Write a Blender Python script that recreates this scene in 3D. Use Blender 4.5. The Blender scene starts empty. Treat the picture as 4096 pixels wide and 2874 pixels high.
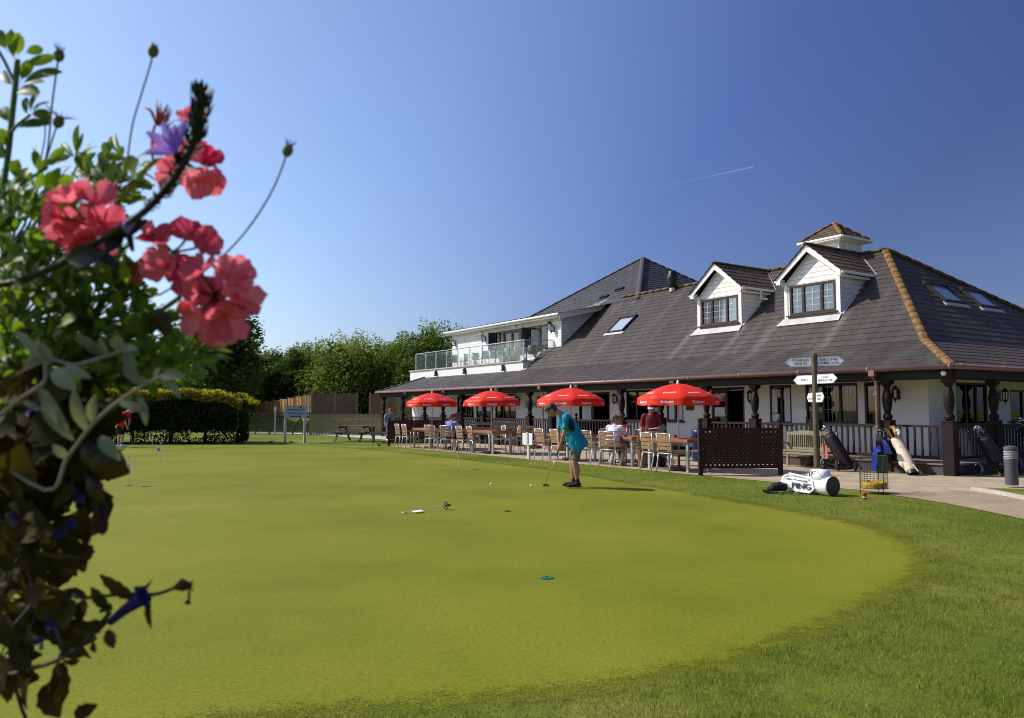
import bpy, math, random
import numpy as np
from mathutils import Vector, Matrix, Euler, noise as mnoise

SC = bpy.context.scene
COL = SC.collection
rnd = random.Random(7)
V = Vector
R = math.radians

# ------------------------------------------------------------------ mesh builder
class MB:
    def __init__(s, M=None):
        s.v = []; s.f = []; s.uv = []; s.col = []; s.M = M
    def _add(s, pts, faces, uvs=None, M=None, col=None):
        b = len(s.v)
        for p in pts:
            p = V(p)
            if M is not None: p = M @ p
            if s.M is not None: p = s.M @ p
            s.v.append(tuple(p))
        for i, f in enumerate(faces):
            s.f.append([b + k for k in f])
            s.uv.append(uvs[i] if uvs else None)
            s.col.append(col)
        return s
    def poly(s, pts, uv=None, M=None, col=None):
        return s._add(pts, [list(range(len(pts)))], [uv] if uv else None, M, col)
    def box(s, c, d, M=None, col=None, taper=1.0):
        x, y, z = c; a, b, h = d[0] / 2, d[1] / 2, d[2] / 2
        t = taper
        P = [(x-a, y-b, z-h), (x+a, y-b, z-h), (x+a, y+b, z-h), (x-a, y+b, z-h),
             (x-a*t, y-b*t, z+h), (x+a*t, y-b*t, z+h), (x+a*t, y+b*t, z+h), (x-a*t, y+b*t, z+h)]
        return s._add(P, [(0,3,2,1), (4,5,6,7), (0,1,5,4), (1,2,6,5), (2,3,7,6), (3,0,4,7)], None, M, col)
    def span(s, lo, hi, M=None, col=None):
        c = [(lo[i] + hi[i]) / 2 for i in range(3)]; d = [abs(hi[i] - lo[i]) for i in range(3)]
        return s.box(c, d, M, col)
    def bar(s, p, q, w, h, up=(0,0,1), col=None):
        p = V(p); q = V(q); d = (q - p); L = d.length; d.normalize(); up = V(up)
        x = d.cross(up)
        if x.length < 1e-5: x = d.cross(V((1,0,0)))
        x.normalize(); z = x.cross(d)
        M = Matrix((( x.x, d.x, z.x, p.x), (x.y, d.y, z.y, p.y), (x.z, d.z, z.z, p.z), (0,0,0,1)))
        return s.box((0, L/2, 0), (w, L, h), M, col)
    def tube(s, pts, r, n=8, cap=True, col=None, flat=1.0, side=None):
        pts = [V(p) for p in pts]; k = len(pts)
        rs = r if isinstance(r, (list, tuple)) else [r] * k
        up = None; b = len(s.v); P = []
        for i in range(k):
            d = (pts[min(i+1, k-1)] - pts[max(i-1, 0)])
            if d.length < 1e-9: d = V((0,0,1))
            d.normalize()
            if up is None:
                up = V(side) if side else (V((0,0,1)) if abs(d.z) < .9 else V((0,1,0)))
            x = up.cross(d)
            if x.length < 1e-6: x = V((1,0,0)).cross(d)
            x.normalize(); y = d.cross(x).normalized(); up = y
            for j in range(n):
                a = 2 * math.pi * j / n
                P.append(pts[i] + x * math.cos(a) * rs[i] + y * math.sin(a) * rs[i] * flat)
        F = []
        for i in range(k-1):
            for j in range(n):
                F.append((i*n+j, i*n+(j+1)%n, (i+1)*n+(j+1)%n, (i+1)*n+j))
        if cap:
            F.append(tuple(range(n-1, -1, -1))); F.append(tuple((k-1)*n + j for j in range(n)))
        return s._add(P, F, None, None, col)
    def lathe(s, prof, c=(0,0,0), n=12, M=None, col=None, cap=True):
        P = []; F = []; k = len(prof)
        for r_, z in prof:
            for j in range(n):
                a = 2*math.pi*(j+.5)/n
                P.append((c[0] + r_*math.cos(a), c[1] + r_*math.sin(a), c[2] + z))
        for i in range(k-1):
            for j in range(n):
                F.append((i*n+j, i*n+(j+1)%n, (i+1)*n+(j+1)%n, (i+1)*n+j))
        if cap:
            F.append(tuple(range(n-1, -1, -1))); F.append(tuple((k-1)*n+j for j in range(n)))
        return s._add(P, F, None, M, col)
    def ball(s, c, r, n=12, m=8, M=None, col=None):
        if not isinstance(r, (tuple, list)): r = (r, r, r)
        P = []; F = []
        for i in range(1, m):
            ph = math.pi * i / m - math.pi/2
            for j in range(n):
                a = 2*math.pi*j/n
                P.append((c[0]+r[0]*math.cos(ph)*math.cos(a), c[1]+r[1]*math.cos(ph)*math.sin(a), c[2]+r[2]*math.sin(ph)))
        for i in range(m-2):
            for j in range(n):
                F.append((i*n+j, i*n+(j+1)%n, (i+1)*n+(j+1)%n, (i+1)*n+j))
        a0 = len(P); P.append((c[0], c[1], c[2]-r[2])); P.append((c[0], c[1], c[2]+r[2]))
        for j in range(n):
            F.append((a0, (j+1)%n, j)); F.append((a0+1, (m-2)*n+j, (m-2)*n+(j+1)%n))
        return s._add(P, F, None, M, col)
    def rings(s, rings, cap=True, col=None, closed=True):
        n = len(rings[0]); P = [p for r_ in rings for p in r_]; F = []
        for i in range(len(rings)-1):
            for j in range(n if closed else n-1):
                F.append((i*n+j, i*n+(j+1)%n, (i+1)*n+(j+1)%n, (i+1)*n+j))
        if cap and closed:
            F.append(tuple(range(n-1, -1, -1))); F.append(tuple((len(rings)-1)*n+j for j in range(n)))
        return s._add(P, F, None, None, col)
    def etube(s, secs, n=14, cap=True):
        # secs: (centre, lateral axis, depth axis, rx, ry)
        rg = []
        for c, X, Y, rx, ry in secs:
            c = V(c); X = V(X); Y = V(Y)
            rg.append([c + X*rx*math.cos(2*math.pi*j/n) + Y*ry*math.sin(2*math.pi*j/n) for j in range(n)])
        return s.rings(rg, cap)
    def prism(s, pts, vec, M=None, col=None):
        n = len(pts); vec = V(vec); P = [V(p) for p in pts] + [V(p)+vec for p in pts]
        F = [tuple(range(n-1, -1, -1)), tuple(range(n, 2*n))] + [(i, (i+1)%n, n+(i+1)%n, n+i) for i in range(n)]
        return s._add(P, F, None, M, col)
    def build(s, name, mat, parent=None, smooth=False, label=None, flip=False):
        me = bpy.data.meshes.new(name)
        me.from_pydata(s.v, [], s.f)
        if any(u is not None for u in s.uv):
            uvl = me.uv_layers.new(name="UVMap"); k = 0
            for f, u in zip(s.f, s.uv):
                for i in range(len(f)):
                    uvl.data[k].uv = u[i] if u else (0, 0); k += 1
        if any(c is not None for c in s.col):
            at = me.attributes.new("tone", 'FLOAT', 'FACE')
            at.data.foreach_set('value', [0.5 if c is None else c for c in s.col])
        mats = mat if isinstance(mat, (list, tuple)) else [mat]
        for m in mats: me.materials.append(m)
        if smooth: me.polygons.foreach_set('use_smooth', [True]*len(me.polygons))
        me.update()
        ob = bpy.data.objects.new(name, me); COL.objects.link(ob)
        if parent is not None: ob.parent = parent
        if label: ob['label'] = label
        return ob

def fix_normals(ob):
    import bmesh
    bm = bmesh.new(); bm.from_mesh(ob.data); bmesh.ops.recalc_face_normals(bm, faces=bm.faces); bm.to_mesh(ob.data); bm.free()
    return ob

def fuse(ob, voxel=.012, smooth=3, smooth_factor=.5):
    m = ob.modifiers.new('r', 'REMESH'); m.mode = 'VOXEL'; m.voxel_size = voxel; m.use_smooth_shade = True
    if smooth:
        q = ob.modifiers.new('s', 'SMOOTH'); q.iterations = smooth; q.factor = smooth_factor
    dg = bpy.context.evaluated_depsgraph_get()
    ev = ob.evaluated_get(dg)
    me = bpy.data.meshes.new_from_object(ev)
    ob.modifiers.clear(); old = ob.data; ob.data = me
    bpy.data.meshes.remove(old)
    me.polygons.foreach_set('use_smooth', [True]*len(me.polygons))
    return ob

def empty(name, loc=(0,0,0), rz=0, label=None, cat=None, group=None):
    o = bpy.data.objects.new(name, None); COL.objects.link(o)
    o.location = loc; o.rotation_euler = (0, 0, rz); o.empty_display_size = .2
    return tag(o, label, cat, group)
def tag(o, label=None, cat=None, group=None, kind=None):
    if label: o['label'] = label
    if cat: o['category'] = cat
    if group: o['group'] = group
    if kind: o['kind'] = kind
    return o
CH = {}
def copy_tree(o, parent=None):
    c = o.copy(); COL.objects.link(c)
    if parent is not None: c.parent = parent
    for ch in [x for x in bpy.data.objects if x.parent == o]: copy_tree(ch, c)
    return c

# ------------------------------------------------------------------ materials
def nodes_of(name):
    m = bpy.data.materials.new(name); m.use_nodes = True
    nt = m.node_tree; nt.nodes.clear()
    out = nt.nodes.new('ShaderNodeOutputMaterial'); b = nt.nodes.new('ShaderNodeBsdfPrincipled')
    nt.links.new(b.outputs[0], out.inputs[0])
    return m, nt, b, out
def N(nt, t, **kw):
    n = nt.nodes.new(t)
    for k, v in kw.items():
        if k.startswith('i_'):
            key = k[2:]; key = int(key) if key.isdigit() else key.replace('_', ' ')
            n.inputs[key].default_value = v
        else: setattr(n, k, v)
    return n
def ramp(nt, fac, stops):
    r = nt.nodes.new('ShaderNodeValToRGB'); e = r.color_ramp.elements
    while len(e) > 1: e.remove(e[-1])
    e[0].position = stops[0][0]; e[0].color = (*stops[0][1], 1)
    for p, c in stops[1:]:
        x = e.new(p); x.color = (*c, 1)
    nt.links.new(fac, r.inputs[0]); return r
def mix(nt, fac, a, b, mode='MIX'):
    n = nt.nodes.new('ShaderNodeMix'); n.data_type = 'RGBA'; n.blend_type = mode
    for inp, v in ((n.inputs[0], fac), (n.inputs[6], a), (n.inputs[7], b)):
        if isinstance(v, (int, float)): inp.default_value = v
        elif isinstance(v, (tuple, list)): inp.default_value = (*v, 1) if len(v) == 3 else v
        else: nt.links.new(v, inp)
    return n.outputs[2]
def tc(nt, kind='Object', scale=None, vec=None):
    t = nt.nodes.new('ShaderNodeTexCoord'); o = t.outputs[kind]
    if scale:
        mp = nt.nodes.new('ShaderNodeMapping'); mp.inputs['Scale'].default_value = scale
        nt.links.new(o, mp.inputs[0]); o = mp.outputs[0]
    return o
def noise(nt, vec, scale, detail=3, rough=.6, out=0):
    n = N(nt, 'ShaderNodeTexNoise'); n.inputs['Scale'].default_value = scale
    n.inputs['Detail'].default_value = detail; n.inputs['Roughness'].default_value = rough
    nt.links.new(vec, n.inputs['Vector']); return n.outputs[out]
def bump(nt, b, h, strength=.3, dist=.01):
    n = N(nt, 'ShaderNodeBump'); n.inputs['Strength'].default_value = strength; n.inputs['Distance'].default_value = dist
    nt.links.new(h, n.inputs['Height']); nt.links.new(n.outputs[0], b.inputs['Normal']); return n
MATS = {}
def mat(name, col, rough=.6, var=.18, scale=8, metal=0, bumpy=.15, spec=.4, tint=None, stretch=None, coat=0, sheen=0, trans=0):
    """surface with mottled tone, faint grime and fine relief"""
    if name in MATS: return MATS[name]
    m, nt, b, out = nodes_of(name)
    o = tc(nt, 'Object', stretch)
    n1 = noise(nt, o, scale, 4); n2 = noise(nt, o, scale*6.3, 2)
    c0 = tuple(max(0, c*(1-var)) for c in col); c1 = tuple(min(1, c*(1+var)) for c in col)
    if tint: c1 = tint
    r = ramp(nt, n1, [(.3, c0), (.7, c1)])
    fin = mix(nt, .25, r.outputs[0], n2, 'SOFT_LIGHT')
    nt.links.new(fin, b.inputs['Base Color'])
    rr = N(nt, 'ShaderNodeMapRange', i_3=max(.02, rough-.1), i_4=min(1, rough+.1)); nt.links.new(n1, rr.inputs[0]); nt.links.new(rr.outputs[0], b.inputs['Roughness'])
    b.inputs['Metallic'].default_value = metal; b.inputs['Specular IOR Level'].default_value = spec
    if coat: b.inputs['Coat Weight'].default_value = coat
    if trans:
        tr = N(nt, 'ShaderNodeBsdfTranslucent'); nt.links.new(fin, tr.inputs[0])
        ms = N(nt, 'ShaderNodeMixShader'); ms.inputs[0].default_value = trans
        nt.links.new(b.outputs[0], ms.inputs[1]); nt.links.new(tr.outputs[0], ms.inputs[2]); nt.links.new(ms.outputs[0], out.inputs[0])
    if bumpy: bump(nt, b, n2, bumpy, .004)
    MATS[name] = m; return m
def leaf_mat(name, dark, light, trans=.35, rough=.5, spec=.35, sc=3.0, back=(1.15, 1.25, .6)):
    """foliage: tone per leaf from the 'tone' attribute, mottled in space, lets light through"""
    m, nt, b, out = nodes_of(name)
    a = N(nt, 'ShaderNodeAttribute', attribute_name='tone')
    n1 = noise(nt, tc(nt), sc, 2)
    ad = N(nt, 'ShaderNodeMath', operation='MULTIPLY_ADD'); nt.links.new(n1, ad.inputs[0]); ad.inputs[1].default_value = .6
    nt.links.new(a.outputs['Fac'], ad.inputs[2])
    sb = N(nt, 'ShaderNodeMath', operation='SUBTRACT'); nt.links.new(ad.outputs[0], sb.inputs[0]); sb.inputs[1].default_value = .3
    r = ramp(nt, sb.outputs[0], [(.1, dark), (.9, light)])
    nt.links.new(r.outputs[0], b.inputs['Base Color']); b.inputs['Roughness'].default_value = rough; b.inputs['Specular IOR Level'].default_value = spec
    tr = N(nt, 'ShaderNodeBsdfTranslucent')
    br = mix(nt, 1.0, r.outputs[0], back, 'MULTIPLY'); nt.links.new(br, tr.inputs[0])
    ms = N(nt, 'ShaderNodeMixShader'); ms.inputs[0].default_value = trans
    nt.links.new(b.outputs[0], ms.inputs[1]); nt.links.new(tr.outputs[0], ms.inputs[2]); nt.links.new(ms.outputs[0], out.inputs[0])
    return m
def tile_mat(name, dark, light, lichen=.5, lich_lo=.66, stain=0, runoff=None):
    m, nt, b, out = nodes_of(name)
    uv = tc(nt, 'UV')
    br = N(nt, 'ShaderNodeTexBrick'); br.offset = .5
    br.inputs['Color1'].default_value = (*dark, 1); br.inputs['Color2'].default_value = (*light, 1)
    br.inputs['Mortar'].default_value = (dark[0]*.45, dark[1]*.45, dark[2]*.45, 1)
    br.inputs['Scale'].default_value = 1; br.inputs['Mortar Size'].default_value = .006; br.inputs['Bias'].default_value = -.1
    br.inputs['Brick Width'].default_value = .33; br.inputs['Row Height'].default_value = .22
    nt.links.new(uv, br.inputs['Vector'])
    o = tc(nt, 'Object')
    n1 = noise(nt, o, .55, 5, .65); big = ramp(nt, n1, [(.35, (.80, .78, .78)), (.68, (1.18, 1.15, 1.12))])
    c = mix(nt, 1.0, br.outputs[0], big.outputs[0], 'MULTIPLY')
    if stain:
        mp = N(nt, 'ShaderNodeMapping'); mp.inputs['Scale'].default_value = (1.3, .12, 1); nt.links.new(uv, mp.inputs[0])
        st = ramp(nt, noise(nt, mp.outputs[0], 1.4, 3, .5), [(.5, (0, 0, 0)), (.75, (1, 1, 1))])
        sv = N(nt, 'ShaderNodeMath', operation='MULTIPLY'); nt.links.new(st.outputs[0], sv.inputs[0]); sv.inputs[1].default_value = stain
        c = mix(nt, sv.outputs[0], c, (.17, .16, .155))
    if runoff:   # pale lead run-off washed down the slope below the dormer corners (positions in metres along the eave)
        sp = N(nt, 'ShaderNodeSeparateXYZ'); nt.links.new(o, sp.inputs[0]); wb = noise(nt, o, 1.6, 3, .6)
        xx = N(nt, 'ShaderNodeMath', operation='MULTIPLY_ADD'); nt.links.new(wb, xx.inputs[0]); xx.inputs[1].default_value = .35; nt.links.new(sp.outputs[0], xx.inputs[2])
        x0, x1 = min(runoff)-1, max(runoff)+1; mr = N(nt, 'ShaderNodeMapRange', i_1=x0, i_2=x1); nt.links.new(xx.outputs[0], mr.inputs[0]); st_ = [(0, (0, 0, 0))]
        for q in sorted(runoff):
            f_ = (q+.17-x0)/(x1-x0); d_ = .28/(x1-x0); st_ += [(f_-d_, (0, 0, 0)), (f_, (.55, .55, .55)), (f_+d_*.8, (.06, .06, .06))]
        rr_ = ramp(nt, mr.outputs[0], st_+[(1, (0, 0, 0))]); ym = N(nt, 'ShaderNodeMapRange', i_1=3.35, i_2=3.2); nt.links.new(sp.outputs[1], ym.inputs[0]); yl = N(nt, 'ShaderNodeMapRange', i_1=.2, i_2=2.6); nt.links.new(sp.outputs[1], yl.inputs[0])
        m1 = mix(nt, 1, rr_.outputs[0], ym.outputs[0], 'MULTIPLY'); m1 = mix(nt, 1, m1, yl.outputs[0], 'MULTIPLY'); fx = ramp(nt, noise(nt, o, 6, 3, .6), [(.3, (.45, .45, .45)), (.7, (1, 1, 1))]); m1 = mix(nt, 1, m1, fx.outputs[0], 'MULTIPLY')
        c = mix(nt, m1, c, (.20, .185, .17))
    nl = noise(nt, o, 7, 5, .7); nm = noise(nt, o, .5, 2)
    ml = N(nt, 'ShaderNodeMath', operation='MULTIPLY_ADD'); nt.links.new(nm, ml.inputs[0]); ml.inputs[1].default_value = .35; nt.links.new(nl, ml.inputs[2])
    sb = ramp(nt, ml.outputs[0], [(lich_lo, (0, 0, 0)), (lich_lo+.06, (1, 1, 1))])
    mm = N(nt, 'ShaderNodeMath', operation='MULTIPLY'); nt.links.new(sb.outputs[0], mm.inputs[0]); mm.inputs[1].default_value = lichen
    c = mix(nt, mm.outputs[0], c, (.30, .14, .035))
    ta = N(nt, 'ShaderNodeAttribute', attribute_name='tone'); tg = ramp(nt, ta.outputs['Fac'], [(.7, (0, 0, 0)), (.8, (1, 1, 1))])
    nb_ = ramp(nt, noise(nt, o, 3.2, 4, .7), [(.42, (0, 0, 0)), (.60, (.75, .75, .75))]); tm = mix(nt, 1, tg.outputs[0], nb_.outputs[0], 'MULTIPLY'); c = mix(nt, tm, c, (.22, .19, .155))  # riser faces paler: sunlit tile edges, with lichen, put into the colour
    nf = noise(nt, o, 42, 3, .7); c = mix(nt, .35, c, nf, 'OVERLAY')
    nt.links.new(c, b.inputs['Base Color']); b.inputs['Roughness'].default_value = .62; b.inputs['Specular IOR Level'].default_value = .35
    bump(nt, b, br.outputs['Fac'], -.25, .006)
    return m
def glass_mat(name, tint, rough=.02, gloss=.12, op=.0):
    m, nt, b, out = nodes_of(name)
    tr = N(nt, 'ShaderNodeBsdfTransparent'); tr.inputs[0].default_value = (*tint, 1)
    gl = N(nt, 'ShaderNodeBsdfGlossy'); gl.inputs['Roughness'].default_value = rough
    fr = N(nt, 'ShaderNodeFresnel', i_0=1.5); ad = N(nt, 'ShaderNodeMath', operation='ADD'); nt.links.new(fr.outputs[0], ad.inputs[0]); ad.inputs[1].default_value = gloss
    ad.use_clamp = True
    ms = N(nt, 'ShaderNodeMixShader'); nt.links.new(ad.outputs[0], ms.inputs[0]); nt.links.new(tr.outputs[0], ms.inputs[1]); nt.links.new(gl.outputs[0], ms.inputs[2])
    last = ms
    if op:
        df = N(nt, 'ShaderNodeBsdfDiffuse'); df.inputs[0].default_value = (.62, .80, .80, 1)
        m2 = N(nt, 'ShaderNodeMixShader'); m2.inputs[0].default_value = op
        nt.links.new(ms.outputs[0], m2.inputs[1]); nt.links.new(df.outputs[0], m2.inputs[2]); last = m2
    nt.links.new(last.outputs[0], out.inputs[0])
    return m
def board_mat(name, col, pitch=.13):
    """horizontal weatherboard: shadow groove each board, faint dirt"""
    m, nt, b, out = nodes_of(name)
    g = N(nt, 'ShaderNodeNewGeometry'); sx = N(nt, 'ShaderNodeSeparateXYZ'); nt.links.new(g.outputs['Position'], sx.inputs[0])
    d = N(nt, 'ShaderNodeMath', operation='DIVIDE'); nt.links.new(sx.outputs[2], d.inputs[0]); d.inputs[1].default_value = pitch
    f = N(nt, 'ShaderNodeMath', operation='FRACT'); nt.links.new(d.outputs[0], f.inputs[0])
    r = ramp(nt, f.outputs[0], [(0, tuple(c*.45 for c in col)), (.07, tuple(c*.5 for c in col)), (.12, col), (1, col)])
    n1 = noise(nt, tc(nt), 2.2, 4); r2 = ramp(nt, n1, [(.35, (.88, .87, .84)), (.6, (1, 1, 1))])
    c = mix(nt, 1.0, r.outputs[0], r2.outputs[0], 'MULTIPLY'); nt.links.new(c, b.inputs['Base Color'])
    b.inputs['Roughness'].default_value = .45
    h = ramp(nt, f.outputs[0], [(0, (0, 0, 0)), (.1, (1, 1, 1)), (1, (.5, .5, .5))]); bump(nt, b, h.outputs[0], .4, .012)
    return m
def text_mesh(s, size=1, shear=0, align='CENTER', extrude=0):
    cu = bpy.data.curves.new('t', 'FONT'); cu.body = s; cu.size = size; cu.shear = shear; cu.align_x = align; cu.align_y = 'CENTER'
    cu.resolution_u = 3; cu.extrude = extrude
    o = bpy.data.objects.new('t', cu); COL.objects.link(o)
    bpy.context.view_layer.update()
    me = bpy.data.meshes.new_from_object(o.evaluated_get(bpy.context.evaluated_depsgraph_get()))
    vs = [tuple(v.co) for v in me.vertices]; fs = [tuple(p.vertices) for p in me.polygons]
    bpy.data.objects.remove(o); bpy.data.meshes.remove(me); bpy.data.curves.remove(cu)
    return vs, fs
def text_on(mb, s, M, size, width=None, shear=0, bold=0, align='CENTER'):
    vs, fs = text_mesh(s, size, shear, align)
    if not vs: return
    if width:
        w = max(v[0] for v in vs) - min(v[0] for v in vs); k = width / w; vs = [(v[0]*k, v[1], v[2]) for v in vs]
    offs = [(0, 0)] if not bold else [(-bold, 0), (bold, 0.0)]
    for i, (ox, oy) in enumerate(offs):
        mb._add([(v[0]+ox, v[1]+oy, v[2] + i*.0004) for v in vs], fs, None, M)

# ------------------------------------------------------------------ frame of the clubhouse (t along the facade, b into the building)
TH = 33.3942 * math.pi / 180
U3 = V((-math.sin(TH), math.cos(TH), 0)); V3 = V((math.cos(TH), math.sin(TH), 0)); C0 = V((10.01, 17.58, 0))
def W(t, b, z=0): return C0 + U3*t + V3*b + V((0, 0, z))
RZ = -(math.pi/2 - TH)           # local +X runs against t, local +Y runs along b
def B(t, b, z): return V((-t, b, z))
# ------------------------------------------------------------------ camera, sky, sun
cam = bpy.data.cameras.new('camera'); co = bpy.data.objects.new('camera', cam); COL.objects.link(co)
cam.sensor_width = 36; cam.lens = 36*3100/4096; cam.clip_start = .05; cam.clip_end = 20000
co.location = (0, 0, 1.52); co.rotation_euler = (math.pi/2 + math.atan(203/3100), 0, 0)
cam.dof.use_dof = True; cam.dof.focus_distance = 17; cam.dof.aperture_fstop = 6.3
SC.camera = co
SC.cycles.filter_width = 1.05
SC.view_settings.view_transform = 'Standard'; SC.view_settings.look = 'None'; SC.view_settings.exposure = 0; SC.view_settings.gamma = 1
SUN = V((-.965, .26, 0)).normalized(); EL = R(41)
w = bpy.data.worlds.new('World'); SC.world = w; w.use_nodes = True; nt = w.node_tree
bg = nt.nodes['Background']; sk = N(nt, 'ShaderNodeTexSky', sky_type='NISHITA', sun_disc=False)
sk.sun_elevation = EL; sk.sun_rotation = math.atan2(SUN.x, SUN.y); sk.altitude = 0; sk.air_density = 1.15; sk.dust_density = .6; sk.ozone_density = 2.2
# a polarising filter deepens the sky square to the sun
tcw = N(nt, 'ShaderNodeTexCoord'); nv = N(nt, 'ShaderNodeVectorMath', operation='NORMALIZE'); nt.links.new(tcw.outputs['Generated'], nv.inputs[0])
S3 = (SUN.x*math.cos(EL), SUN.y*math.cos(EL), math.sin(EL))
dt = N(nt, 'ShaderNodeVectorMath', operation='DOT_PRODUCT'); nt.links.new(nv.outputs[0], dt.inputs[0]); dt.inputs[1].default_value = S3
pr = ramp(nt, dt.outputs['Value'], [(0, (.33, .35, .55)), (.22, (.46, .50, .77)), (.5, (.96, .98, 1.12)), (.75, (1.28, 1.24, 1.22))])
hz = N(nt, 'ShaderNodeSeparateXYZ'); nt.links.new(nv.outputs[0], hz.inputs[0])
c = mix(nt, 1.0, sk.outputs[0], pr.outputs[0], 'MULTIPLY')
hr = ramp(nt, hz.outputs[2], [(0, (.90, .98, 1.12)), (.05, (1.06, 1.09, 1.16)), (.16, (1.08, 1.08, 1.12)), (.45, (1.04, 1.04, 1.12))])
c = mix(nt, 1.0, c, hr.outputs[0], 'MULTIPLY')
nt.links.new(c, bg.inputs[0]); bg.inputs[1].default_value = .125
sl = bpy.data.lights.new('sun', 'SUN'); so = bpy.data.objects.new('sun', sl); COL.objects.link(so)
sl.energy = 5.0; sl.angle = R(.53); sl.color = (1, .955, .88)
so.rotation_euler = V(S3).to_track_quat('Z', 'Y').to_euler(); so.location = (-30, 20, 30)
# ------------------------------------------------------------------ grass materials
def grass_mat(name, a, b_, c_, sc, bumpy, patch=.5, fade=False, bd=.02):
    m, nt, b, out = nodes_of(name)
    o = tc(nt)
    n1 = noise(nt, o, patch, 6, .62); n2 = noise(nt, o, sc, 3, .7); n3 = noise(nt, o, sc*.13, 4, .6)
    r = ramp(nt, n1, [(.32, a), (.5, b_), (.70, c_)])
    r2 = ramp(nt, n3, [(.3, (.78, .80, .75)), (.7, (1.2, 1.16, 1.1))])
    cc = mix(nt, 1, r.outputs[0], r2.outputs[0], 'MULTIPLY')
    r3 = ramp(nt, n2, [(.25, (.55, .6, .5)), (.75, (1.4, 1.35, 1.3))]); cc = mix(nt, .55, cc, r3.outputs[0], 'MULTIPLY')
    nt.links.new(cc, b.inputs['Base Color']); b.inputs['Roughness'].default_value = .85; b.inputs['Specular IOR Level'].default_value = .12
    bump(nt, b, n2, bumpy, bd)
    if fade:   # the sward thins out raggedly towards its rim
        at = N(nt, 'ShaderNodeAttribute', attribute_name='rim'); nA = noise(nt, o, 5, 4, .75); nB = noise(nt, o, 90, 3, .8)
        s1 = N(nt, 'ShaderNodeMath', operation='MULTIPLY_ADD'); nt.links.new(nA, s1.inputs[0]); s1.inputs[1].default_value = .55; nt.links.new(nB, s1.inputs[2])
        df = N(nt, 'ShaderNodeMath', operation='SUBTRACT'); nt.links.new(at.outputs['Fac'], df.inputs[0]); 
        s2 = N(nt, 'ShaderNodeMapRange', i_1=.45, i_2=1.1); nt.links.new(s1.outputs[0], s2.inputs[0]); nt.links.new(s2.outputs[0], df.inputs[1])
        s3 = N(nt, 'ShaderNodeMapRange', i_1=-.06, i_2=.06); nt.links.new(df.outputs[0], s3.inputs[0])
        tr = N(nt, 'ShaderNodeBsdfTransparent'); ms = N(nt, 'ShaderNodeMixShader'); nt.links.new(s3.outputs[0], ms.inputs[0]); nt.links.new(tr.outputs[0], ms.inputs[1]); nt.links.new(b.outputs[0], ms.inputs[2]); nt.links.new(ms.outputs[0], out.inputs[0])
    return m
ROUGH = grass_mat('rough_grass', (.088, .125, .011), (.140, .172, .018), (.225, .215, .045), 60, .8, .35)
GREEN = grass_mat('mown_green', (.126, .152, .009), (.174, .190, .011), (.222, .215, .020), 260, .35, .30, True, .004)
FRINGE = grass_mat('fringe_grass', (.090, .130, .009), (.130, .170, .012), (.165, .192, .016), 80, .5, .6, True)

g = MB()
n = 48
xs = [-900, -300, -120, -60, -30, -10, 10, 30, 60, 120, 300, 900]; ys = [-300, -100, -40, -10, 0, 10, 20, 40, 80, 160, 400, 1500]
for i in range(11):
    for j in range(11):
        g.poly([(xs[i], ys[j], 0), (xs[i+1], ys[j], 0), (xs[i+1], ys[j+1], 0), (xs[i], ys[j+1], 0)])
tag(g.build('ground', ROUGH), kind='structure')

# putting green: closed outline, smoothed and slightly ragged
edge = [(-26, 28.6), (-20.5, 31.9), (-16.15, 33.0), (-11.4, 33.9), (-8.0, 32.4), (-4.99, 29.0), (-2.6, 25.4), (0.0, 21.3), (1.4, 18.6), (2.45, 16.0), (3.3, 14.1), (4.06, 12.4),
        (4.5, 11.1), (4.68, 10.2), (4.66, 9.3), (4.45, 8.5), (4.03, 7.6), (3.5, 6.85), (2.53, 5.77), (1.65, 5.0), (0.8, 4.45), (-.1, 4.1), (-2, 3.6), (-6, 1.5), (-12, 0), (-20, 2), (-27, 10), (-29, 20)]
def cr(P, k=8):
    out = []; n = len(P)
    for i in range(n):
        a, b, c, d = (V((*P[(i+j-1) % n], 0)) for j in range(4))
        for q in range(k):
            t = q/k
            out.append(.5*((2*b) + (c-a)*t + (2*a-5*b+4*c-d)*t*t + (3*b-a-3*c+d)*t*t*t))
    return out
EDGE = cr(edge, 60)
def ring_out(P, d, var=False):
    o = []; D = d
    for i, p in enumerate(P):
        if var: d = D*min(1, max(-.25, (p.y-12)/6))
        t = (P[(i+1) % len(P)] - P[i-1]).normalized(); nrm = V((-t.y, t.x, 0)) * d
        nz = mnoise.noise(p*1.3)*.10 + mnoise.noise(p*5)*.05 + mnoise.noise(p*19)*.045 + mnoise.noise(p*47)*.03
        o.append(p + nrm + t.cross(V((0, 0, 1)))*nz)
    return o
cen = V((-9, 16, 0))
sgn = 1 if (ring_out(EDGE, 1)[450] - cen).length > (EDGE[450]-cen).length else -1
def smooth_ring(P, d):
    o = []; n = len(P)
    for i, p in enumerate(P):
        t = (P[(i+3) % n] - P[i-3]).normalized(); o.append(p + V((-t.y, t.x, 0))*sgn*d(p))
    return o
def sheet(name, dout, din, z, m):
    A = smooth_ring(EDGE, dout)[::4]; Bq = smooth_ring(EDGE, din)[::4]; n = len(A)
    me = bpy.data.meshes.new(name); me.from_pydata([(p.x, p.y, z) for p in A+Bq], [], [(i, (i+1) % n, n+(i+1) % n, n+i) for i in range(n)] + [tuple(range(n, 2*n))]); 
    at = me.attributes.new('rim', 'FLOAT', 'POINT'); at.data.foreach_set('value', [0.0]*n+[1.0]*n); me.materials.append(m)
    o = bpy.data.objects.new(name, me); COL.objects.link(o); return tag(o, kind='structure')
EDJ = EDGE
sheet('fringe', lambda p: .25+.55*min(1, max(0, (p.y-11)/6)), lambda p: -.6, .0015, FRINGE)
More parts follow.
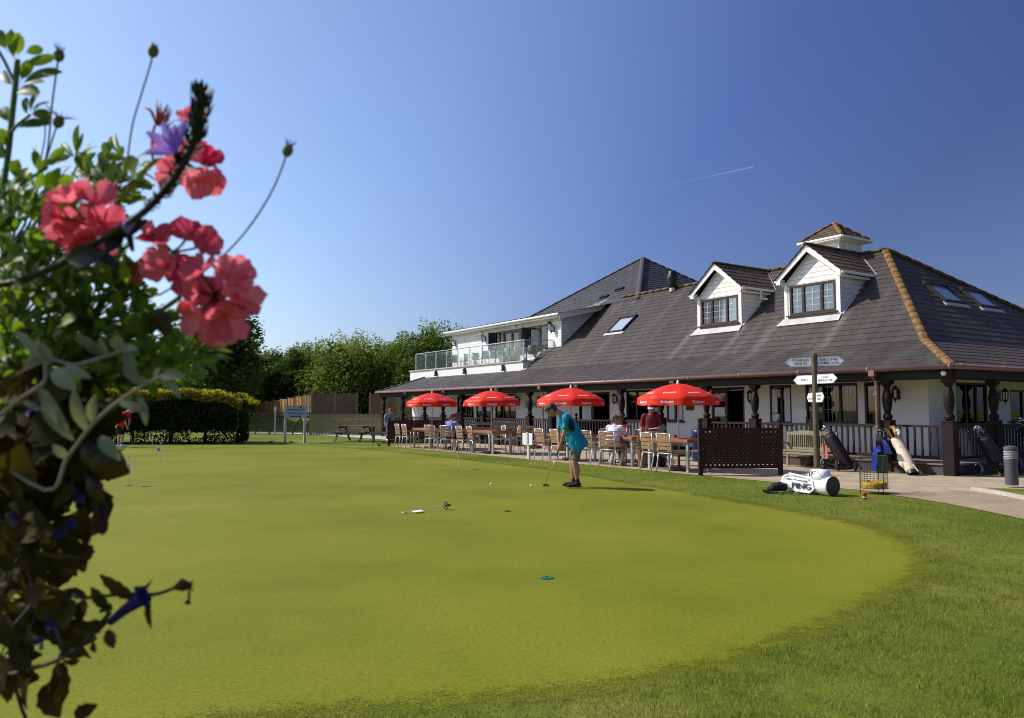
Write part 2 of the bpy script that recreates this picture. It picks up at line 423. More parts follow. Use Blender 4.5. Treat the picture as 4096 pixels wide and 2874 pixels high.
sheet('putting_green', lambda p: .10 if p.y > 14 else .40, lambda p: -.08 if p.y > 14 else -.55, .003, GREEN)

# patio, path, island
def paver_mat(name, col, bw, bh, mort=.25, rot=0):
    m, nt, b, out = nodes_of(name)
    o = tc(nt, 'UV')
    br = N(nt, 'ShaderNodeTexBrick'); br.offset = .5
    br.inputs['Color1'].default_value = (*[c*.9 for c in col], 1); br.inputs['Color2'].default_value = (*[c*1.08 for c in col], 1)
    br.inputs['Mortar'].default_value = (*[c*.5 for c in col], 1); br.inputs['Scale'].default_value = 1
    br.inputs['Mortar Size'].default_value = .008; br.inputs['Brick Width'].default_value = bw; br.inputs['Row Height'].default_value = bh
    nt.links.new(o, br.inputs['Vector'])
    n1 = ramp(nt, noise(nt, o, 1.1, 5, .65), [(.3, (.74, .72, .70)), (.7, (1.1, 1.1, 1.08))]); n2 = noise(nt, o, 60, 2)
    c = mix(nt, 1, br.outputs[0], n1.outputs[0], 'MULTIPLY'); c = mix(nt, .5, c, n2, 'OVERLAY')
    nt.links.new(c, b.inputs['Base Color']); b.inputs['Roughness'].default_value = .85
    bump(nt, b, n2, .3, .005); return m
PAVE = paver_mat('concrete_flags', (.45, .345, .23), .6, .6)
BRICKP = paver_mat('small_pavers', (.40, .295, .185), .2, .1)
KERB = mat('kerb_concrete', (.42, .37, .31), .85, .15, 6)
def flat(name, tb, z, m, struct=True):
    mb = MB(); mb.poly([W(t, b, z) for t, b in tb], uv=[(t, b) for t, b in tb]); o = mb.build(name, m)
    if struct: tag(o, kind='structure')
    return o
flat('patio', [(21.0, -4.47), (-.5, -4.40), (-1.2, -4.45), (-1.3, -4.0), (-1.75, -2.75), (-3.5, -1.55), (-9, -1.5), (-9, 3), (-1.0, 3), (0.35, .3), (21.0, .3)], .006, PAVE)
flat('paved_path', [(-1.2, -4.72), (-1.9, -4.95), (-2.58, -5.27), (-3.3, -5.68), (-4.0, -6.13), (-6.5, -7.6), (-6.5, -5.9), (-3.9, -4.3), (-2.9, -3.57), (-2.17, -3.00), (-1.70, -2.76), (-1.25, -4.0)], .010, BRICKP)
# edging kerb between path and island, island of grass
mb = MB(); kp = [(-1.66, -2.72), (-2.17, -2.96), (-2.9, -3.53), (-3.9, -4.26), (-6.5, -5.85)]
for a, b in zip(kp[:-1], kp[1:]): mb.bar(W(*a, .03), W(*b, .03), .09, .085)
tag(mb.build('kerb', KERB), kind='structure')
flat('grass_island', [(-1.75, -2.70), (-2.17, -2.92), (-2.9, -3.49), (-3.9, -4.2), (-6.5, -5.8), (-9, -4), (-5.5, -1.6), (-3.4, -1.58), (-2.4, -1.9), (-1.9, -2.4)], .05, ROUGH)
# service path beyond the lawn and worn earth by the trestles
CONC = mat('pale_concrete', (.50, .46, .40), .8, .1, 2)
mb = MB(); mb.poly([(-22, 54.0, .012), (-13.9, 49.4, .012), (-9.5, 43.9, .012), (-5.6, 38.2, .012), (-3.2, 35.6, .012), (-3.4, 41, .012), (-7.0, 44.6, .012), (-12, 50.2, .012), (-20, 56.6, .012)], )
tag(mb.build('service_path', CONC), kind='structure')
EARTH = mat('worn_earth', (.26, .19, .13), .95, .35, 1.2, bumpy=.5)
mb = MB(); mb.poly([(-30, 57, .02), (-13, 51.2, .02), (-9, 50, .02), (-9, 53.5, .02), (-16, 58, .02), (-30, 62, .02)]); tag(mb.build('worn_earth_strip', EARTH), kind='structure')
# low bank behind, rising to the panel fence
bk = MB(); NX = 40; NY = 8
def bankz(x, y): 
    q = min(1, max(0, (y - 54.5 - .15*x*0)/5)); return .02 + .95*q*q*(3-2*q) + .05*mnoise.noise(V((x*.4, y*.4, 0)))*q
P = [[(-75+ i*3.0, 54.2 + j*1.6, bankz(-75+i*3.0, 54.2+j*1.6)) for j in range(NY)] for i in range(NX)]
for i in range(NX-1):
    for j in range(NY-1): bk.poly([P[i][j], P[i+1][j], P[i+1][j+1], P[i][j+1]])
for i in range(NX-1): a = P[i][NY-1]; b = P[i+1][NY-1]; bk.poly([a, b, (b[0], 300, b[2]), (a[0], 300, a[2])])
tag(bk.build('grass_bank', ROUGH, smooth=True), kind='structure')

# ---- real grass blades on the rough nearest the camera, thinning with distance
def inside(px, py):
    pts = np.array([(p.x, p.y) for p in EDJ]); x0 = pts[:, 0]; y0 = pts[:, 1]; x1 = np.roll(x0, -1); y1 = np.roll(y0, -1)
    res = np.zeros(len(px), bool)
    for a, b, c, d in zip(x0, y0, x1, y1):
        cond = ((b > py) != (d > py)); 
        xi = (c-a)*(py-b)/((d-b) if abs(d-b) > 1e-9 else 1e-9) + a
        res ^= cond & (px < xi)
    return res
rg = np.random.default_rng(3)
def blades(name, x0, x1, y0, y1, dens, h0, h1, wd, test, label):
    n = int((x1-x0)*(y1-y0)*dens); px = rg.uniform(x0, x1, n); py = rg.uniform(y0, y1, n)
    clump = np.array([mnoise.noise(V((a*2.2, b*2.2, 0))) + .6*mnoise.noise(V((a*7, b*7, 3))) for a, b in zip(px, py)])
    k = test(px, py) & (rg.uniform(-.9, .5, n) < clump + .25); px = px[k]; py = py[k]; clump = clump[k]; n = len(px)
    h = rg.uniform(h0, h1, n) * (1 + .8*np.clip(clump, -.5, 1)); a = rg.uniform(0, 2*np.pi, n); ln = rg.uniform(.2, 1.0, n)*h; la = rg.uniform(0, 2*np.pi, n)
    w_ = wd*rg.uniform(.6, 1.3, n); dx = np.cos(a)*w_; dy = np.sin(a)*w_
    v = np.zeros((n, 5, 3)); mx = px+np.cos(la)*ln*.35; my = py+np.sin(la)*ln*.35
    v[:, 0] = np.stack([px-dx, py-dy, np.zeros(n)], 1); v[:, 1] = np.stack([px+dx, py+dy, np.zeros(n)], 1)
    v[:, 2] = np.stack([mx+dx*.7, my+dy*.7, h*.65], 1); v[:, 3] = np.stack([mx-dx*.7, my-dy*.7, h*.65], 1)
    v[:, 4] = np.stack([px+np.cos(la)*ln, py+np.sin(la)*ln, h], 1)
    v = v.reshape(-1, 3); base = np.arange(n)*5
    li = np.stack([base, base+1, base+2, base+3, base+3, base+2, base+4], 1).reshape(-1)
    ls = np.stack([np.arange(n)*7, np.arange(n)*7+4], 1).reshape(-1); lt = np.tile([4, 3], n)
    me = bpy.data.meshes.new(name); me.vertices.add(len(v)); me.vertices.foreach_set('co', v.reshape(-1))
    me.loops.add(len(li)); me.loops.foreach_set('vertex_index', li.astype(np.int32)); me.polygons.add(2*n)
    me.polygons.foreach_set('loop_start', ls.astype(np.int32)); me.polygons.foreach_set('loop_total', lt.astype(np.int32)); me.update(calc_edges=True)
    at = me.attributes.new('tone', 'FLOAT', 'FACE'); at.data.foreach_set('value', np.repeat(np.clip(rg.normal(.45, .25, n)-.15*clump, 0, 1), 2))
    me.materials.append(RIMB if 'edge' in name else BLADE); o = bpy.data.objects.new(name, me); COL.objects.link(o)
    return tag(o, label, 'grass', kind='stuff')
RIMB = leaf_mat('rim_blade', (.11, .15, .010), (.25, .27, .03), .4, .6, .15, 1.3)
BLADE = leaf_mat('grass_blade', (.085, .135, .010), (.43, .42, .10), .45, .6, .2, 1.3)
LC = W(0, 0)
def loc_tb(px, py):
    dx = px-C0.x; dy = py-C0.y; return dx*U3.x+dy*U3.y, dx*V3.x+dy*V3.y
def rough_ok(px, py):
    t, b = loc_tb(px, py)
    pav = (t > -1.25) & (b > -4.45); pth = (t <= -1.2) & (b > -4.72 + .52*(t+1.2)*1.0)
    return ~inside(px, py) & ~pav & ~pth & (px < py*.72+.4) & (px > -py*.72)
edgex = [p for p in EDJ if p.y < 13.5 and p.x > -1.5]
def band(px, py):
    r_ = np.zeros(len(px), bool); E = np.array([(p.x, p.y) for p in edgex[::6]])
    for i in range(0, len(px), 4000):
        d = np.sqrt(((px[i:i+4000, None]-E[None, :, 0])**2 + (py[i:i+4000, None]-E[None, :, 1])**2).min(1)); r_[i:i+4000] = d < .16*np.abs(rg.normal(0, 1, len(d)))
    return r_ & (px < py*.72+.4) & (px > -py*.72)
blades('edge_grass_blades', -1.5, 7, 3.4, 13.5, 3000, .006, .018, .0016, band, 'ragged longer grass straggling over the near rim of the green')
blades('rough_grass_blades', -1.5, 7, 3.2, 7.5, 4800, .010, .036, .0016, rough_ok, 'short rough grass growing around the near edge of the green')
blades('rough_grass_blades', 1, 10.5, 7.5, 13.5, 1500, .010, .026, .0024, rough_ok, 'mown rough grass between the green and the paved path')
blades('rough_grass_blades', -6, 6, 13.5, 27, 420, .012, .028, .004, rough_ok, 'strip of grass between the green and the patio edge')
# ------------------------------------------------------------------ clubhouse
club = empty('clubhouse', C0, RZ, 'long white clubhouse with brown tiled hipped roof, two dormers and a dark timber veranda', 'clubhouse')
TILE = tile_mat('brown_roof_tiles', (.049, .039, .033), (.060, .048, .041), .75, .82, .32, [-10.95, -8.55, -7.15, -4.75])
TILE2 = tile_mat('weathered_roof_tiles', (.074, .054, .040), (.090, .066, .049), .8, .79, 0)
TILE3 = tile_mat('slate_grey_roof_tiles', (.046, .045, .050), (.066, .064, .070), .1, .90, 0)
TILE4 = tile_mat('mossy_roof_tiles', (.075, .060, .042), (.105, .082, .054), .8, .70, 0)
RIDGE = mat('lichened_ridge_tile', (.075, .060, .042), .9, .3, 11, tint=(.36, .175, .04), bumpy=.8)
RIDGEG = mat('grey_ridge_tile', (.075, .068, .066), .8, .2, 5)
RIDGEM = mat('mossy_ridge_tile', (.085, .065, .045), .85, .4, 7, tint=(.20, .12, .035), bumpy=.6)
RENDERW = mat('white_render', (.80, .79, .76), .85, .05, 1.2, bumpy=.25)
BOARD = board_mat('white_weatherboard', (.90, .88, .83), .14)
BOARD2 = board_mat('white_dormer_boards', (.90, .87, .82), .15)
UPVC = mat('white_upvc', (.90, .88, .85), .35, .04, 2, bumpy=.02)
DARKW = mat('dark_stained_timber', (.014, .007, .005), .6, .3, 9, spec=.25, bumpy=.2)
BLACKW = mat('black_stained_beam', (.022, .021, .021), .7, .3, 6, spec=.2)
RAILW = mat('brown_stained_rail', (.032, .018, .013), .65, .25, 8, spec=.2)
MAHOG = mat('mahogany_frame', (.045, .013, .010), .4, .2, 5, spec=.5, bumpy=.05)
DKFRAME = mat('dark_window_frame', (.022, .014, .012), .45, .2, 5, bumpy=.05)
GUTB = mat('brown_gutter', (.22, .115, .095), .45, .12, 3, bumpy=.05, spec=.5)
LEAD = mat('lead_flashing', (.52, .50, .48), .6, .2, 3)
PANE = glass_mat('window_glass', (.88, .93, .95), .02, .06)
DPANE = glass_mat('dark_window_glass', (.34, .37, .38), .015, .02)
BALGL = glass_mat('balustrade_glass', (.90, .975, .97), .02, .03, .06)
CURT = mat('net_curtain', (.62, .68, .74), .9, .06, 20, stretch=(6, 6, .3), bumpy=.3)
DKCURT = mat('olive_curtain', (.10, .12, .06), .9, .3, 9, stretch=(5, 5, .3), bumpy=.3)
DARKIN = mat('dark_interior', (.014, .012, .011), .9, .2, 3)
STEEL = mat('brushed_steel', (.55, .56, .58), .3, .06, 10, metal=.9, bumpy=.03)
BLACKM = mat('black_metal', (.012, .012, .013), .4, .2, 10, spec=.5)
PAPER = mat('pinned_paper', (.62, .66, .72), .8, .08, 3, bumpy=.02)
INK = mat('dark_ink', (.03, .035, .06), .8, .1, 3, bumpy=0)
NAVY = mat('navy_banner', (.03, .06, .34), .6, .2, 3, bumpy=0)
STONE = mat('coping_stone', (.50, .45, .36), .8, .12, 3)
PLINTH = mat('dark_plinth', (.075, .058, .048), .8, .3, 3)
PLATF = mat('veranda_floor', (.20, .17, .14), .85, .2, 2)

def courses(mb, LL, LR, UL, UR, n, h=.015):
    LL, LR, UL, UR = map(V, (LL, LR, UL, UR)); nr = (LR-LL).cross(UL-LL).normalized()
    if nr.z < 0: nr = -nr
    e = (LR-LL).normalized(); up = nr.cross(e).normalized()
    if up.z < 0: up = -up
    for i in range(n):
        a = i/n; c = (i+1)/n
        p0 = LL.lerp(UL, a); p1 = LR.lerp(UR, a); q0 = LL.lerp(UL, c); q1 = LR.lerp(UR, c)
        uv = lambda p, k=0: ((p-LL).dot(e), (p-LL).dot(up)*0 + k)
        P0 = p0+nr*h; P1 = p1+nr*h; Q0 = q0+nr*.003; Q1 = q1+nr*.003
        k0 = i*.22; k1 = (i+1)*.22
        if (q1-q0).length < 1e-4: mb.poly([P0, P1, Q0], uv=[uv(p0, k0), uv(p1, k0), uv(q0, k1)])
        else: mb.poly([P0, P1, Q1, Q0], uv=[uv(p0, k0), uv(p1, k0), uv(q1, k1), uv(q0, k1)])
        mb.poly([p0-nr*.01, p1-nr*.01, P1, P0], uv=[uv(p0, k0+.1), uv(p1, k0+.1), uv(p1, k0+.12), uv(p0, k0+.12)], col=1.0)
def ridge(mb, a, b, r=.12, seg=.42, lift=.02):
    a = V(a); b = V(b); L = (b-a).length; n = max(1, round(L/seg)); d = (b-a)/n
    for i in range(n):
        p = a+d*i - d*.06; q = a+d*(i+1)
        mb.tube([p+V((0,0,lift)), q+V((0,0,lift))], [r*.97, r*1.05], 6, flat=.50)
# main roof
e0, kz, rz_, kb, rb = 2.54, 3.33, 6.74, 2.0, 6.0
mb = MB()
courses(mb, B(32.2, 0, e0), B(0, 0, e0), B(30.2, kb, kz), B(1.68, kb, kz), 8)
courses(mb, B(20.45, kb, kz), B(1.68, kb, kz), B(18.9, rb, rz_), B(5.05, rb, rz_), 20)
mb.build('roof', TILE, club)
mb = MB()
courses(mb, B(0, 0, e0), B(0, 17.6, e0), B(1.68, kb, kz), B(1.68, 15.2, kz), 7)
courses(mb, B(1.68, kb, kz), B(1.68, 15.2, kz), B(5.05, rb, rz_), B(5.05, rb+.01, rz_), 19)
mb.build('roof', TILE2, club)
mb = MB()   # rear slopes, left hip end
mb.poly([B(5.05, 6, rz_), B(18.9, 6, rz_), B(19, 15, 3), B(0, 17.6, e0), B(1.68, 15.2, kz)], uv=[(0, 0)]*5)
courses(mb, B(32.2, 2.05, e0+.02), B(32.2, 0, e0), B(31.8, 2.05, 2.7), B(30.2, 2.0, kz), 6)
mb.build('roof', TILE3, club)
mb = MB(); ridge(mb, B(5.05, rb, rz_), B(1.68, kb, kz), .125, .40, .0); ridge(mb, B(1.68, kb, kz), B(0.02, 0.02, e0), .13, .36, .0)
mb.build('hip_tiles', RIDGE, club, smooth=True)
mb = MB(); ridge(mb, B(5.05, rb, rz_), B(17.9, rb, rz_), .13, .45); ridge(mb, B(5.05, rb, rz_), B(1.68, 15.2, kz), .14, .45)
mb.build('ridge_tiles', RIDGEM, club, smooth=True)
mb = MB(); ridge(mb, B(32.2, 0, e0), B(30.2, kb, kz), .10, .45); mb.build('hip_tiles', RIDGEG, club, smooth=True)
# soffit, fascia, beam
mb = MB()
mb.span((-32.2, .02, e0-.10), (0.0, .10, e0-.01)); mb.span((-32.2, .13, e0-.28), (-.1, .22, e0-.04))
mb.span((-.13, .22, e0-.28), (-.04, 16, e0-.04)); mb.span((-32.3, .1, e0-.28), (-32.2, 2.0, e0-.04))
mb.span((-32.1, .18, e0-.30), (-.18, .42, e0-.14)); mb.span((-.42, .42, e0-.30), (-.18, 16, e0-.14))
mb.build('beam', BLACKW, club)
mb = MB(); mb.span((-32.1, .42, e0-.12), (-.42, 2.0, e0-.09)); mb.span((-1.66, 2.0, e0-.12), (-.42, 16, e0-.09)); mb.build('soffit', mat('cream_soffit', (.45, .40, .30), .8), club)
mb = MB()
def gutter(mb, a, b, r=.055, seg=2.0):
    a = V(a); b = V(b); mb.tube([a, b], r, 8)
    L = (b-a).length; d = (b-a).normalized(); x = .3
    while x < L: mb.tube([a+d*x, a+d*(x+.05)], r*1.22, 8); x += seg
gutter(mb, B(32.35, -.05, e0-.03), B(-.06, -.05, e0-.03), .06); gutter(mb, B(-.06, -.05, e0-.03), B(-.06, 16, e0-.03), .06)
mb.build('gutter', GUTB, club, smooth=True)
for t in (1.92, 16.1):
    mb = MB(); mb.box((-t, -.05, e0-.12), (.15, .12, .15)); mb.tube([B(t, -.05, e0-.15), B(t, -.02, e0-.25), B(t, .10, e0-.32), B(t, .10, .1)], .035, 8)
    for z in (1.9, 1.1): mb.box((-t, .10, z), (.10, .10, .05))
    mb.build('downpipe', GUTB, club, smooth=False)
# platform
mb = MB(); 
for a, b in ((32.1, 15.75), (14.3, 10.35), (7.6, .2)): mb.span((-a, .22, 0), (-b, 2.0, .24))
mb.span((-15.75, .6, 0), (-14.3, 2.0, .24)); mb.span((-10.35, .8, 0), (-7.6, 2, .14)); mb.span((-1.66, 2.0, 0), (-.2, 16, .24))
mb.build('veranda_platform', PLINTH, club)
mb = MB(); mb.span((-32.1, .18, .24), (-15.75, 2.0, .27)); mb.span((-14.3, .18, .24), (-10.35, 2.0, .27)); mb.span((-7.6, .18, .24), (-.16, 2.0, .27)); mb.span((-1.66, 2.0, .24), (-.16, 16, .27))
mb.build('veranda_floor', PLATF, club)
# bench ledge in front of plinth near corner
# posts
def turned_post(t, b, hi=2.26):
    mb = MB(); x = -t
    mb.box((x, b, .62), (.25, .25, 1.24)); mb.box((x, b, 1.25), (.27, .27, .03))
    mb.lathe([(.07, 1.26), (.105, 1.30), (.115, 1.35), (.10, 1.40), (.065, 1.43), (.075, 1.47), (.10, 1.58), (.118, 1.72), (.115, 1.85), (.085, 1.98), (.065, 2.05), (.07, 2.07), (.10, 2.09), (.105, 2.13), (.09, 2.16)], (x, b, 0), 16)
    mb.box((x, b, 2.215), (.24, .24, .13)); mb.box((x, b, 2.15), (.20, .20, .03))
    o = mb.build('veranda_post', DARKW, club); 
    return o
def square_post(t, b):
    mb = MB(); mb.box((-t, b, 1.13), (.24, .24, 2.26)); mb.box((-t, b, 2.15), (.29, .29, .1)); mb.box((-t, b, .12), (.3, .3, .24)); mb.build('veranda_post', DARKW, club)
for t in (31.95, 29.45, 26.85, 24.85, 23.0, 20.95, 17.3, 11.6, 9.65, 7.65, 5.8, 3.8, 1.76, .26): turned_post(t, .30)
square_post(15.75, .30)
for b in (2.42, 4.6, 6.9, 9.2): turned_post(.28, b)
# railing between posts
def railing(a, b, tb=lambda s: (s, .30)):
    # a<b run along facade
    p = lambda s, z: B(*tb(s), z)
    f = MB(); f.bar(p(a, 1.13), p(b, 1.13), .075, .06); f.bar(p(a, .40), p(b, .40), .05, .06)
    n = max(2, int((b-a)/.155))
    for i in range(1, n): s = a+(b-a)*i/n; f.bar(p(s, .42), p(s, 1.11), .036, .042, up=(1, 0, 0))
    f.build('railing', RAILW, club)
ps = [31.95, 29.45, 26.85, 24.85, 23.0, 20.95, 17.3, 15.75]
for a, b in zip(ps[1:], ps[:-1]): railing(a+.13, b-.13)
railing(11.73, 14.2); railing(10.3, 11.47); ps = [7.65, 5.8, 3.8, 1.76, .26]
for a, b in zip(ps[1:], ps[:-1]): railing(a+.13, b-.13)
bs = [.3, 2.42, 4.6, 6.9, 9.2]
for a, b in zip(bs[:-1], bs[1:]): railing(a+.13, b-.13, lambda s: (.28, s))
railing(.4, 1.95, lambda s: (31.95, s))
for t in (14.2, 10.3, 6.85):
    mb = MB(); mb.box((-t, .3, .6), (.10, .10, 1.2)); mb.lathe([(.03, 1.2), (.05, 1.23), (.03, 1.26), (.055, 1.29), (.065, 1.33), (.05, 1.38), (.01, 1.4)], (-t, .3, 0), 12); mb.build('newel_post', DARKW, club)
# step with brick cheeks
BRK = mat('red_brick', (.30, .13, .08), .85, .3, 14)
mb = MB(); mb.span((-16.2, -.75, 0), (-15.75, .15, .2)); mb.span((-14.3, -.75, 0), (-13.85, .15, .2)); mb.span((-15.72, -.3, 0), (-14.33, .55, .13)); mb.build('entrance_step', BRK, club)

# walls with openings
def wall(mb, a, b, z0, z1, holes, put, th=.2):
    xs = sorted({a, b, *[h[0] for h in holes], *[h[1] for h in holes]})
    for x0, x1 in zip(xs[:-1], xs[1:]):
        hs = sorted([h for h in holes if h[0] <= x0+1e-6 and h[1] >= x1-1e-6], key=lambda h: h[2]); z = z0
        for h in hs:
            if h[2] > z+1e-6: put(mb, x0, x1, z, h[2], th)
            z = h[3]
        if z < z1-1e-6: put(mb, x0, x1, z, z1, th)
holes = [(3.64, 5.33, 1.12, 2.28), (2.97, 3.44, 1.10, 2.28), (5.82, 6.62, 1.09, 2.28), (7.6, 9.0, .27, 2.26), (10.29, 11.11, 1.12, 2.2), (11.37, 13.27, 1.10, 2.26),
         (14.23, 16.19, .27, 2.22), (20.89, 22.70, 1.08, 2.27), (22.9, 24.5, .27, 2.26), (24.69, 26.45, 1.08, 2.26)]
mb = MB()
wall(mb, 1.66, 31.8, .24, e0-.12, holes, lambda m, x0, x1, z0, z1, th: m.span((-x1, 2.0, z0), (-x0, 2.0+th, z1)))
ends = [(3.39, 5.08, 1.10, 2.26), (6.4, 8.0, 1.2, 2.1)]
wall(mb, 2.2, 16, .24, e0-.12, ends, lambda m, y0, y1, z0, z1, th: m.span((-1.66-th, y0, z0), (-1.66, y1, z1)))
mb.span((-31.8, 2.2, .0), (-31.6, 16, e0-.12)); mb.span((-31.8, 15.8, 0), (-1.66, 16, e0-.12))
mb.build('wall', RENDERW, club)
mb = MB(); mb.span((-31.6, 2.21, .22), (-1.87, 6.5, .25)); mb.span((-31.6, 6.5, .22), (-1.87, 6.6, 2.3)); mb.span((-31.6, 2.21, 2.42), (-1.87, 6.5, 2.45))
mb.build('interior', DARKIN, club)

def window(x0, x1, z0, z1, b, mull=(), parent=club, fm=DKFRAME, gm=DPANE, name='window', sill=True, curtain=None, M=None, fw=.06, bars=None, depth=.09):
    """frame centred in the opening; X runs right along the wall"""
    f = MB(M); y0, y1 = b+.01, b+.01+depth
    f.span((x0, y0, z0), (x0+fw, y1, z1)); f.span((x1-fw, y0, z0), (x1, y1, z1)); f.span((x0+fw, y0, z1-fw), (x1-fw, y1, z1)); f.span((x0+fw, y0, z0), (x1-fw, y1, z0+fw))
    for q in mull: f.span((q-fw*.6, y0+.005, z0+fw), (q+fw*.6, y1-.005, z1-fw))
    o = f.build(name, fm, parent)
    g = MB(M); g.span((x0+fw*.8, b+.05, z0+fw*.8), (x1-fw*.8, b+.058, z1-fw*.8)); g.build('pane', gm, o)
    if bars:
        k = MB(M); nx, nz = bars; ed = sorted([x0+fw, *mull, x1-fw])
        for a, c in zip(ed[:-1], ed[1:]):
            for i in range(1, nx): q = a+(c-a)*i/nx; k.span((q-.0035, b+.044, z0+fw), (q+.006, b+.049, z1-fw))
        for i in range(1, nz): q = z0+fw+(z1-z0-2*fw)*i/nz; k.span((x0+fw, b+.0445, q-.0035), (x1-fw, b+.0485, q+.0035))
        k.build('glazing_bars', UPVC if bars[0] < 4 else LEAD, o)
    if sill:
        s = MB(M); s.span((x0-.07, b-.10, z0-.045), (x1+.07, b+.009, z0)); s.build('sill', fm, o)
    if curtain:
        c = MB(M)
        for ca, cb in curtain[1]:
            n = max(4, int((cb-ca)/.035)); pts = [(ca+(cb-ca)*i/n, b+.16+.02*math.sin(i*2.1)+.01*math.sin(i*.9)) for i in range(n+1)]
            for p, q in zip(pts[:-1], pts[1:]): c.poly([(p[0], p[1], z0+.01), (q[0], q[1], z0+.01), (q[0], q[1], z1-.02), (p[0], p[1], z1-.02)])
        c.build('curtain', curtain[0], o)
    return o
win = lambda h, m=(), **k: window(-h[1], -h[0], h[2], h[3], 2.0, [-q for q in m], **k)
win(holes[0], (4.75, 4.2), bars=(4, 3)); 
wo = win(holes[1]); mb = MB(); mb.span((-3.40, 2.13, 1.14), (-3.0, 2.15, 2.24)); mb.build('banner', NAVY, wo)
mb = MB(); mb.span((-3.33, 2.12, 1.55), (-3.09, 2.13, 1.8)); mb.build('poster', mat('poster_red', (.5, .12, .08), .7), wo)
wo = win(holes[2], (6.2,))
mb = MB(); mb.span((-6.56, 2.035, 1.16), (-6.30, 2.045, 1.40)); mb.span((-6.56, 2.035, 1.43), (-6.36, 2.045, 2.15)); mb.span((-6.10, 2.035, 1.16), (-5.88, 2.045, 2.18)); mb.span((-6.34, 2.035, 1.9), (-6.26, 2.045, 2.15)); mb.build('notice', PAPER, wo)
mb = MB(); mb.span((-6.5, 2.14, 1.12), (-5.9, 2.15, 2.2)); mb.build('blind', NAVY, wo)
wo = win(holes[4], (10.7,)); mb = MB(); mb.span((-11.03, 2.035, 1.17), (-10.76, 2.045, 2.0)); mb.span((-10.62, 2.035, 1.17), (-10.36, 2.045, 1.75)); mb.build('notice', PAPER, wo)
win(holes[5], (12.7, 12.0), curtain=(DKCURT, [(-13.1, -12.75), (-12.4, -12.1), (-11.8, -11.5)]))
win(holes[7], (22.0, 21.5), sill=True, curtain=(DKCURT, [(-22.6, -22.1), (-21.3, -21.0)])); win(holes[9], (25.5, 25.0), curtain=(DKCURT, [(-25.3, -24.8)]))
# doorways: glazed leaf + open dark entrance
def door(x0, x1, z0, z1, split, name='door', gm=DPANE, leaf='left'):
    f = MB(); y0, y1 = 2.01, 2.12
    f.span((x0, y0, z0), (x0+.07, y1, z1)); f.span((x1-.07, y0, z0), (x1, y1, z1)); f.span((x0+.07, y0, z1-.09), (x1-.07, y1, z1)); f.span((split-.05, y0, z0), (split+.05, y1, z1-.09))
    a, b = (x0+.07, split-.05) if leaf == 'left' else (split+.05, x1-.07)
    f.span((a, 2.03, z0), (b, 2.07, z0+.35)); f.span((a, 2.03, z1-.2), (b, 2.07, z1-.09))
    o = f.build(name, DKFRAME, club)
    g = MB(); g.span((a, 2.045, z0+.35), (b, 2.055, z1-.2)); g.build('pane', gm, o)
    h = MB(); hx = split-.12 if leaf == 'left' else split+.12; h.tube([(hx, 2.03, 1.2), (hx, 1.97, 1.2), (hx+.12, 1.97, 1.2)], .012, 6); h.build('handle', STEEL, o)
    return o
o = door(-9.0, -7.6, .27, 2.26, -8.36)
mb = MB(); mb.span((-8.88, 2.025, 1.30), (-8.45, 2.04, 1.60)); mb.build('notice', PAPER, o)
tx = MB(); text_on(tx, 'STONELEES', Matrix.Translation((-8.665, 2.02, 1.36)) @ Matrix.Rotation(math.pi/2, 4, 'X'), .06, .27); tx.build('lettering', mat('pink_ink', (.55, .2, .22), .8), o)
o = door(-16.19, -14.23, .27, 2.22, -15.3)
mb = MB(); mb.span((-16.0, 2.025, 1.05), (-15.42, 2.04, 1.95)); mb.build('notice', PAPER, o)
o = door(-24.5, -22.9, .27, 2.26, -23.7); mb = MB(); mb.span((-24.38, 2.025, 1.45), (-23.95, 2.04, 1.75)); mb.span((-23.5, 2.025, 1.45), (-23.05, 2.04, 1.8)); mb.build('notice', PAPER, o)
g = MB(); g.span((-23.6, 2.045, .6), (-23.0, 2.055, 2.1)); g.build('pane', DPANE, o)
# warm lamp inside the open entrance
mb = MB(); mb.ball((-7.85, 4.6, 1.97), (.10, .05, .05), 10, 6); lm = bpy.data.materials.new('lit_lamp'); lm.use_nodes = True
lm.node_tree.nodes['Principled BSDF'].inputs['Emission Color'].default_value = (1, .62, .25, 1); lm.node_tree.nodes['Principled BSDF'].inputs['Emission Strength'].default_value = 4
mb.build('wall_light', lm, club)
# end-wall windows (wall faces -t): rotate frame
ME = Matrix.Translation((-1.66, 0, 0)) @ Matrix.Rotation(math.pi/2, 4, 'Z')
window(3.39, 5.08, 1.10, 2.26, 0, (3.95, 4.5), M=ME, curtain=(DKCURT, [(3.45, 3.8), (4.0, 4.4)]))
window(6.4, 8.0, 1.2, 2.1, 0, (7.2,), M=ME)
# small things on the front wall
mb = MB(); mb.span((-10.14, 1.96, 1.50), (-9.78, 2.0, 1.66)); mb.build('vent', DKFRAME, club)
for x in (-7.17, -5.42):
    mb = MB(); mb.span((x-.13, 1.975, 1.33), (x+.13, 1.999, 1.52)); so_ = mb.build('wall_notice', UPVC, club)
    tx = MB(); 
    for i, s in enumerate(('Please', 'do not enter', 'in golf shoes')): text_on(tx, s, Matrix.Translation((x+.02, 1.972, 1.43-.035*i)) @ Matrix.Rotation(math.pi/2, 4, 'X'), .03)
    tx.build('lettering', INK, so_)
mb = MB(); mb.span((-20.12, 1.965, 1.60), (-18.83, 1.999, 1.97)); wsg = mb.build('wall_sign', mat('grey_sign_board', (.42, .45, .50), .5), club)
PURPLE = mat('violet_blue_paint', (.03, .03, .22), .5, .1, 3, bumpy=0)
tx = MB(); text_on(tx, 'american', Matrix.Translation((-19.62, 1.955, 1.78)) @ Matrix.Rotation(math.pi/2, 4, 'X'), .22, .80, bold=.006); tx.build('lettering', PURPLE, wsg)
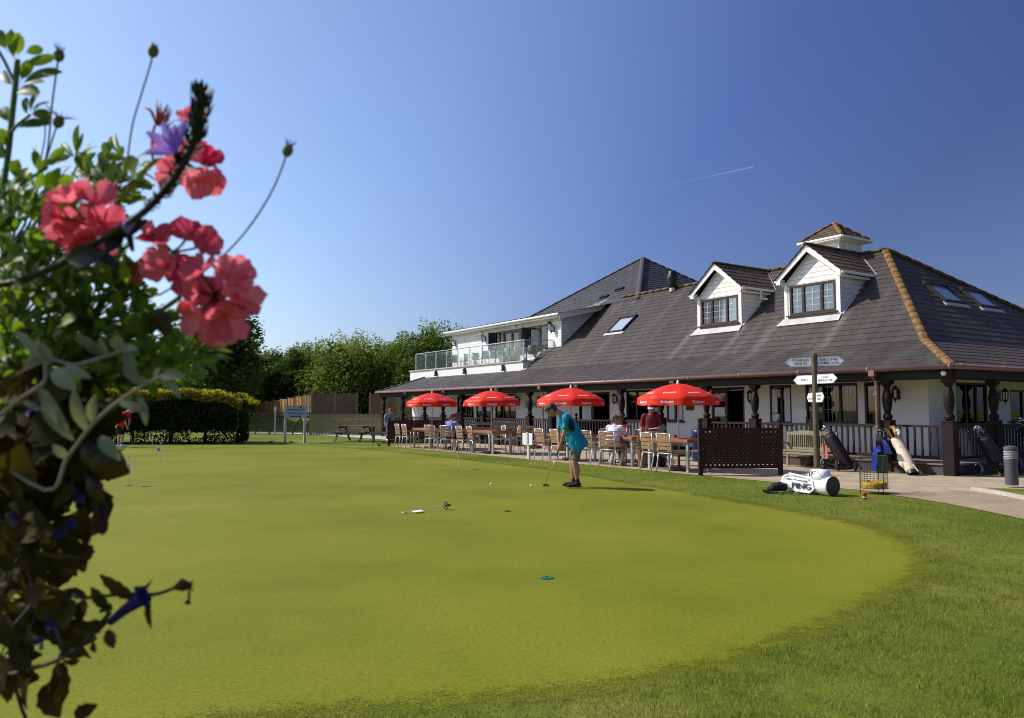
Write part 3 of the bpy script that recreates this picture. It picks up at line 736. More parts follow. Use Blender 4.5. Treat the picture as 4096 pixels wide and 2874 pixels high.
tx = MB(); text_on(tx, 'golf', Matrix.Translation((-19.02, 1.955, 1.78)) @ Matrix.Rotation(math.pi/2, 4, 'X'), .22, .33, bold=.006); tx.build('lettering', mat('orange_paint', (.45, .13, .03), .5), wsg)
mb = MB(); mb.ball((-19.02, 1.94, 2.0), (.12, .03, .12), 16, 8); mb.build('ball_emblem', PURPLE, wsg, smooth=True)
# lanterns
def lantern(parent, M, name='wall_lantern'):
    f = MB(M); f.lathe([(.01, .21), (.03, .20), (.09, .12), (.10, .10), (.085, .095)], (0, -.16, 0), 6); f.lathe([(.085, -.12), (.075, -.14), (.03, -.19), (.015, -.21), (.012, -.25)], (0, -.16, 0), 6)
    for i in range(6):
        a = 2*math.pi*(i+.5)/6; f.bar((math.cos(a)*.072, -.16+math.sin(a)*.072, -.12), (math.cos(a)*.088, -.16+math.sin(a)*.088, .1), .014, .014)
    f.span((-.045, -.02, -.16), (.045, 0, .08)); f.tube([(0, -.01, -.1), (0, -.08, -.17), (0, -.16, -.13)], .012, 6); f.tube([(0, -.01, .02), (0, -.05, .14), (0, -.16, .12)], .01, 6)
    o = f.build(name, BLACKM, parent)
    g = MB(M); g.lathe([(.066, -.115), (.08, .095)], (0, -.16, 0), 6, cap=False); g.build('lantern_glass', PANE, o); return o
for x, z in ((-2.45, 1.96), (-7.25, 1.95), (-13.8, 1.95), (-20.6, 1.98), (-26.75, 1.94)): lantern(club, Matrix.Translation((x, 2.0, z)))
lantern(club, ME @ Matrix.Translation((5.75, 0, 1.93)))
def flood(x, M=None):
    M = Matrix.Translation((x, .12, e0-.17)) @ Matrix.Rotation(R(-28), 4, 'X')
    f = MB(M); f.span((-.11, -.14, -.05), (.11, -.05, .07)); f.span((-.02, -.05, -.02), (.02, .0, .02)); f.span((-.12, -.155, .07), (.12, -.05, .085)); o = f.build('floodlight', STEEL, club)
    g = MB(M); g.span((-.09, -.148, -.035), (.09, -.141, .055)); g.build('lens', mat('floodlight_lens', (.75, .75, .68), .2), o)
for t in (28.6, 24.3, 19.45, 13.86, 8.85, 3.9): flood(-t)
mb = MB(); mb.ball((-.25, .08, 2.36), .06, 10, 8); mb.build('sensor', UPVC, club, smooth=True)
# long seats on the veranda
mb = MB(); mb.span((-22.3, -.12, .40), (-17.6, .10, .45))
for s in (22.2, 20.7, 19.2, 17.7): mb.span((-s-.04, -.1, 0), (-s+.04, .08, .40)); mb.span((-s-.04, .10, .1), (-s+.04, .15, .95))
for z in (.62, .84): mb.span((-22.3, .07, z), (-17.6, .10, z+.12))
mb.build('fixed_bench', RAILW, club)

# ---------------- dormers
def dormer(t0, t1, wt0, wt1, curt):
    b0 = 3.3; tm = (t0+t1)/2; ez_ = 5.72; pk = 6.70; roofz = lambda b: kz+(b-kb)*.8525
    d = MB()
    # front frame of boards around window + gable
    x0, x1, w0, w1 = -t1, -t0, -wt1, -wt0; z0 = 4.42; zt = 5.53
    for a, c, e, f in ((x0, w0, z0, zt), (w1, x1, z0, zt)): d.span((a, b0, e), (c, b0+.14, f))
    d.span((w0, b0, z0), (w1, b0+.14, 4.555)); 
    xm = -tm; hw = (x1-x0)/2
    d.prism([(x0, b0+.02, zt), (x1, b0+.02, zt), (x1, b0+.02, ez_-.08), (xm, b0+.02, pk-.10), (x0, b0+.02, ez_-.08)], (0, .12, 0))
    # cheeks
    zc = 5.66
    for x, s in ((x0, 1), (x1, -1)): 
        yb = kb + (zc-kz)/.8525
        d.prism([(x, b0+.14, 4.40), (x, b0+.14, zc), (x, yb, zc)], (s*.05, 0, 0))
    o = d.build('dormer', BOARD2, club)
    c = MB()   # white corner posts, barge boards, gutters
    for x in (x0-.012, x1-.108): c.span((x, b0-.02, 4.40), (x+.12, b0, 5.66))
    for s in (-1, 1):
        ex = xm + s*(hw+.17); ed = V((ex, b0-.22, ez_-.13)); pkp = V((xm, b0-.22, pk+.02)); dd = (pkp-ed)
        c.prism([ed, ed+V((0, 0, .19)), pkp+V((0, 0, .02)), pkp-V((0, 0, .20))], (0, .035, 0))
        c.prism([(ex, b0-.218, ez_-.13), (ex, b0-.218, ez_+.05), (ex-s*.16, b0-.218, ez_+.05), (ex-s*.16, b0-.218, ez_-.13)], (0, .25, 0))
        c.tube([(ex+s*.04, b0-.2, ez_-.01), (ex+s*.04, kb+(ez_-kz)/.8525-.05, ez_-.01)], .045, 8)
        c.span((min(ex, ex-s*.14), b0+.03, ez_-.14), (max(ex, ex-s*.14), kb+(ez_-.14-kz)/.8525, ez_-.08))
    c.build('bargeboard', UPVC, o)
    r = MB(); yb = 6.0
    for s in (-1, 1):
        ex = xm+s*(hw+.20); 
        def be(z): return kb+(z-kz)/.8525
        lo_f = V((ex, b0-.27, ez_+.02)); lo_b = V((ex, be(ez_)+.0, ez_+.02)); hi_f = V((xm, b0-.27, pk+.05)); hi_b = V((xm, be(pk)+.05, pk+.05))
        courses(r, lo_f if s < 0 else lo_b, lo_b if s < 0 else lo_f, hi_f if s < 0 else hi_b, hi_b if s < 0 else hi_f, 6, .02)
    r.build('dormer_roof', TILE4, o)
    rr = MB(); ridge(rr, (xm, b0-.28, pk+.05), (xm, 5.98, pk+.05), .09, .42); rr.build('ridge_tiles', RIDGEM, o, smooth=True)
    f = MB(); f.prism([(x0-.12, b0-.30, 4.25-.02), (x1+.12, b0-.30, 4.25-.02), (x1+.05, b0-.02, 4.47), (x0-.05, b0-.02, 4.47)], (0, .012, .02)); 
    f.prism([(x1+.005, b0+.0, 4.46), (x1+.12, b0-.05, 4.42), (x1+.10, b0+1.45, 5.66), (x1+.005, b0+1.45, 5.68)], (0, 0, .012))
    # stepped lead up the right verge
    f.prism([(x1+.22, 4.86, 5.80), (x1+.30, 4.80, 5.74), (xm+.08, 5.90, 6.70), (xm+.02, 5.95, 6.74)], (0, -.0, .03))
    f.build('flashing', LEAD, o)
    W_ = w1-w0
    window(w0, w1, 4.56, zt, b0-.02, (w0+W_*.30, w0+W_*.70), parent=club, fm=MAHOG, gm=PANE, curtain=(CURT, curt), bars=(2, 4), fw=.075)
    b_ = MB(); b_.span((x0+.06, b0+.35, 4.5), (x1-.06, b0+.37, 5.7)); b_.build('interior', mat('room_dark', (.12, .13, .14), .9), o)
    if t0 > 8:
        p = MB(); p.tube([(x1+.2, 4.1, ez_-.05), (x1+.2, 4.1, 5.40), (x1+.45, 4.1, 5.36)], .04, 8); p.build('downpipe', UPVC, o)
dormer(8.74, 10.75, 8.88, 10.60, [(-10.5, -9.45), (-9.25, -8.95)])
dormer(4.95, 6.95, 5.10, 6.77, [(-6.7, -5.15)])

# ---------------- cupola
cu = MB(); a0, a1, b0_, b1_ = -7.46, -6.22, 5.28, 6.52
cu.span((a0, b0_, 5.9), (a1, b1_, 7.24)); cup = cu.build('cupola', BOARD, club)
cu = MB(); X0, X1, Y0, Y1 = -7.64, -6.04, 5.10, 6.70
ap = (-6.84, 5.9, 7.98); cs = [(X0, Y0, 7.34), (X1, Y0, 7.34), (X1, Y1, 7.34), (X0, Y1, 7.34)]
for i in range(4): courses(cu, cs[i], cs[(i+1) % 4], ap, ap, 5, .02)
cu.build('cupola_roof', TILE4, cup)
cu = MB(); 
for p in cs: ridge(cu, p, ap, .085, .35)
cu.build('hip_tiles', RIDGE, cup, smooth=True)
cu = MB(); g4 = [(X0-.05, Y0-.05, 7.28), (X1+.05, Y0-.05, 7.28), (X1+.05, Y1+.05, 7.28), (X0-.05, Y1+.05, 7.28)]
for i in range(4): cu.tube([g4[i], g4[(i+1) % 4]], .05, 8)
cu.span((X0+.05, Y0+.05, 7.20), (X1-.05, Y1-.05, 7.31)); cu.tube([(X1-.02, Y0+.0, 7.27), (X1-.2, Y0+.14, 7.1), (X1-.16, Y0+.10, 6.8), (X1-.16, Y0+.1, 6.2)], .03, 8)
cu.build('gutter', UPVC, cup)
cu = MB(); cu.span((a1, 5.62, 6.5), (a1+.02, 6.2, 7.02)); 
for i in range(7): cu.span((a1+.02, 5.64, 6.52+i*.07), (a1+.045, 6.18, 6.56+i*.07))
cu.build('louvre', UPVC, cup)
cu = MB(); cu.prism([(-6.84+.26*math.cos(a), b0_-.015, 6.72+.26*math.sin(a)) for a in [math.pi*i/12 for i in range(13)]], (0, .01, 0)); cu.build('arched_window', DKFRAME, cup)

# ---------------- skylights
def skylight(M, w_, h_, name='skylight'):
    f = MB(M)
    f.span((-w_/2, 0, -.03), (-w_/2+.07, h_, .09)); f.span((w_/2-.07, 0, -.03), (w_/2, h_, .09)); f.span((-w_/2+.07, 0, -.03), (w_/2-.07, .07, .085)); f.span((-w_/2-.02, h_-.13, -.03), (w_/2+.02, h_+.02, .115))
    o = f.build(name, DKFRAME, club); g = MB(M); g.span((-w_/2+.06, .06, .045), (w_/2-.06, h_-.13, .052)); g.build('pane', SKYG, o)
    l = MB(M); l.span((-w_/2-.1, -.16, .0), (w_/2+.1, -.01, .034)); l.build('flashing', LEAD, o)
m, nt, b, out = nodes_of('skylight_glass'); b.inputs['Base Color'].default_value = (.42, .45, .50, 1); b.inputs['Roughness'].default_value = .12; b.inputs['Specular IOR Level'].default_value = .9; SKYG = m
b.inputs['Coat Weight'].default_value = .8
sl_ = math.atan(.8525); pf = lambda b_: kz+(b_-kb)*.8525
Mf = Matrix.Translation((-15.85, 3.70, pf(3.70)+.01)) @ Matrix.Rotation(sl_, 4, 'X'); skylight(Mf, 1.02, 1.12)
s2 = math.atan((rz_-kz)/(5.05-1.68))
for y in (6.37, 8.55):
    Me = Matrix.Translation((-3.10, y+.0, kz+(3.10-1.68)*math.tan(s2)+.01)) @ Matrix.Rotation(math.pi/2, 4, 'Z') @ Matrix.Rotation(s2, 4, 'X'); skylight(Me, 1.25, .95)
# ---------------- flue
f = MB(Matrix.Translation((-14.5, 5.80, 6.55))); f.lathe([(.14, 0), (.15, .18)], n=16); f.box((0, -.05, -.02), (.5, .42, .04), Matrix.Rotation(.65, 4, 'X')); fo = f.build('flue', STEEL, club, smooth=False)
f = MB(Matrix.Translation((-14.5, 5.80, 6.55))); f.lathe([(.15, .16), (.17, .32), (.25, .58), (.25, .62), (.17, .86), (.16, .90), (.15, .86)], n=20); f.build('cowl', BLACKM, fo, smooth=True)

# ---------------- upper wing
wz = lambda b_: kz+(b_-kb)*.8525
T0, T1, BW = 19.06, 29.3, 3.26
wh = [(20.08, 25.16, 4.42, 5.54)]; dh = (22.42, 23.95, 3.80, 5.54)
mb = MB()
wall(mb, T0, T1, 3.4, 5.74, [(20.08, 22.42, 4.42, 5.54), dh, (23.95, 25.16, 4.42, 5.54)], lambda m, x0, x1, z0, z1, th: m.span((-x1, BW, z0), (-x0, BW+th, z1)), .15)
mb.prism([(-T0, BW+.15, 4.2), (-T0, BW+.15, 5.78), (-T0, 6.3, 6.52), (-T0, 6.3, 6.9)], (-.12, 0, 0)); mb.span((-T1, BW+.15, 2.5), (-T1+.15, 14, 5.74))
wing = mb.build('wall', BOARD, club)
# lower flanks under the balcony deck
mb = MB(); mb.span((-32.08, 2.0, 2.30), (-20.3, 2.16, 3.74)); mb.span((-20.46, 2.16, 3.0), (-20.3, 3.1, 3.74)); mb.span((-32.08, 2.16, 2.30), (-31.9, 3.26, 3.74)); mb.span((-32.06, 3.26, .0), (-29.3, 3.4, 3.7))
mb.build('parapet', RENDERW, club)
mb = MB(); mb.span((-31.9, 2.16, 3.60), (-20.46, 3.26, 3.70)); mb.build('balcony_deck', PLATF, club)
mb = MB(); 
for i in range(16): a = 32.14-i*.7425; mb.span((-a, 1.94, 3.74), (-a+.735, 2.22, 3.80))
mb.span((-20.5, 2.22, 3.74), (-20.24, 3.1, 3.80)); mb.span((-32.14, 2.22, 3.74), (-31.88, 3.26, 3.8)); mb.build('coping', STONE, club)
mb = MB(); mb.prism([(-20.28, 2.0, 3.36), (-20.28, 3.2, 4.36), (-20.16, 3.2, 4.33), (-20.16, 2.0, 3.33)], (0, 0, .02)); mb.build('flashing', LEAD, club)
# balustrade
bal = MB(); rz1 = 4.74; pts = [31.5-(31.5-20.34)*i/9 for i in range(10)]
bal.tube([B(31.5, 2.08, rz1), B(20.34, 2.08, rz1)], .024, 8); bal.tube([B(20.34, 2.08, rz1), B(19.62, 3.22, rz1)], .024, 8); bal.tube([B(31.5, 2.08, rz1), B(31.5, 3.2, rz1)], .024, 8)
bal.tube([B(19.62, 3.22, rz1), B(19.62, 3.22, rz1-.3)], .022, 8)
for t in pts:
    bal.tube([B(t, 2.08, 3.8), B(t, 2.08, rz1)], .024, 8)
    for z in (3.98, 4.56): bal.box((-t, 2.08, z), (.11, .03, .045))
bl = bal.build('balustrade', STEEL, club)
for a, b in zip(pts[:-1], pts[1:]):
    g = MB(); g.poly([(-a+.05, 2.08, 3.84), (-b-.05, 2.08, 3.84), (-b-.05, 2.08, 4.68), (-a+.05, 2.08, 4.68)]); g.build('glass_panel', BALGL, bl)
g = MB(); g.poly([B(20.30, 2.12, 3.84), B(19.66, 3.18, 4.4), B(19.66, 3.18, 4.68), B(20.30, 2.12, 4.68)]); g.build('glass_panel', BALGL, bl)
for t in (28.75, 25.6, 21.9):
    f = MB(Matrix.Translation((-t, 2.0, 3.52))); f.lathe([(.03, .16), (.055, .12), (.045, -.02), (.085, -.12), (.07, -.15)], (0, -.10, 0), 10); f.span((-.04, -.03, -.12), (.04, 0, .15)); f.build('downlight', BLACKM, club)
# wing windows
window(-22.42, -20.08, 4.42, 5.54, BW, (-21.75, -20.75), fm=MAHOG, gm=PANE, curtain=(CURT, [(-22.3, -21.95), (-21.6, -20.85), (-20.6, -20.15)]), fw=.08)
window(-25.16, -23.95, 4.42, 5.54, BW, (-24.75, -24.35), fm=MAHOG, gm=PANE, curtain=(CURT, [(-24.7, -24.0)]), fw=.08)
d = MB(); 
for a, c in ((-23.95, -23.87), (-23.22, -23.14), (-22.5, -22.42)): d.span((a, BW+.01, 3.8), (c, BW+.10, 5.54))
d.span((-23.87, BW+.01, 5.45), (-22.5, BW+.1, 5.54))
for a, c in ((-23.87, -23.22), (-23.14, -22.5)): d.span((a, BW+.03, 3.8), (c, BW+.08, 4.0)); d.span((a, BW+.03, 5.36), (c, BW+.08, 5.45)); d.span((a, BW+.03, 4), (a+.07, BW+.08, 5.36)); d.span((c-.07, BW+.03, 4), (c, BW+.08, 5.36))
dd = d.build('balcony_door', MAHOG, club)
g = MB(); 
for a, c in ((-23.8, -23.29), (-23.07, -22.57)): g.span((a, BW+.05, 4.0), (c, BW+.057, 5.36))
g.build('pane', PANE, dd)
g = MB(); 
for a, c in ((-23.8, -23.3), (-23.05, -22.6)):
    n = 12
    for i in range(n): p = a+(c-a)*i/n; q = a+(c-a)*(i+1)/n; g.poly([(p, BW+.13+.012*(i % 2), 3.85), (q, BW+.13+.012*((i+1) % 2), 3.85), (q, BW+.13+.012*((i+1) % 2), 5.4), (p, BW+.13+.012*(i % 2), 5.4)])
g.build('curtain', CURT, dd)
for x in (-21.72, -24.78):   # casements standing open
    Mx = Matrix.Translation((x, BW-.01, 4.5)) @ Matrix.Rotation(R(-72), 4, 'Z'); f = MB(Mx)
    f.span((0, 0, 0), (.05, .04, .98)); f.span((.45, 0, 0), (.5, .04, .98)); f.span((.05, 0, 0), (.45, .04, .06)); f.span((.05, 0, .92), (.45, .04, .98)); o = f.build('open_casement', MAHOG, club)
    g = MB(Mx); g.span((.05, .015, .06), (.45, .022, .92)); g.build('pane', PANE, o)
for x in (-28.95, -25.7, -19.58): lantern(club, Matrix.Translation((x, BW, 5.28)))
mb = MB(); mb.span((-26.3, BW-.08, 5.48), (-26.0, BW, 5.66)); mb.build('alarm_box', UPVC, club)
mb = MB(); mb.span((-23.1, BW-.1, 5.60), (-22.7, BW, 5.68)); mb.build('bulkhead_light', UPVC, club)
mb = MB(); mb.span((-19.98, BW-.12, 5.50), (-19.8, BW, 5.62)); mb.build('sensor', BLACKM, club)
# wing eaves
mb = MB(); mb.span((-29.5, 2.90, 5.72), (-18.72, 2.94, 5.86)); mb.span((-29.5, 2.94, 5.70), (-18.72, BW+.0, 5.73)); mb.span((-29.5, 2.94, 5.72), (-29.46, 14, 5.86))
gutter(mb, (-29.55, 2.84, 5.84), (-18.70, 2.84, 5.84), .055); mb.prism([(-18.72, 2.90, 5.62), (-18.72, 2.90, 5.88), (-18.72, 6.3, 6.64), (-18.72, 6.3, 6.38)], (.03, 0, 0))
mb.tube([(-18.80, 2.84, 5.8), (-18.9, 2.95, 5.68), (-18.95, 3.2, 5.55), (-18.95, 3.2, 4.4)], .032, 8)
mb.build('fascia', UPVC, club)
mb = MB()
kz2 = 6.48
LFe, RFe = B(29.55, 2.86, 5.87), B(18.68, 2.86, 5.87)
courses(mb, LFe, RFe, B(25.1, 5.67, kz2), B(18.3, 5.67, kz2), 11, .02)
courses(mb, B(25.1, 5.67, kz2), B(16.5, 5.67, kz2), B(20.8, 10, 9.5), B(20.8, 10, 9.5), 20, .02)
courses(mb, B(16.5, 5.67, kz2), B(16.5, 14.3, kz2), B(20.8, 10, 9.5), B(20.8, 10, 9.5), 20, .02)
courses(mb, B(25.1, 14.3, kz2), B(25.1, 5.67, kz2), B(20.8, 10, 9.5), B(20.8, 10, 9.5), 20, .02)
courses(mb, B(29.55, 17, 5.87), LFe, B(25.1, 14.3, kz2), B(25.1, 5.67, kz2), 8, .02)
mb.poly([B(16.5, 14.3, kz2), B(25.1, 14.3, kz2), B(20.8, 10, 9.5)], uv=[(0, 0)]*3)
mb.build('wing_roof', TILE3, club)
mb = MB(); ridge(mb, B(25.1, 5.67, kz2), B(20.8, 10, 9.5), .10); ridge(mb, B(16.5, 5.67, kz2), B(20.8, 10, 9.5), .13); ridge(mb, B(16.5, 14.3, kz2), B(20.8, 10, 9.5), .10); ridge(mb, LFe, B(25.1, 5.67, kz2), .07)
mb.build('hip_tiles', RIDGEG, club, smooth=True)
sl3 = math.atan((9.5-kz2)/4.33)
for t, b_ in ((19.7, 6.35), (19.15, 6.85)):
    f = MB(Matrix.Translation((-t, b_, kz2+(b_-5.67)*math.tan(sl3))) @ Matrix.Rotation(sl3, 4, 'X')); f.span((-.28, 0, 0), (.28, .18, .10)); f.span((-.32, -.14, .022), (.32, 0, .03)); f.build('roof_vent', BLACKM, club)
# ------------------------------------------------------------------ patio furniture
ALU = mat('brushed_aluminium', (.52, .53, .55), .38, .08, 12, metal=.55, bumpy=.03)
TEAK = mat('teak_slat', (.28, .145, .058), .55, .25, 6, stretch=(1, 1, 5), bumpy=.1)
TEAKD = mat('teak_top', (.36, .15, .06), .5, .25, 5, bumpy=.1)
def make_chair():
    r = empty('patio_chair', (0, 0, 0))
    f = MB()
    f.tube([(-.25, -.27, .93), (.25, -.27, .93)], .016, 8)
    for s in (-1, 1): f.tube([(s*.25, -.27, .93), (s*.25, -.24, .72), (s*.25, -.215, .50), (s*.25, -.21, .44)], .016, 8)
    f.tube([(-.25, -.21, .44), (.25, -.21, .44)], .014, 6); f.tube([(-.25, .22, .44), (.25, .22, .44)], .014, 6)
    for s in (-1, 1): f.tube([(s*.25, -.21, .43), (s*.25, .24, .43)], .014, 6)
    f.build('frame', ALU, r, smooth=True)
    for s in (-1, 1):
        l = MB(); l.tube([(s*.25, -.21, .44), (s*.25, -.225, .30), (s*.25, -.27, .12), (s*.25, -.29, 0)], .015, 8); l.build('leg', ALU, r, smooth=True)
        l = MB(); l.tube([(s*.25, .24, .65), (s*.25, .245, .4), (s*.25, .25, 0)], .015, 8); l.build('leg', ALU, r, smooth=True)
        a = MB(); a.box((s*.25, .01, .665), (.05, .50, .022)); a.build('armrest', TEAK, r)
    b = MB()
    for i in range(4):
        z = .87-.10*i; y = -.262+.011*i
        n = 6
        for k in range(n):
            x0 = -.235+.47*k/n; x1 = -.235+.47*(k+1)/n; c0 = -.022*math.cos(math.pi*x0/.5); c1 = -.022*math.cos(math.pi*x1/.5)
            b._add([(x0, y+c0, z-.04), (x1, y+c1, z-.04), (x1, y+c1, z+.04), (x0, y+c0, z+.04), (x0, y+c0+.014, z-.04), (x1, y+c1+.014, z-.04), (x1, y+c1+.014, z+.04), (x0, y+c0+.014, z+.04)],
                   [(0, 1, 2, 3), (5, 4, 7, 6), (3, 2, 6, 7), (0, 4, 5, 1)])
    b.build('backrest', TEAK, r)
    t = MB()
    for i in range(6): t.box((0, -.17+.075*i, .455), (.47, .062, .018))
    t.build('seat', TEAK, r)
    return r
CHG = 'slatted patio chairs around the tables'
chair0 = make_chair(); used_c = [False]
def face(dx, dy): return math.atan2(-dx, dy)
FV = RZ; FU = TH; FNV = RZ+math.pi; FNU = TH+math.pi
def place(proto, flag, loc, rz, label, cat, group):
    o = proto if not flag[0] else copy_tree(proto)
    flag[0] = True; o.location = loc; o.rotation_euler = (0, 0, rz)
    return tag(o, label, cat, group)
def chair(t, b, rz, label): return place(chair0, used_c, W(t, b, .006), rz-.14+.05*math.sin(t*7), label, 'chair', CHG)
cb = -4.22
chair(19.65, -4.33, FV+.05, 'slatted patio chair furthest left, beside the far dark lattice screen')
chair(18.95, -4.36, FV+.02, 'slatted patio chair second from the left end, in front of the first table')
chair(17.05, -4.28, FV+.50, 'slatted patio chair in shade, just left of the man in the blue shirt')
chair(16.05, -4.15, FV+.66, 'slatted patio chair the man in the blue shirt sits on')
chair(14.78, -4.22, FV+.02, 'slatted patio chair just right of the man in the blue shirt')
chair(14.22, -4.12, FV, 'slatted patio chair at the left front of the second umbrella table')
chair(15.13, -2.68, FNV-.1, 'sunlit patio chair behind the second umbrella table, just right of its pole')
chair(13.88, -2.72, FNV, 'sunlit patio chair between the second umbrella table and the blank white sign')
chair(13.28, -2.75, FNV+.1, 'shaded patio chair right of the second umbrella table, slats in shadow')
chair(10.18, -4.02, FV, 'slatted patio chair just right of the blank white sign post')
chair(9.38, -4.02, FV, 'slatted patio chair directly left of the putting man in the turquoise shirt')
chair(7.95, -4.1, FV+.35, 'empty patio chair between the putting man and the striped shirt man')
chair(9.30, -2.72, FNV, 'sunlit patio chair behind the third table, behind the empty chair')
chair(6.98, -4.12, FV+.42, 'slatted patio chair the man in the striped white shirt sits on')
chair(7.95, -2.60, FNV-.1, 'patio chair the woman in sunglasses sits on')
chair(5.30, -4.16, FV, 'left one of two slatted chairs nearest the lattice screen by the signpost')
chair(4.72, -4.16, FV, 'right one of two slatted chairs nearest the lattice screen by the signpost')
chair(5.05, -2.7, FNV+.2, 'patio chair half hidden by the near end of the lattice screen')
chair(17.3, -2.72, FNV, 'patio chair the woman with short brown hair sits on')
def make_table(L, Dp):
    r = empty('patio_table', (0, 0, 0)); h = .77
    t = MB(); nb = 7
    for i in range(nb): t.box((0, -Dp/2+Dp/nb*(i+.5), h), (L-.08, Dp/nb-.008, .025))
    t.box((0, -Dp/2-.0, h-.02), (L, .035, .07)); t.box((0, Dp/2, h-.02), (L, .035, .07)); t.box((-L/2+.0, 0, h-.02), (.035, Dp-.036, .07)); t.box((L/2, 0, h-.02), (.035, Dp-.036, .07))
    t.build('tabletop', TEAKD, r)
    f = MB(); f.box((0, -Dp/2+.06, h-.085), (L-.18, .03, .05)); f.box((0, Dp/2-.06, h-.085), (L-.18, .03, .05)); f.build('frame', ALU, r)
    for x in (-1, 1):
        for y in (-1, 1): l = MB(); l.box((x*(L/2-.06), y*(Dp/2-.06), (h-.06)/2), (.062, .062, h-.06)); l.build('leg', ALU, r)
    return r
table0 = make_table(1.45, .82); used_t = [False]
TG = 'teak topped patio tables'
def table(t, b, label): return place(table0, used_t, W(t, b, .012), FV, label, 'table', TG)
table(18.32, -3.80, 'teak table under the leftmost red umbrella')
table(16.72, -3.60, 'teak table where the man in the blue shirt sits')
table(13.85, -3.72, 'teak table under the second red umbrella from the left')
table(9.45, -3.60, 'teak table under the third red umbrella, behind the putting man')
table(7.10, -3.55, 'teak table where the man in the striped shirt sits')
table(4.93, -3.72, 'teak table beside the near lattice screen under the largest red umbrella')
# umbrellas
REDC = mat('red_canopy', (.90, .036, .012), .55, .08, 2, bumpy=.15, trans=.18, spec=.25)
WHITEINK = mat('white_print', (.85, .82, .82), .6, .03, 3, bumpy=0)
POLEW = mat('pale_pole', (.62, .54, .50), .4, .05, 4, bumpy=0)
TERRA = mat('umbrella_base', (.20, .085, .045), .8, .2, 4)
def canopy_pt(a, s, drop=0, out=0):
    # s 0..1 from apex to rim; octagonal between ribs, drop below the rim for the valance
    seg = math.pi/4; q = (a % seg)/seg; oc = math.cos(seg/2)/math.cos((q-.5)*seg)
    sag = 1-.018*math.sin(math.pi*q)*s
    r = s*1.02*(oc*.75+.25)
    z = 2.17-.36*(s**1.7) - .012*math.sin(math.pi*q)*s
    if drop: z -= drop*(1-.10*abs(math.cos(math.pi*q))) ; r *= 1 + .02*math.sin(q*9+a*3)*drop/.18 + .015*drop/.18
    r += out
    return V((r*math.cos(a), r*math.sin(a), z + out*.8))
def make_umbrella():
    r = empty('patio_umbrella', (0, 0, 0))
    p = MB(); p.tube([(0, 0, .10), (0, 0, 2.16)], .019, 10); p.build('pole', POLEW, r, smooth=True)
    p = MB(); p.lathe([(.03, 2.15), (.038, 2.18), (.03, 2.22), (.018, 2.26), (.0, 2.265)], n=10, cap=False); p.build('finial', UPVC, r, smooth=True)
    p = MB(); p.box((0, 0, .035), (.50, .50, .05)); p.lathe([(.06, .06), (.05, .1), (.032, .12), (.032, .42)], n=12); p.build('base', TERRA, r)
    nA = 64; nS = 10; c = MB(); g = []
    for i in range(nS+1):
        s = max(.012, i/nS); g.append([canopy_pt(2*math.pi*j/nA, s) for j in range(nA)])
    for d in (.05, .10, .15, .19): g.append([canopy_pt(2*math.pi*j/nA, 1, d) for j in range(nA)])
    c.rings(g, cap=False); cn = c.build('canopy', REDC, r, smooth=True)
    k = MB()
    for i in range(8):
        a = i*math.pi/4; k.tube([canopy_pt(a, .05)+V((0, 0, -.01)), canopy_pt(a, .5)+V((0, 0, -.012)), canopy_pt(a, 1)+V((0, 0, -.012))], .006, 5)
        k.tube([(.02*math.cos(a), .02*math.sin(a), 1.75), canopy_pt(a, .5)+V((0, 0, -.02))], .005, 5)
    k.build('ribs', POLEW, r)
    vs, fs = text_mesh('Budweiser', 1, .25); x0 = min(v[0] for v in vs); x1 = max(v[0] for v in vs)
    tx = MB()
    for i in range(8):
        am = (i+.5)*math.pi/4
        for s0, wd, hh, dr in ((.80, .34, .060, 0), (1, .34, .068, .10)):
            for rep in range(2):
                P = []
                for v in vs:
                    x = (v[0]-(x0+x1)/2)/(x1-x0)*wd + (.003 if rep else -.003); y = v[1]*hh*1.15
                    if dr: q = canopy_pt(am+x/1.0, 1, max(.012, dr-y), 0); nv_ = V((math.cos(am), math.sin(am), 0))*.010
                    else: q = canopy_pt(am+x/s0, s0+y/1.0, 0, .007); nv_ = V((0, 0, 0))
                    P.append(q+nv_+V((0, 0, rep*.0003)))
                tx._add(P, fs)
            # swoosh underline
            for side in (0,):
                pts = [( -wd/2+wd*j/8, -hh*.75 + .012*math.sin(j*.8)) for j in range(9)]
                up = []
                for x, y in pts:
                    if dr: up.append(canopy_pt(am+x, 1, dr-y)+V((math.cos(am), math.sin(am), 0))*.010)
                    else: up.append(canopy_pt(am+x/s0, s0+y, 0, .007))
                for a_, b_ in zip(up[:-1], up[1:]): tx.poly([a_, b_, b_+V((0, 0, .006)), a_+V((0, 0, .006))])
    tx.build('lettering', WHITEINK, cn)
    return r
umb0 = make_umbrella(); used_u = [False]
for (t, b, rz, lab) in ((18.15, -3.80, .30, 'leftmost and furthest red umbrella, above the shirted couple and left chairs'),
                        (13.85, -3.72, .45, 'red umbrella second from the left, over the table beside the blank white sign'),
                        (9.48, -3.60, .02, 'third red umbrella, directly above and behind the putting man'),
                        (4.93, -3.70, -.08, 'rightmost and largest red umbrella, over the man in the maroon shirt')):
    place(umb0, used_u, W(t, b, .012), rz, lab, 'umbrella', 'red beer umbrellas on the patio')

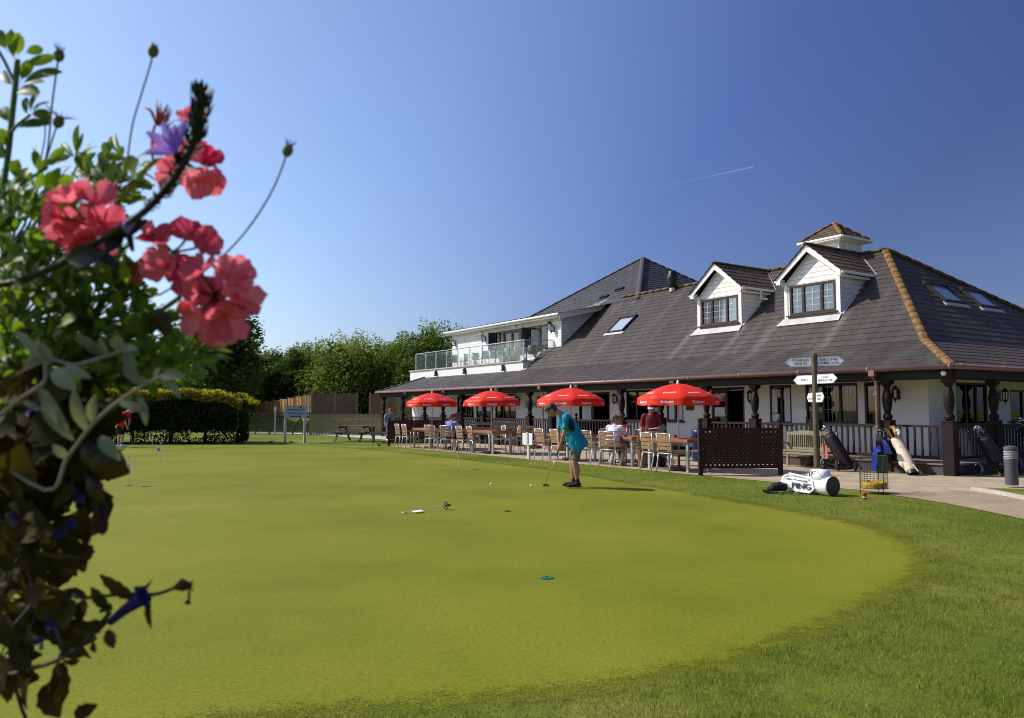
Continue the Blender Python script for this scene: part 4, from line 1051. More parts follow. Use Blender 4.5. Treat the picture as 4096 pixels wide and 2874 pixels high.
# ---- lattice screens
SCRW = mat('brown_screen_timber', (.042, .019, .012), .65, .25, 8, spec=.2)
def lattice(P, Q, h0, h1, ph, label, mid=False):
    P = V(P); Q = V(Q); d = Q-P; L = d.length; r = empty('lattice_screen', P, math.atan2(d.y, d.x), label, 'screen', 'dark lattice screens on the patio')
    for x in ([0, L] if not mid else [0, L/2, L]):
        p = MB(); p.box((x, 0, ph/2), (.09, .09, ph)); p.lathe([(.055, ph), (.03, ph+.02), (.05, ph+.05), (.06, ph+.085), (.05, ph+.12), (.015, ph+.14)], (x, 0, 0), 12); p.build('post', SCRW, r)
    f = MB(); f.span((.045, -.025, h1-.09), (L-.045, .025, h1)); f.span((.045, -.025, h0), (L-.045, .025, h0+.07)); f.build('frame', SCRW, r)
    s = MB(); n = int((L+h1-h0)/.105); H = h1-h0-.16
    for i in range(n+1):
        for sg in (1, -1):
            x0 = -H+i*.105 if sg == 1 else i*.105; a = V((x0, 0, h1-.09)); b_ = V((x0+sg*H, 0, h0+.07))
            if sg == -1: a = V((x0, 0, h1-.09)); b_ = V((x0-H, 0, h0+.07))
            # clip to the frame
            lo, hi = .045, L-.045; t0, t1 = 0, 1; dx = b_.x-a.x
            for lim, sgn_ in ((lo, 1), (hi, -1)):
                ta = (lim-a.x)/dx
                if (a.x-lim)*sgn_ < 0: t0 = max(t0, ta)
                if (b_.x-lim)*sgn_ < 0: t1 = min(t1, ta)
            if t1-t0 < .05: continue
            p = a.lerp(b_, t0); q = a.lerp(b_, t1); y = .009*sg
            s.bar((p.x, y, p.z), (q.x, y, q.z), .010, .078 if sg == 1 else .022, up=(0, -1, 0)) if False else s.bar((p.x, y, p.z), (q.x, y, q.z), .054 if sg == 1 else .063, .010, up=(0, 1, 0))
    s.build('lattice', SCRW, r)
    return r
lattice(W(3.52, -4.44), W(2.62, -2.74), .16, 1.10, 1.19, 'brown lattice screen right of the largest red umbrella, shadow on the paving')
lattice(W(20.96, -4.36), W(19.45, -2.2), .12, 1.08, 1.08, 'dark lattice screen at the far left end of the patio')
# ---- blank white sign on a post
r = empty('white_sign_post', W(10.72, -4.33, 0), FV+.15, 'small blank white sign on a weathered white post by the patio edge', 'sign')
WPOST = mat('weathered_white_paint', (.66, .66, .64), .8, .15, 14)
p = MB(); p.box((0, .03, .40), (.075, .075, .80)); p.build('post', WPOST, r)
p = MB(); p.box((0, -.02, .62), (.44, .018, .36)); p.build('board', WHITEINK, r)
p = MB(); p.box((0, -.045, .66), (.075, .02, .32)); p.build('batten', WPOST, r)
# ---- arched blackboard, litter bin, planter, bag
r = empty('chalkboard', W(8.15, -1.3, .012), FV+math.pi+.0, 'arched black chalkboard behind the man in the maroon shirt', 'chalkboard')
pts = [(-.36, 0, .0), (.36, 0, .0), (.36, 0, .95)] + [(.36*math.cos(a), 0, .95+.19*math.sin(a)) for a in [math.pi*i/10 for i in range(1, 10)]] + [(-.36, 0, .95)]
p = MB(); p.prism(pts, (0, .03, 0)); p.build('board', mat('chalkboard_black', (.012, .012, .013), .6), r); 
p = MB(); p.bar((-.3, .05, .9), (-.3, .4, 0), .03, .03); p.bar((.3, .05, .9), (.3, .4, 0), .03, .03); p.build('strut', DARKW, r)
r = empty('litter_bin', W(6.95, -.75, .012), FV, 'dark blue litter bin behind the near lattice screen', 'bin')
BLUEP = mat('dark_blue_plastic', (.012, .022, .12), .4, .1, 3, bumpy=.03)
p = MB(); p.lathe([(.22, 0), (.24, .05), (.245, .78), (.25, .80), (.25, .86), (.22, .93), (.1, .96)], n=20); p.build('body', BLUEP, r, smooth=True)
p = MB(); p.box((-.02, -.235, .68), (.20, .06, .13)); p.build('opening', BLACKM, r)
r = empty('flower_planter', W(6.0, -3.95, .012), FV, 'planter of pink and white flowers at the striped shirt man\'s table', 'planter')
p = MB(); p.lathe([(.10, 0), (.15, .5), (.17, .52), (.17, .55), (.15, .55)], n=14); p.build('pot', TERRA, r)
PINKM = leaf_mat('small_pink_petal', (.55, .03, .08), (.85, .25, .35), .3); LEAFS = leaf_mat('small_leaf', (.03, .07, .01), (.12, .20, .03), .3)
def tuft(mb, c, rad, n, size, rn, squash=1):
    for _ in range(n):
        d = V((rn.gauss(0, 1), rn.gauss(0, 1), rn.gauss(0, 1))).normalized(); p = V(c)+V((d.x*rad, d.y*rad, d.z*rad*squash))*rn.uniform(.3, 1)
        a = V((rn.gauss(0, 1), rn.gauss(0, 1), rn.gauss(0, 1))).normalized(); b = a.cross(d if abs(a.dot(d)) < .95 else V((1, .2, .1))).normalized(); s = size*rn.uniform(.6, 1.3)
        mb.poly([p-a*s, p-b*s*.5, p+a*s, p+b*s*.5], col=rn.random())
rp = random.Random(4)
p = MB(); tuft(p, (0, 0, .66), .17, 220, .03, rp); p.build('foliage', LEAFS, r)
p = MB(); tuft(p, (-.05, -.05, .76), .12, 60, .022, rp); p.build('blossom', PINKM, r)
r = empty('glass', W(6.75, -3.55, .79), 0, 'tall clear drinking glass on the table by the woman in sunglasses', 'glass'); p = MB(); p.lathe([(.028, .01), (.036, .16)], n=14, cap=False); p.build('tumbler', glass_mat('clear_glass', (.93, .95, .96), .02, .1), r, smooth=True)
p = MB(); p.lathe([(.028, 0), (.028, .012)], n=14); p.build('base', WHITEINK, r)
r = empty('condiment_bottle', W(6.35, -3.6, .79), 0, 'small glass salt shaker on the striped shirt man\'s table', 'shaker'); p = MB(); p.lathe([(.02, 0), (.022, .05), (.012, .07)], n=10); p.build('jar', WHITEINK, r); p = MB(); p.lathe([(.013, .07), (.014, .09), (.005, .10)], n=10); p.build('lid', ALU, r)
r = empty('black_bag', W(6.1, -3.3, .012), .3, 'soft black bag on the paving beneath the striped shirt man\'s table', 'bag')
BLACKF = mat('black_fabric', (.012, .012, .014), .85, .25, 9, bumpy=.4)
p = MB(); p.rings([[V((.24*s*math.cos(a), .14*s*math.sin(a), z)) for a in [2*math.pi*i/14 for i in range(14)]] for s, z in ((.9, 0), (1, .08), (.9, .18), (.6, .25), (.3, .27))]); p.build('body', BLACKF, r, smooth=True)
p = MB(); p.tube([(-.12, 0, .24), (-.06, 0, .34), (.06, 0, .34), (.12, 0, .24)], .012, 6); p.build('handle', BLACKF, r)
for i, (t, b, lab) in enumerate(((13.0, -3.5, 'small dark pot on the second umbrella table'), (5.35, -3.4, 'small brown pot on the table by the near lattice screen'))):
    r = empty('table_pot', W(t, b, .79), 0, lab, 'pot', 'pots on the patio tables'); p = MB(); p.lathe([(.045, 0), (.055, .06), (.05, .065)], n=12); p.build('body', TERRA, r)
    p = MB(); p.lathe([(.05, .065), (.02, .085)], n=12); p.build('lid', DARKW, r)
# ---- balcony furniture
RATT = mat('silver_weave', (.50, .50, .47), .6, .15, 30, bumpy=.3); RATB = mat('brown_weave', (.33, .24, .13), .6, .2, 30, bumpy=.3)
def make_bchair(m):
    r = empty('balcony_chair', (0, 0, 0)); n = 9
    b = MB(); g = []
    for z, rr in ((.44, .235), (.60, .25), (.78, .265), (.82, .26)): g.append([V((rr*math.cos(a), -.02+rr*.95*math.sin(a), z)) for a in [math.pi+math.pi*i/n for i in range(n+1)]])
    b.rings(g, cap=False, closed=False); b.build('backrest', m, r, smooth=True)
    s = MB(); s.lathe([(.23, .42), (.24, .44), (.2, .455)], n=18); s.build('seat', m, r)
    f = MB(); f.tube([(.26, .16, .0), (.27, .14, .62), (.26, -.02, .66), (.2, -.2, .80), (0, -.27, .83), (-.2, -.2, .80), (-.26, -.02, .66), (-.27, .14, .62), (-.26, .16, 0)], .012, 6)
    f.build('frame', ALU, r, smooth=True)
    for s_ in (-1, 1): l = MB(); l.tube([(s_*.18, -.12, .43), (s_*.22, -.24, 0)], .012, 6); l.build('leg', ALU, r)
    return r
bc0 = make_bchair(RATT); bc1 = make_bchair(RATB); ub = [False]; ub1 = [False]; BCG = 'chairs on the balcony'
fz = 3.70
for t, b, rz, lab in ((28.2, 2.72, FV+2.2, 'leftmost woven chair on the balcony'), (27.1, 2.75, FV+2.6, 'second woven chair from the left on the balcony'), (25.7, 2.70, FV-1.2, 'third woven balcony chair, left of the pair by the small table'),
                      (24.7, 2.62, FV+1.9, 'fourth woven balcony chair from the left, behind the glass'), (24.1, 2.80, FV-1.4, 'woven balcony chair at the left side of the left small table'), (22.5, 2.66, FV+1.5, 'woven balcony chair at the right side of the left small table'), (21.5, 2.62, FV-1.5, 'silver woven balcony chair left of the right small table, below the window')):
    place(bc0, ub, W(t, b, fz), rz, lab, 'chair', BCG)
place(bc1, ub1, W(20.55, 2.72, fz), FV+1.5, 'brown woven chair at the right end of the balcony', 'chair', BCG)
def make_btable():
    r = empty('balcony_table', (0, 0, 0)); p = MB(); p.box((0, 0, .72), (.62, .62, .022)); p.build('tabletop', ALU, r); p = MB(); p.tube([(0, 0, 0), (0, 0, .71)], .03, 8); p.box((0, 0, .015), (.42, .06, .03)); p.box((0, 0, .0151), (.06, .42, .032)); p.build('pedestal', ALU, r); return r
bt = make_btable(); ut = [False]
place(bt, ut, W(23.3, 2.70, fz), FV, 'left small aluminium table on the balcony', 'table', 'tables on the balcony'); place(bt, ut, W(20.98, 2.66, fz), FV, 'right small aluminium table on the balcony below the windows', 'table', 'tables on the balcony')
# ------------------------------------------------------------------ near props
WOODG = mat('weathered_bench_timber', (.27, .23, .13), .8, .3, 7, tint=(.34, .30, .20), bumpy=.3)
r = empty('garden_bench', W(3.72, -.32, .012), FNV, 'weathered wooden garden bench with slatted back behind the signpost', 'bench')
L = 1.55
for x in (-L/2+.04, L/2-.04):
    p = MB(); p.box((x, .25, .3), (.06, .06, .60)); p.build('leg', WOODG, r); p = MB(); p.bar((x, -.28, 0), (x, -.33, .92), .06, .06, up=(1, 0, 0)); p.build('leg', WOODG, r)
    p = MB(); p.box((x, -.01, .62), (.065, .60, .035)); p.build('armrest', WOODG, r)
p = MB(); 
for i in range(5): p.box((0, -.22+.115*i, .43), (L-.1, .095, .025))
p.box((0, .255, .38), (L-.12, .03, .075)); p.build('seat', WOODG, r)
p = MB(); n = 22
for i in range(n): x = -L/2+.10+(L-.2)*i/(n-1); p.bar((x, -.285, .47), (x, -.32, .84), .038, .014, up=(1, 0, 0))
p.box((0, -.283, .48), (L-.12, .03, .06))
pts = [(-L/2+.07, -.34, .83), (L/2-.07, -.34, .83), (L/2-.07, -.34, .90), (.35, -.34, .95), (-.35, -.34, .95), (-L/2+.07, -.34, .90)]; p.prism(pts, (0, .035, 0)); p.build('backrest', WOODG, r)

# signpost
POST = mat('tanalised_post', (.085, .075, .03), .85, .3, 9, tint=(.17, .13, .07), stretch=(3, 3, .5), bumpy=.5)
SIGNW = mat('sign_face_white', (.90, .90, .90), .5, .05, 2, bumpy=0)
r = empty('fingerpost', W(2.80, -1.10, .012), 0, 'round wooden signpost with three pairs of white arrow signs', 'signpost')
p = MB(); p.lathe([(.078, 0), (.072, 1.2), (.068, 2.90), (.066, 2.91)], n=14); p.build('post', POST, r, smooth=False)
def arrow(z, ang, lines, w_=.62, h=.225, sz=.07, tw=None):
    """arrow board pointing along +X of its own frame, face outward both sides"""
    M = Matrix.Rotation(ang, 4, 'Z') @ Matrix.Translation((0, 0, z)); b = MB(M)
    x0 = .07; pts = [(x0, -.008, -h/2), (x0+w_-.13, -.008, -h/2), (x0+w_, -.008, 0), (x0+w_-.13, -.008, h/2), (x0, -.008, h/2)]
    b.prism(pts, (0, .016, 0)); o = b.build('arrow_sign', SIGNW, r)
    k = MB(M); e = .012
    inner = [(x0+e, -.0095, -h/2+e), (x0+w_-.136, -.0095, -h/2+e), (x0+w_-e*1.6, -.0095, 0), (x0+w_-.136, -.0095, h/2-e), (x0+e, -.0095, h/2-e)]
    for s in (0, 1):
        pp = [V(q) for q in inner]
        if s: pp = [V((q.x, .0095, q.z)) for q in pp]
        for a, c in zip(pp, pp[1:]+pp[:1]): k.bar(a, c, .0035, .002, up=(0, 1, 0))
    k.build('border', INK, o)
    t = MB()
    for s in (0, 1):
        for i, ln in enumerate(lines):
            zz = (len(lines)-1)*.5*sz*1.18 - i*sz*1.18; xm = x0+(w_-.10)/2
            Mt = M @ Matrix.Translation((xm, -.0105 if s == 0 else .0105, zz)) @ (Matrix.Rotation(math.pi, 4, 'Z') if s else Matrix.Identity(4)) @ Matrix.Rotation(math.pi/2, 4, 'X')
            text_on(t, ln, Mt, sz*1.15, min(.44, .047*len(ln)) if tw is None else tw[i], bold=.0022)
    t.build('lettering', INK, o)
arrow(2.70, R(180-20), ['STONELEES', 'HEIGHTS'], tw=(.40, .30)); arrow(2.71, R(-20), ['EXECUTIVE', 'COURSE 1st Tee'], tw=(.40, .47))
arrow(2.26, R(116), ['PAR 3'], tw=(.2,)); arrow(2.27, R(-64), ['GOLF', 'SIMULATOR'], tw=(.22, .45))
arrow(1.82, R(85), ['TO', 'RECEPTION'], .62, .23, tw=(.1, .44)); arrow(1.81, R(-95), ['DRIVING', 'RANGE'], .62, .23, tw=(.36, .28))

# wire mesh bin
r = empty('wire_mesh_bin', (6.60, 14.25, 0), .2, 'green wire mesh litter bin with yellow bag at the lawn edge', 'bin')
GW = mat('green_black_wire', (.035, .045, .03), .6, .2, 10)
RR = .235; z0, z1 = .10, .68
p = MB()
for i in range(26):
    a = 2*math.pi*i/26; p.tube([(RR*math.cos(a), RR*math.sin(a), z0), (RR*math.cos(a), RR*math.sin(a), z1)], .0025, 4, cap=False)
for i in range(17):
    z = z0+(z1-z0)*i/16; p.tube([(RR*math.cos(2*math.pi*j/26), RR*math.sin(2*math.pi*j/26), z) for j in range(27)], .0025 if 0 < i < 16 else .007, 4, cap=False)
p.build('basket', GW, r)
for i in range(3): a = .6+2*math.pi*i/3; p = MB(); p.tube([(RR*math.cos(a), RR*math.sin(a), .66), (RR*math.cos(a), RR*math.sin(a), 0)], .008, 6); p.build('leg', GW, r)
p = MB(); p.lathe([(.215, .105), (.222, .16), (.21, .215), (.19, .19), (.0, .18)], n=24, cap=False)
for v_i, v in enumerate(p.v): p.v[v_i] = (v[0], v[1], v[2]+.012*math.sin(v_i*1.7) if v[2] > .15 else v[2])
p.build('bin_liner', mat('yellow_bag', (.62, .34, .02), .4, .15, 12, bumpy=.4), r, smooth=True)
# drink can
r = empty('drink_can', (5.96, 13.22, .006), .4, 'red drink can standing on the grass beside the wire bin', 'can')
p = MB(); p.lathe([(.027, 0), (.033, .008), (.033, .105), (.028, .118)], n=20); cb_ = p.build('body', mat('red_can_paint', (.55, .015, .012), .25, .1, 20, metal=.3, bumpy=0), r, smooth=False)
p = MB(); p.lathe([(.0335, .035), (.0335, .05)], n=20, cap=False); p.build('stripe', WHITEINK, cb_)
p = MB(); p.lathe([(.027, .118), (.028, .121), (.024, .119)], n=20); p.build('lid', ALU, r)
# bollard light
r = empty('bollard_light', (9.80, 15.32, .05), .3, 'grey louvred bollard light on the grass island', 'bollard light')
BOLG = mat('bollard_grey', (.075, .075, .085), .5, .2, 5); 
p = MB(); p.lathe([(.115, 0), (.115, .42), (.112, .425)], n=24); p.build('post', BOLG, r, smooth=False)
p = MB(); p.lathe([(.122, .42), (.122, .50), (.118, .51)], n=24); p.lathe([(.122, .68), (.128, .69), (.12, .74), (.06, .765), (.0, .77)], n=24, cap=False); p.build('head', BOLG, r)
p = MB(); 
for i in range(5): z = .515+i*.033; p.lathe([(.09, z+.02), (.128, z), (.128, z+.006), (.092, z+.026)], n=24)
p.build('louvres', mat('louvre_silver', (.62, .56, .54), .35, .1, 5, metal=.4, bumpy=0), r)
p = MB(); p.lathe([(.085, .5), (.085, .69)], n=20); p.build('diffuser', mat('frosted_diffuser', (.45, .42, .42), .4), r)

# ---- golf bags
def bag_body(mb, a, b, r0, r1, n=16, bulge=.0, flat=.85, up=(0, 0, 1)):
    a = V(a); b = V(b); K = 9; pts = [a.lerp(b, i/K) for i in range(K+1)]; rs = [r0+(r1-r0)*i/K + bulge*math.sin(math.pi*i/K) for i in range(K+1)]
    mb.tube(pts, rs, n, flat=flat, side=up)
def clubs(parent, base, dirv, n, mats, rn, spread=.05, ln=(.16, .3), wood=0):
    d = V(dirv).normalized(); s = d.cross(V((0, 0, 1)) if abs(d.z) < .9 else V((0, 1, 0))).normalized(); q = s.cross(d)
    for i in range(n):
        o = V(base)+s*rn.uniform(-spread, spread)+q*rn.uniform(-spread, spread); e = o+d*rn.uniform(*ln)+s*rn.uniform(-.03, .03)
        c = MB(); c.tube([o-d*.1, e], .005, 6); 
        if i < wood: c.ball(e+s*.02, (.045, .05, .035), 10, 7)
        else: c.bar(e-s*.005, e+s*.07+d*.02, .03, .012); c.ball(e+s*.04+d*.015, (.022, .014, .03), 8, 6)
        c.build('golf_club', mats[i % len(mats)], parent, smooth=(i < wood))
CLUBM = mat('club_steel', (.55, .55, .56), .18, .05, 5, metal=1, bumpy=0)
rc = random.Random(11)
# white staff bag lying on the lawn
WV = mat('white_vinyl', (.82, .80, .78), .38, .05, 7, bumpy=.12, spec=.6)
r = empty('golf_bag_lying', (5.40, 14.22, .0), R(-60), 'large white golf bag lying on the lawn with black lettering', 'golf bag'); r.scale = (1.28, 1.12, 1.10)
p = MB(); K = 16
for i in range(1): pass
secs = []
prof = [(-.42, .11), (-.40, .135), (-.30, .145), (-.12, .14), (.05, .142), (.16, .145), (.22, .15), (.24, .158), (.36, .165), (.385, .165), (.40, .155)]
p.rings([[V((x, rr*.98*math.cos(a), .155+rr*math.sin(a)*(.95))) for a in [2*math.pi*j/22 for j in range(22)]] for x, rr in prof])
p.build('body', WV, r, smooth=True)
p = MB(); # pocket panel with lettering
p.prism([(-.20, -.165, .035), (.13, -.165, .025), (.20, -.16, .10), (.17, -.155, .22), (-.17, -.155, .225), (-.22, -.16, .12)], (0, .06, .02)); pk_ = p.build('pocket', WV, r)
tx = MB(); Mt = Matrix.Translation((-.01, -.171, .125)) @ Matrix.Rotation(R(88), 4, 'X'); text_on(tx, 'PING', Mt, .135, .32, bold=.004); tx.build('lettering', INK, pk_)
p = MB(); # hood
p.rings([[V((x, .15*s*math.cos(a), z+.13*s*math.sin(a))) for a in [2*math.pi*j/16 for j in range(16)]] for x, s, z in ((.02, .35, .30), (.08, .75, .31), (.18, .95, .30), (.28, .9, .30), (.33, .6, .29))]); p.build('hood', WV, r, smooth=True)
tx = MB(); text_on(tx, 'P', Matrix.Translation((.14, -.148, .335)) @ Matrix.Rotation(R(70), 4, 'X') @ Matrix.Rotation(R(15), 4, 'Z'), .11, .06, bold=.006); tx.build('lettering', INK, r)
p = MB(); p.tube([(.33, -.13, .30), (.20, -.12, .39), (.05, -.10, .37)], .0045, 5); p.build('piping', BLACKM, r)
p = MB(); p.tube([(-.36, -.10, .24), (-.25, -.10, .32), (-.10, -.11, .30), (.06, -.12, .27), (.12, -.14, .22)], .022, 8, flat=.5); p.tube([(-.34, -.12, .22), (-.2, -.15, .25), (-.05, -.16, .23), (.08, -.16, .22)], .020, 8, flat=.5); p.build('strap', WV, r, smooth=True)
p = MB(); p.lathe([(.155, 0), (.16, .012), (.15, .02), (.14, .012)], n=22, M=Matrix.Translation((.395, 0, .158)) @ Matrix.Rotation(math.pi/2, 4, 'Y')); p.lathe([(.145, .006), (.10, .012), (.0, .012)], n=22, cap=False, M=Matrix.Translation((.397, 0, .158)) @ Matrix.Rotation(math.pi/2, 4, 'Y')); p.build('bag_bottom', BLACKM, r)
p = MB(); p.bar((.02, .02, .28), (.20, .04, .50), .018, .018); p.build('umbrella_handle', BLACKM, r)
r2 = empty('golf_club_covers', (4.93, 14.35, 0), 0, 'dark club head covers spilling from the mouth of the white golf bag', 'club covers')
p = MB(); p.tube([(.10, 0, .10), (-.02, -.01, .12), (-.14, -.02, .10), (-.20, -.03, .06)], [.07, .085, .075, .03], 12); p.build('head_cover', BLACKF, r2, smooth=True)
p = MB(); p.tube([(.06, .08, .08), (-.08, .1, .09), (-.2, .09, .06)], [.05, .065, .04], 10); p.build('head_cover', BLACKF, r2, smooth=True)
p = MB(); p.tube([(-.2, -.04, .11), (-.05, -.06, .16), (.08, -.07, .17)], .014, 8); p.build('zip', CLUBM, r2)
r2 = empty('black_glove', (4.72, 14.16, .0), .2, 'small black glove lying on the grass left of the white bag', 'glove')
p = MB(); p.prism([(-.10, 0, .005), (.10, -.03, .005), (.12, .06, .01), (.0, .07, .055), (-.11, .06, .07)], (0, .03, .004)); p.build('palm', BLACKF, r2)
for i, (a_, b_) in enumerate((((-.10, .06, .03), (-.15, .09, .075)), ((-.11, .03, .02), (-.17, .04, .05)))): p = MB(); p.tube([a_, b_], .012, 6); p.build('finger', BLACKF, r2)
def club_thing(name, grip, head, label, headdir=(1, 0, 0), dark=False, cat='golf club', hm=None):
    g, h = V(grip), V(head); r = empty(name, h, 0, label, cat); g = g-h; h = V((0, 0, 0)); d = (h-g).normalized()
    p = MB(); p.tube([g, g+d*.27], [.013, .011], 8); p.build('grip', BLACKM, r, smooth=True)
    p = MB(); p.tube([g+d*.27, h-d*.06], .0062, 6); p.build('shaft', CLUBM, r, smooth=True)
    p = MB(); hd = V(headdir).normalized(); p.tube([h-d*.07, h+V((0, 0, .03))], .007, 6); p.bar(h+V((0, 0, .016))-hd*.03, h+V((0, 0, .016))+hd*.09, .028, .028); p.build('club_head', hm or CLUBM, r)
    return r
club_thing('golf_club', (5.55, 14.25, .40), (5.02, 13.88, .012), 'iron golf club leaning down from the white bag to the grass', (.9, .3, 0))
club_thing('golf_club', (5.25, 14.05, .02), (4.80, 14.0, .012), 'steel club shaft lying flat in the grass below the white bag', (.3, 1, 0))

# trolley with black bag
TYRE = mat('grey_tyre', (.16, .145, .13), .8, .2, 10); 
def wheel(parent, c, rad, ax=(1, 0, 0), w_=.045):
    ax = V(ax).normalized(); q = ax.to_track_quat('Z', 'Y').to_matrix().to_4x4(); M = Matrix.Translation(c) @ q
    t = MB(M); t.lathe([(rad-.03, -w_/2), (rad-.006, -w_/2), (rad, 0), (rad-.006, w_/2), (rad-.03, w_/2), (rad-.03, -w_/2)], n=24, cap=False); o = t.build('wheel', TYRE, parent, smooth=True)
    h = MB(M); h.lathe([(.03, -w_/2), (.03, w_/2)], n=12)
    for i in range(6): a = math.pi*i/3; h.bar((.02*math.cos(a), .02*math.sin(a), 0), ((rad-.03)*math.cos(a), (rad-.03)*math.sin(a), 0), .022, .012)
    h.lathe([(rad-.045, -.012), (rad-.03, -.012), (rad-.03, .012), (rad-.045, .012)], n=24, cap=False); h.build('rim', BLACKM, o)
# local frame: X right along facade, Y away. Bag leans: base at right/back, mouth up-left
def trolley(loc, rz, label, bagm, lean=-.35, covers=None, scale=1, towel=True, wood=4):
    r = empty('golf_trolley', loc, rz, label, 'golf trolley'); r.scale = (scale,)*3
    wheel(r, (-.27, -.10, .14), .14, (1, .15, 0)); wheel(r, (.20, -.16, .14), .14, (1, .15, 0)); wheel(r, (.42, .22, .095), .095, (1, .3, 0))
    f = MB(); f.tube([(-.27, -.10, .14), (.0, .02, .30), (.20, -.16, .14)], .012, 8); f.tube([(0, .02, .30), (.40, .22, .12)], .014, 8); f.tube([(.02, .0, .30), (-.32, -.02, .86), (-.36, -.02, .98)], .014, 8); f.tube([(-.05, -.1, .14), (.15, -.15, .14)], .008, 6)
    f.tube([(-.44, -.05, .98), (-.30, 0, .98)], .02, 8); f.build('trolley_frame', BLACKM, r, smooth=True)
    b = MB(); a0 = V((.30, .10, .12)); a1 = V((-.12, -.02, .88)); bag_body(b, a0, a1, .15, .155, 16, .03); b.build('bag', bagm, r, smooth=True)
    b = MB(); d = (a1-a0).normalized(); bag_body(b, a0+d*.1+V((-.06, -.10, 0)), a0+d*.42+V((-.05, -.10, 0)), .075, .07, 12, .02); b.build('pocket', bagm, r, smooth=True)
    b = MB(); b.tube([a1, a1+d*.03], .132, 16); b.build('collar', BLACKM, r)
    clubs(r, a1, d+V((-.1, 0, .15)), 9, [CLUBM, BLACKM, CLUBM], rc, .07, (.10, .24), wood)
    if towel:
        t = MB(); t.prism([(-.16, -.16, .62), (-.10, -.17, .62), (-.06, -.18, .30), (-.14, -.18, .28)], (0, .012, 0)); t.build('towel', mat('orange_towel', (.65, .13, .04), .9, .2, 20, bumpy=.4), r)
        t = MB(); t.prism([(-.17, -.13, .55), (-.11, -.14, .55), (-.12, -.15, .27), (-.22, -.15, .27)], (0, .01, 0)); t.build('pouch', mat('blue_pouch', (.05, .05, .35), .5), r)
    return r
BAGB = mat('black_red_bag', (.012, .010, .011), .6, .3, 3, tint=(.028, .011, .012), bumpy=.3)
trolley(W(2.68, -.55, .012), FV, 'black golf trolley with a full black bag of clubs right of the wooden bench', BAGB, scale=1.0)
BAGN = mat('black_navy_bag', (.010, .011, .018), .6, .3, 3, bumpy=.3)
trolley(W(-.15, 1.15, .012), FV+.9, 'dark blue and black golf trolley against the end veranda right of the corner post', BAGN, towel=False, scale=1.02)
trolley(W(-.35, 3.0, .012), FV+.5, 'black golf trolley at the right edge of the picture behind the bollard light', BLACKF, towel=False, scale=1.22)
# upright black/blue stand bag
r = empty('stand_golf_bag', W(1.62, -.28, .012), FV, 'black golf bag with bright blue towel standing behind the wire bin', 'golf bag')
p = MB(); bag_body(p, (.02, 0, .0), (-.02, .08, .86), .125, .12, 16, .01); p.build('body', BLACKF, r, smooth=True)
p = MB(); p.prism([(-.05, -.14, .62), (.06, -.14, .66), (.10, -.15, .52), (.0, -.15, .48), (-.04, -.15, .06), (-.16, -.15, .05), (-.15, -.15, .35), (-.12, -.15, .5)], (0, .02, 0)); p.build('towel', mat('shiny_blue', (.02, .04, .36), .25, .2, 9, bumpy=.4), r)
p = MB(); p.prism([(.10, -.10, .80), (.16, -.08, .78), (.30, -.04, .46), (.14, -.08, .46)], (0, .04, 0)); p.build('hood', NAVY, r)
clubs(r, (-.02, .08, .86), (-.05, .05, 1), 7, [BLACKM, BLACKM, CLUBM], rc, .06, (.12, .22), 4)
# cream bag leaning on the rail
CREAM = mat('cream_canvas', (.62, .50, .36), .7, .12, 6, bumpy=.35)
r = empty('cream_golf_bag', W(.95, -.22, .012), FV, 'cream golf bag leaning on the veranda rail near the corner post', 'golf bag'); r.scale = (1.08, 1.08, 1.0)
a0 = V((.12, -.12, .06)); a1 = V((-.40, .20, .80)); d = (a1-a0).normalized()
p = MB(); K = 10; p.tube([a0.lerp(a1, i/K) for i in range(K+1)], [.105, .118, .125, .13, .132, .128, .122, .12, .122, .128, .125], 16); p.build('body', CREAM, r, smooth=True)
p = MB(); p.tube([a0+d*.12+V((-.07, -.05, 0)), a0+d*.25+V((-.08, -.05, 0)), a0+d*.48+V((-.07, -.05, 0))], [.05, .09, .06], 12); p.build('pocket', CREAM, r, smooth=True)
p = MB(); p.tube([a0+d*.6+V((.05, -.08, 0)), a0+d*.75+V((.04, -.09, 0)), a0+d*.85+V((.03, -.06, 0))], [.03, .05, .03], 10); p.build('pocket', CREAM, r, smooth=True)
p = MB(); p.tube([a0-d*.05, a0+d*.02], .112, 16); p.build('bag_bottom', BLACKM, r)
p = MB(); p.tube([a1-V((-.02, -.12, .1)), (-.42, .30, .0)], .008, 6); p.build('stand_leg', BLACKM, r)
p = MB(); p.tube([a0+d*.25+V((.11, -.03, 0)), a0+d*.3+V((.19, -.1, -.06)), a0+d*.05+V((.18, -.06, 0))], .012, 6); p.build('strap', CREAM, r)
TANC = mat('tan_head_cover', (.55, .30, .10), .85, .12, 12, bumpy=.3)
for i, (q, e) in enumerate((((-.06, 0, 0), (-.20, -.02, .20)), ((0, .03, 0), (-.06, .03, .27)), ((.05, .04, 0), (.04, .05, .19)))):
    p = MB(); s = a1+V(q); hd = a1+V(e); p.tube([s, s.lerp(hd, .6), hd], [.03, .032, .045], 10); p.ball(hd+V((-.035, 0, .01)), (.075, .05, .05), 12, 8); p.build('head_cover', TANC if i < 2 else CREAM, r, smooth=True)
p = MB(); p.ball(a1+V((-.17, -.05, .0)), (.055, .03, .03), 10, 6); p.build('club_head', WHITEINK, r, smooth=True)

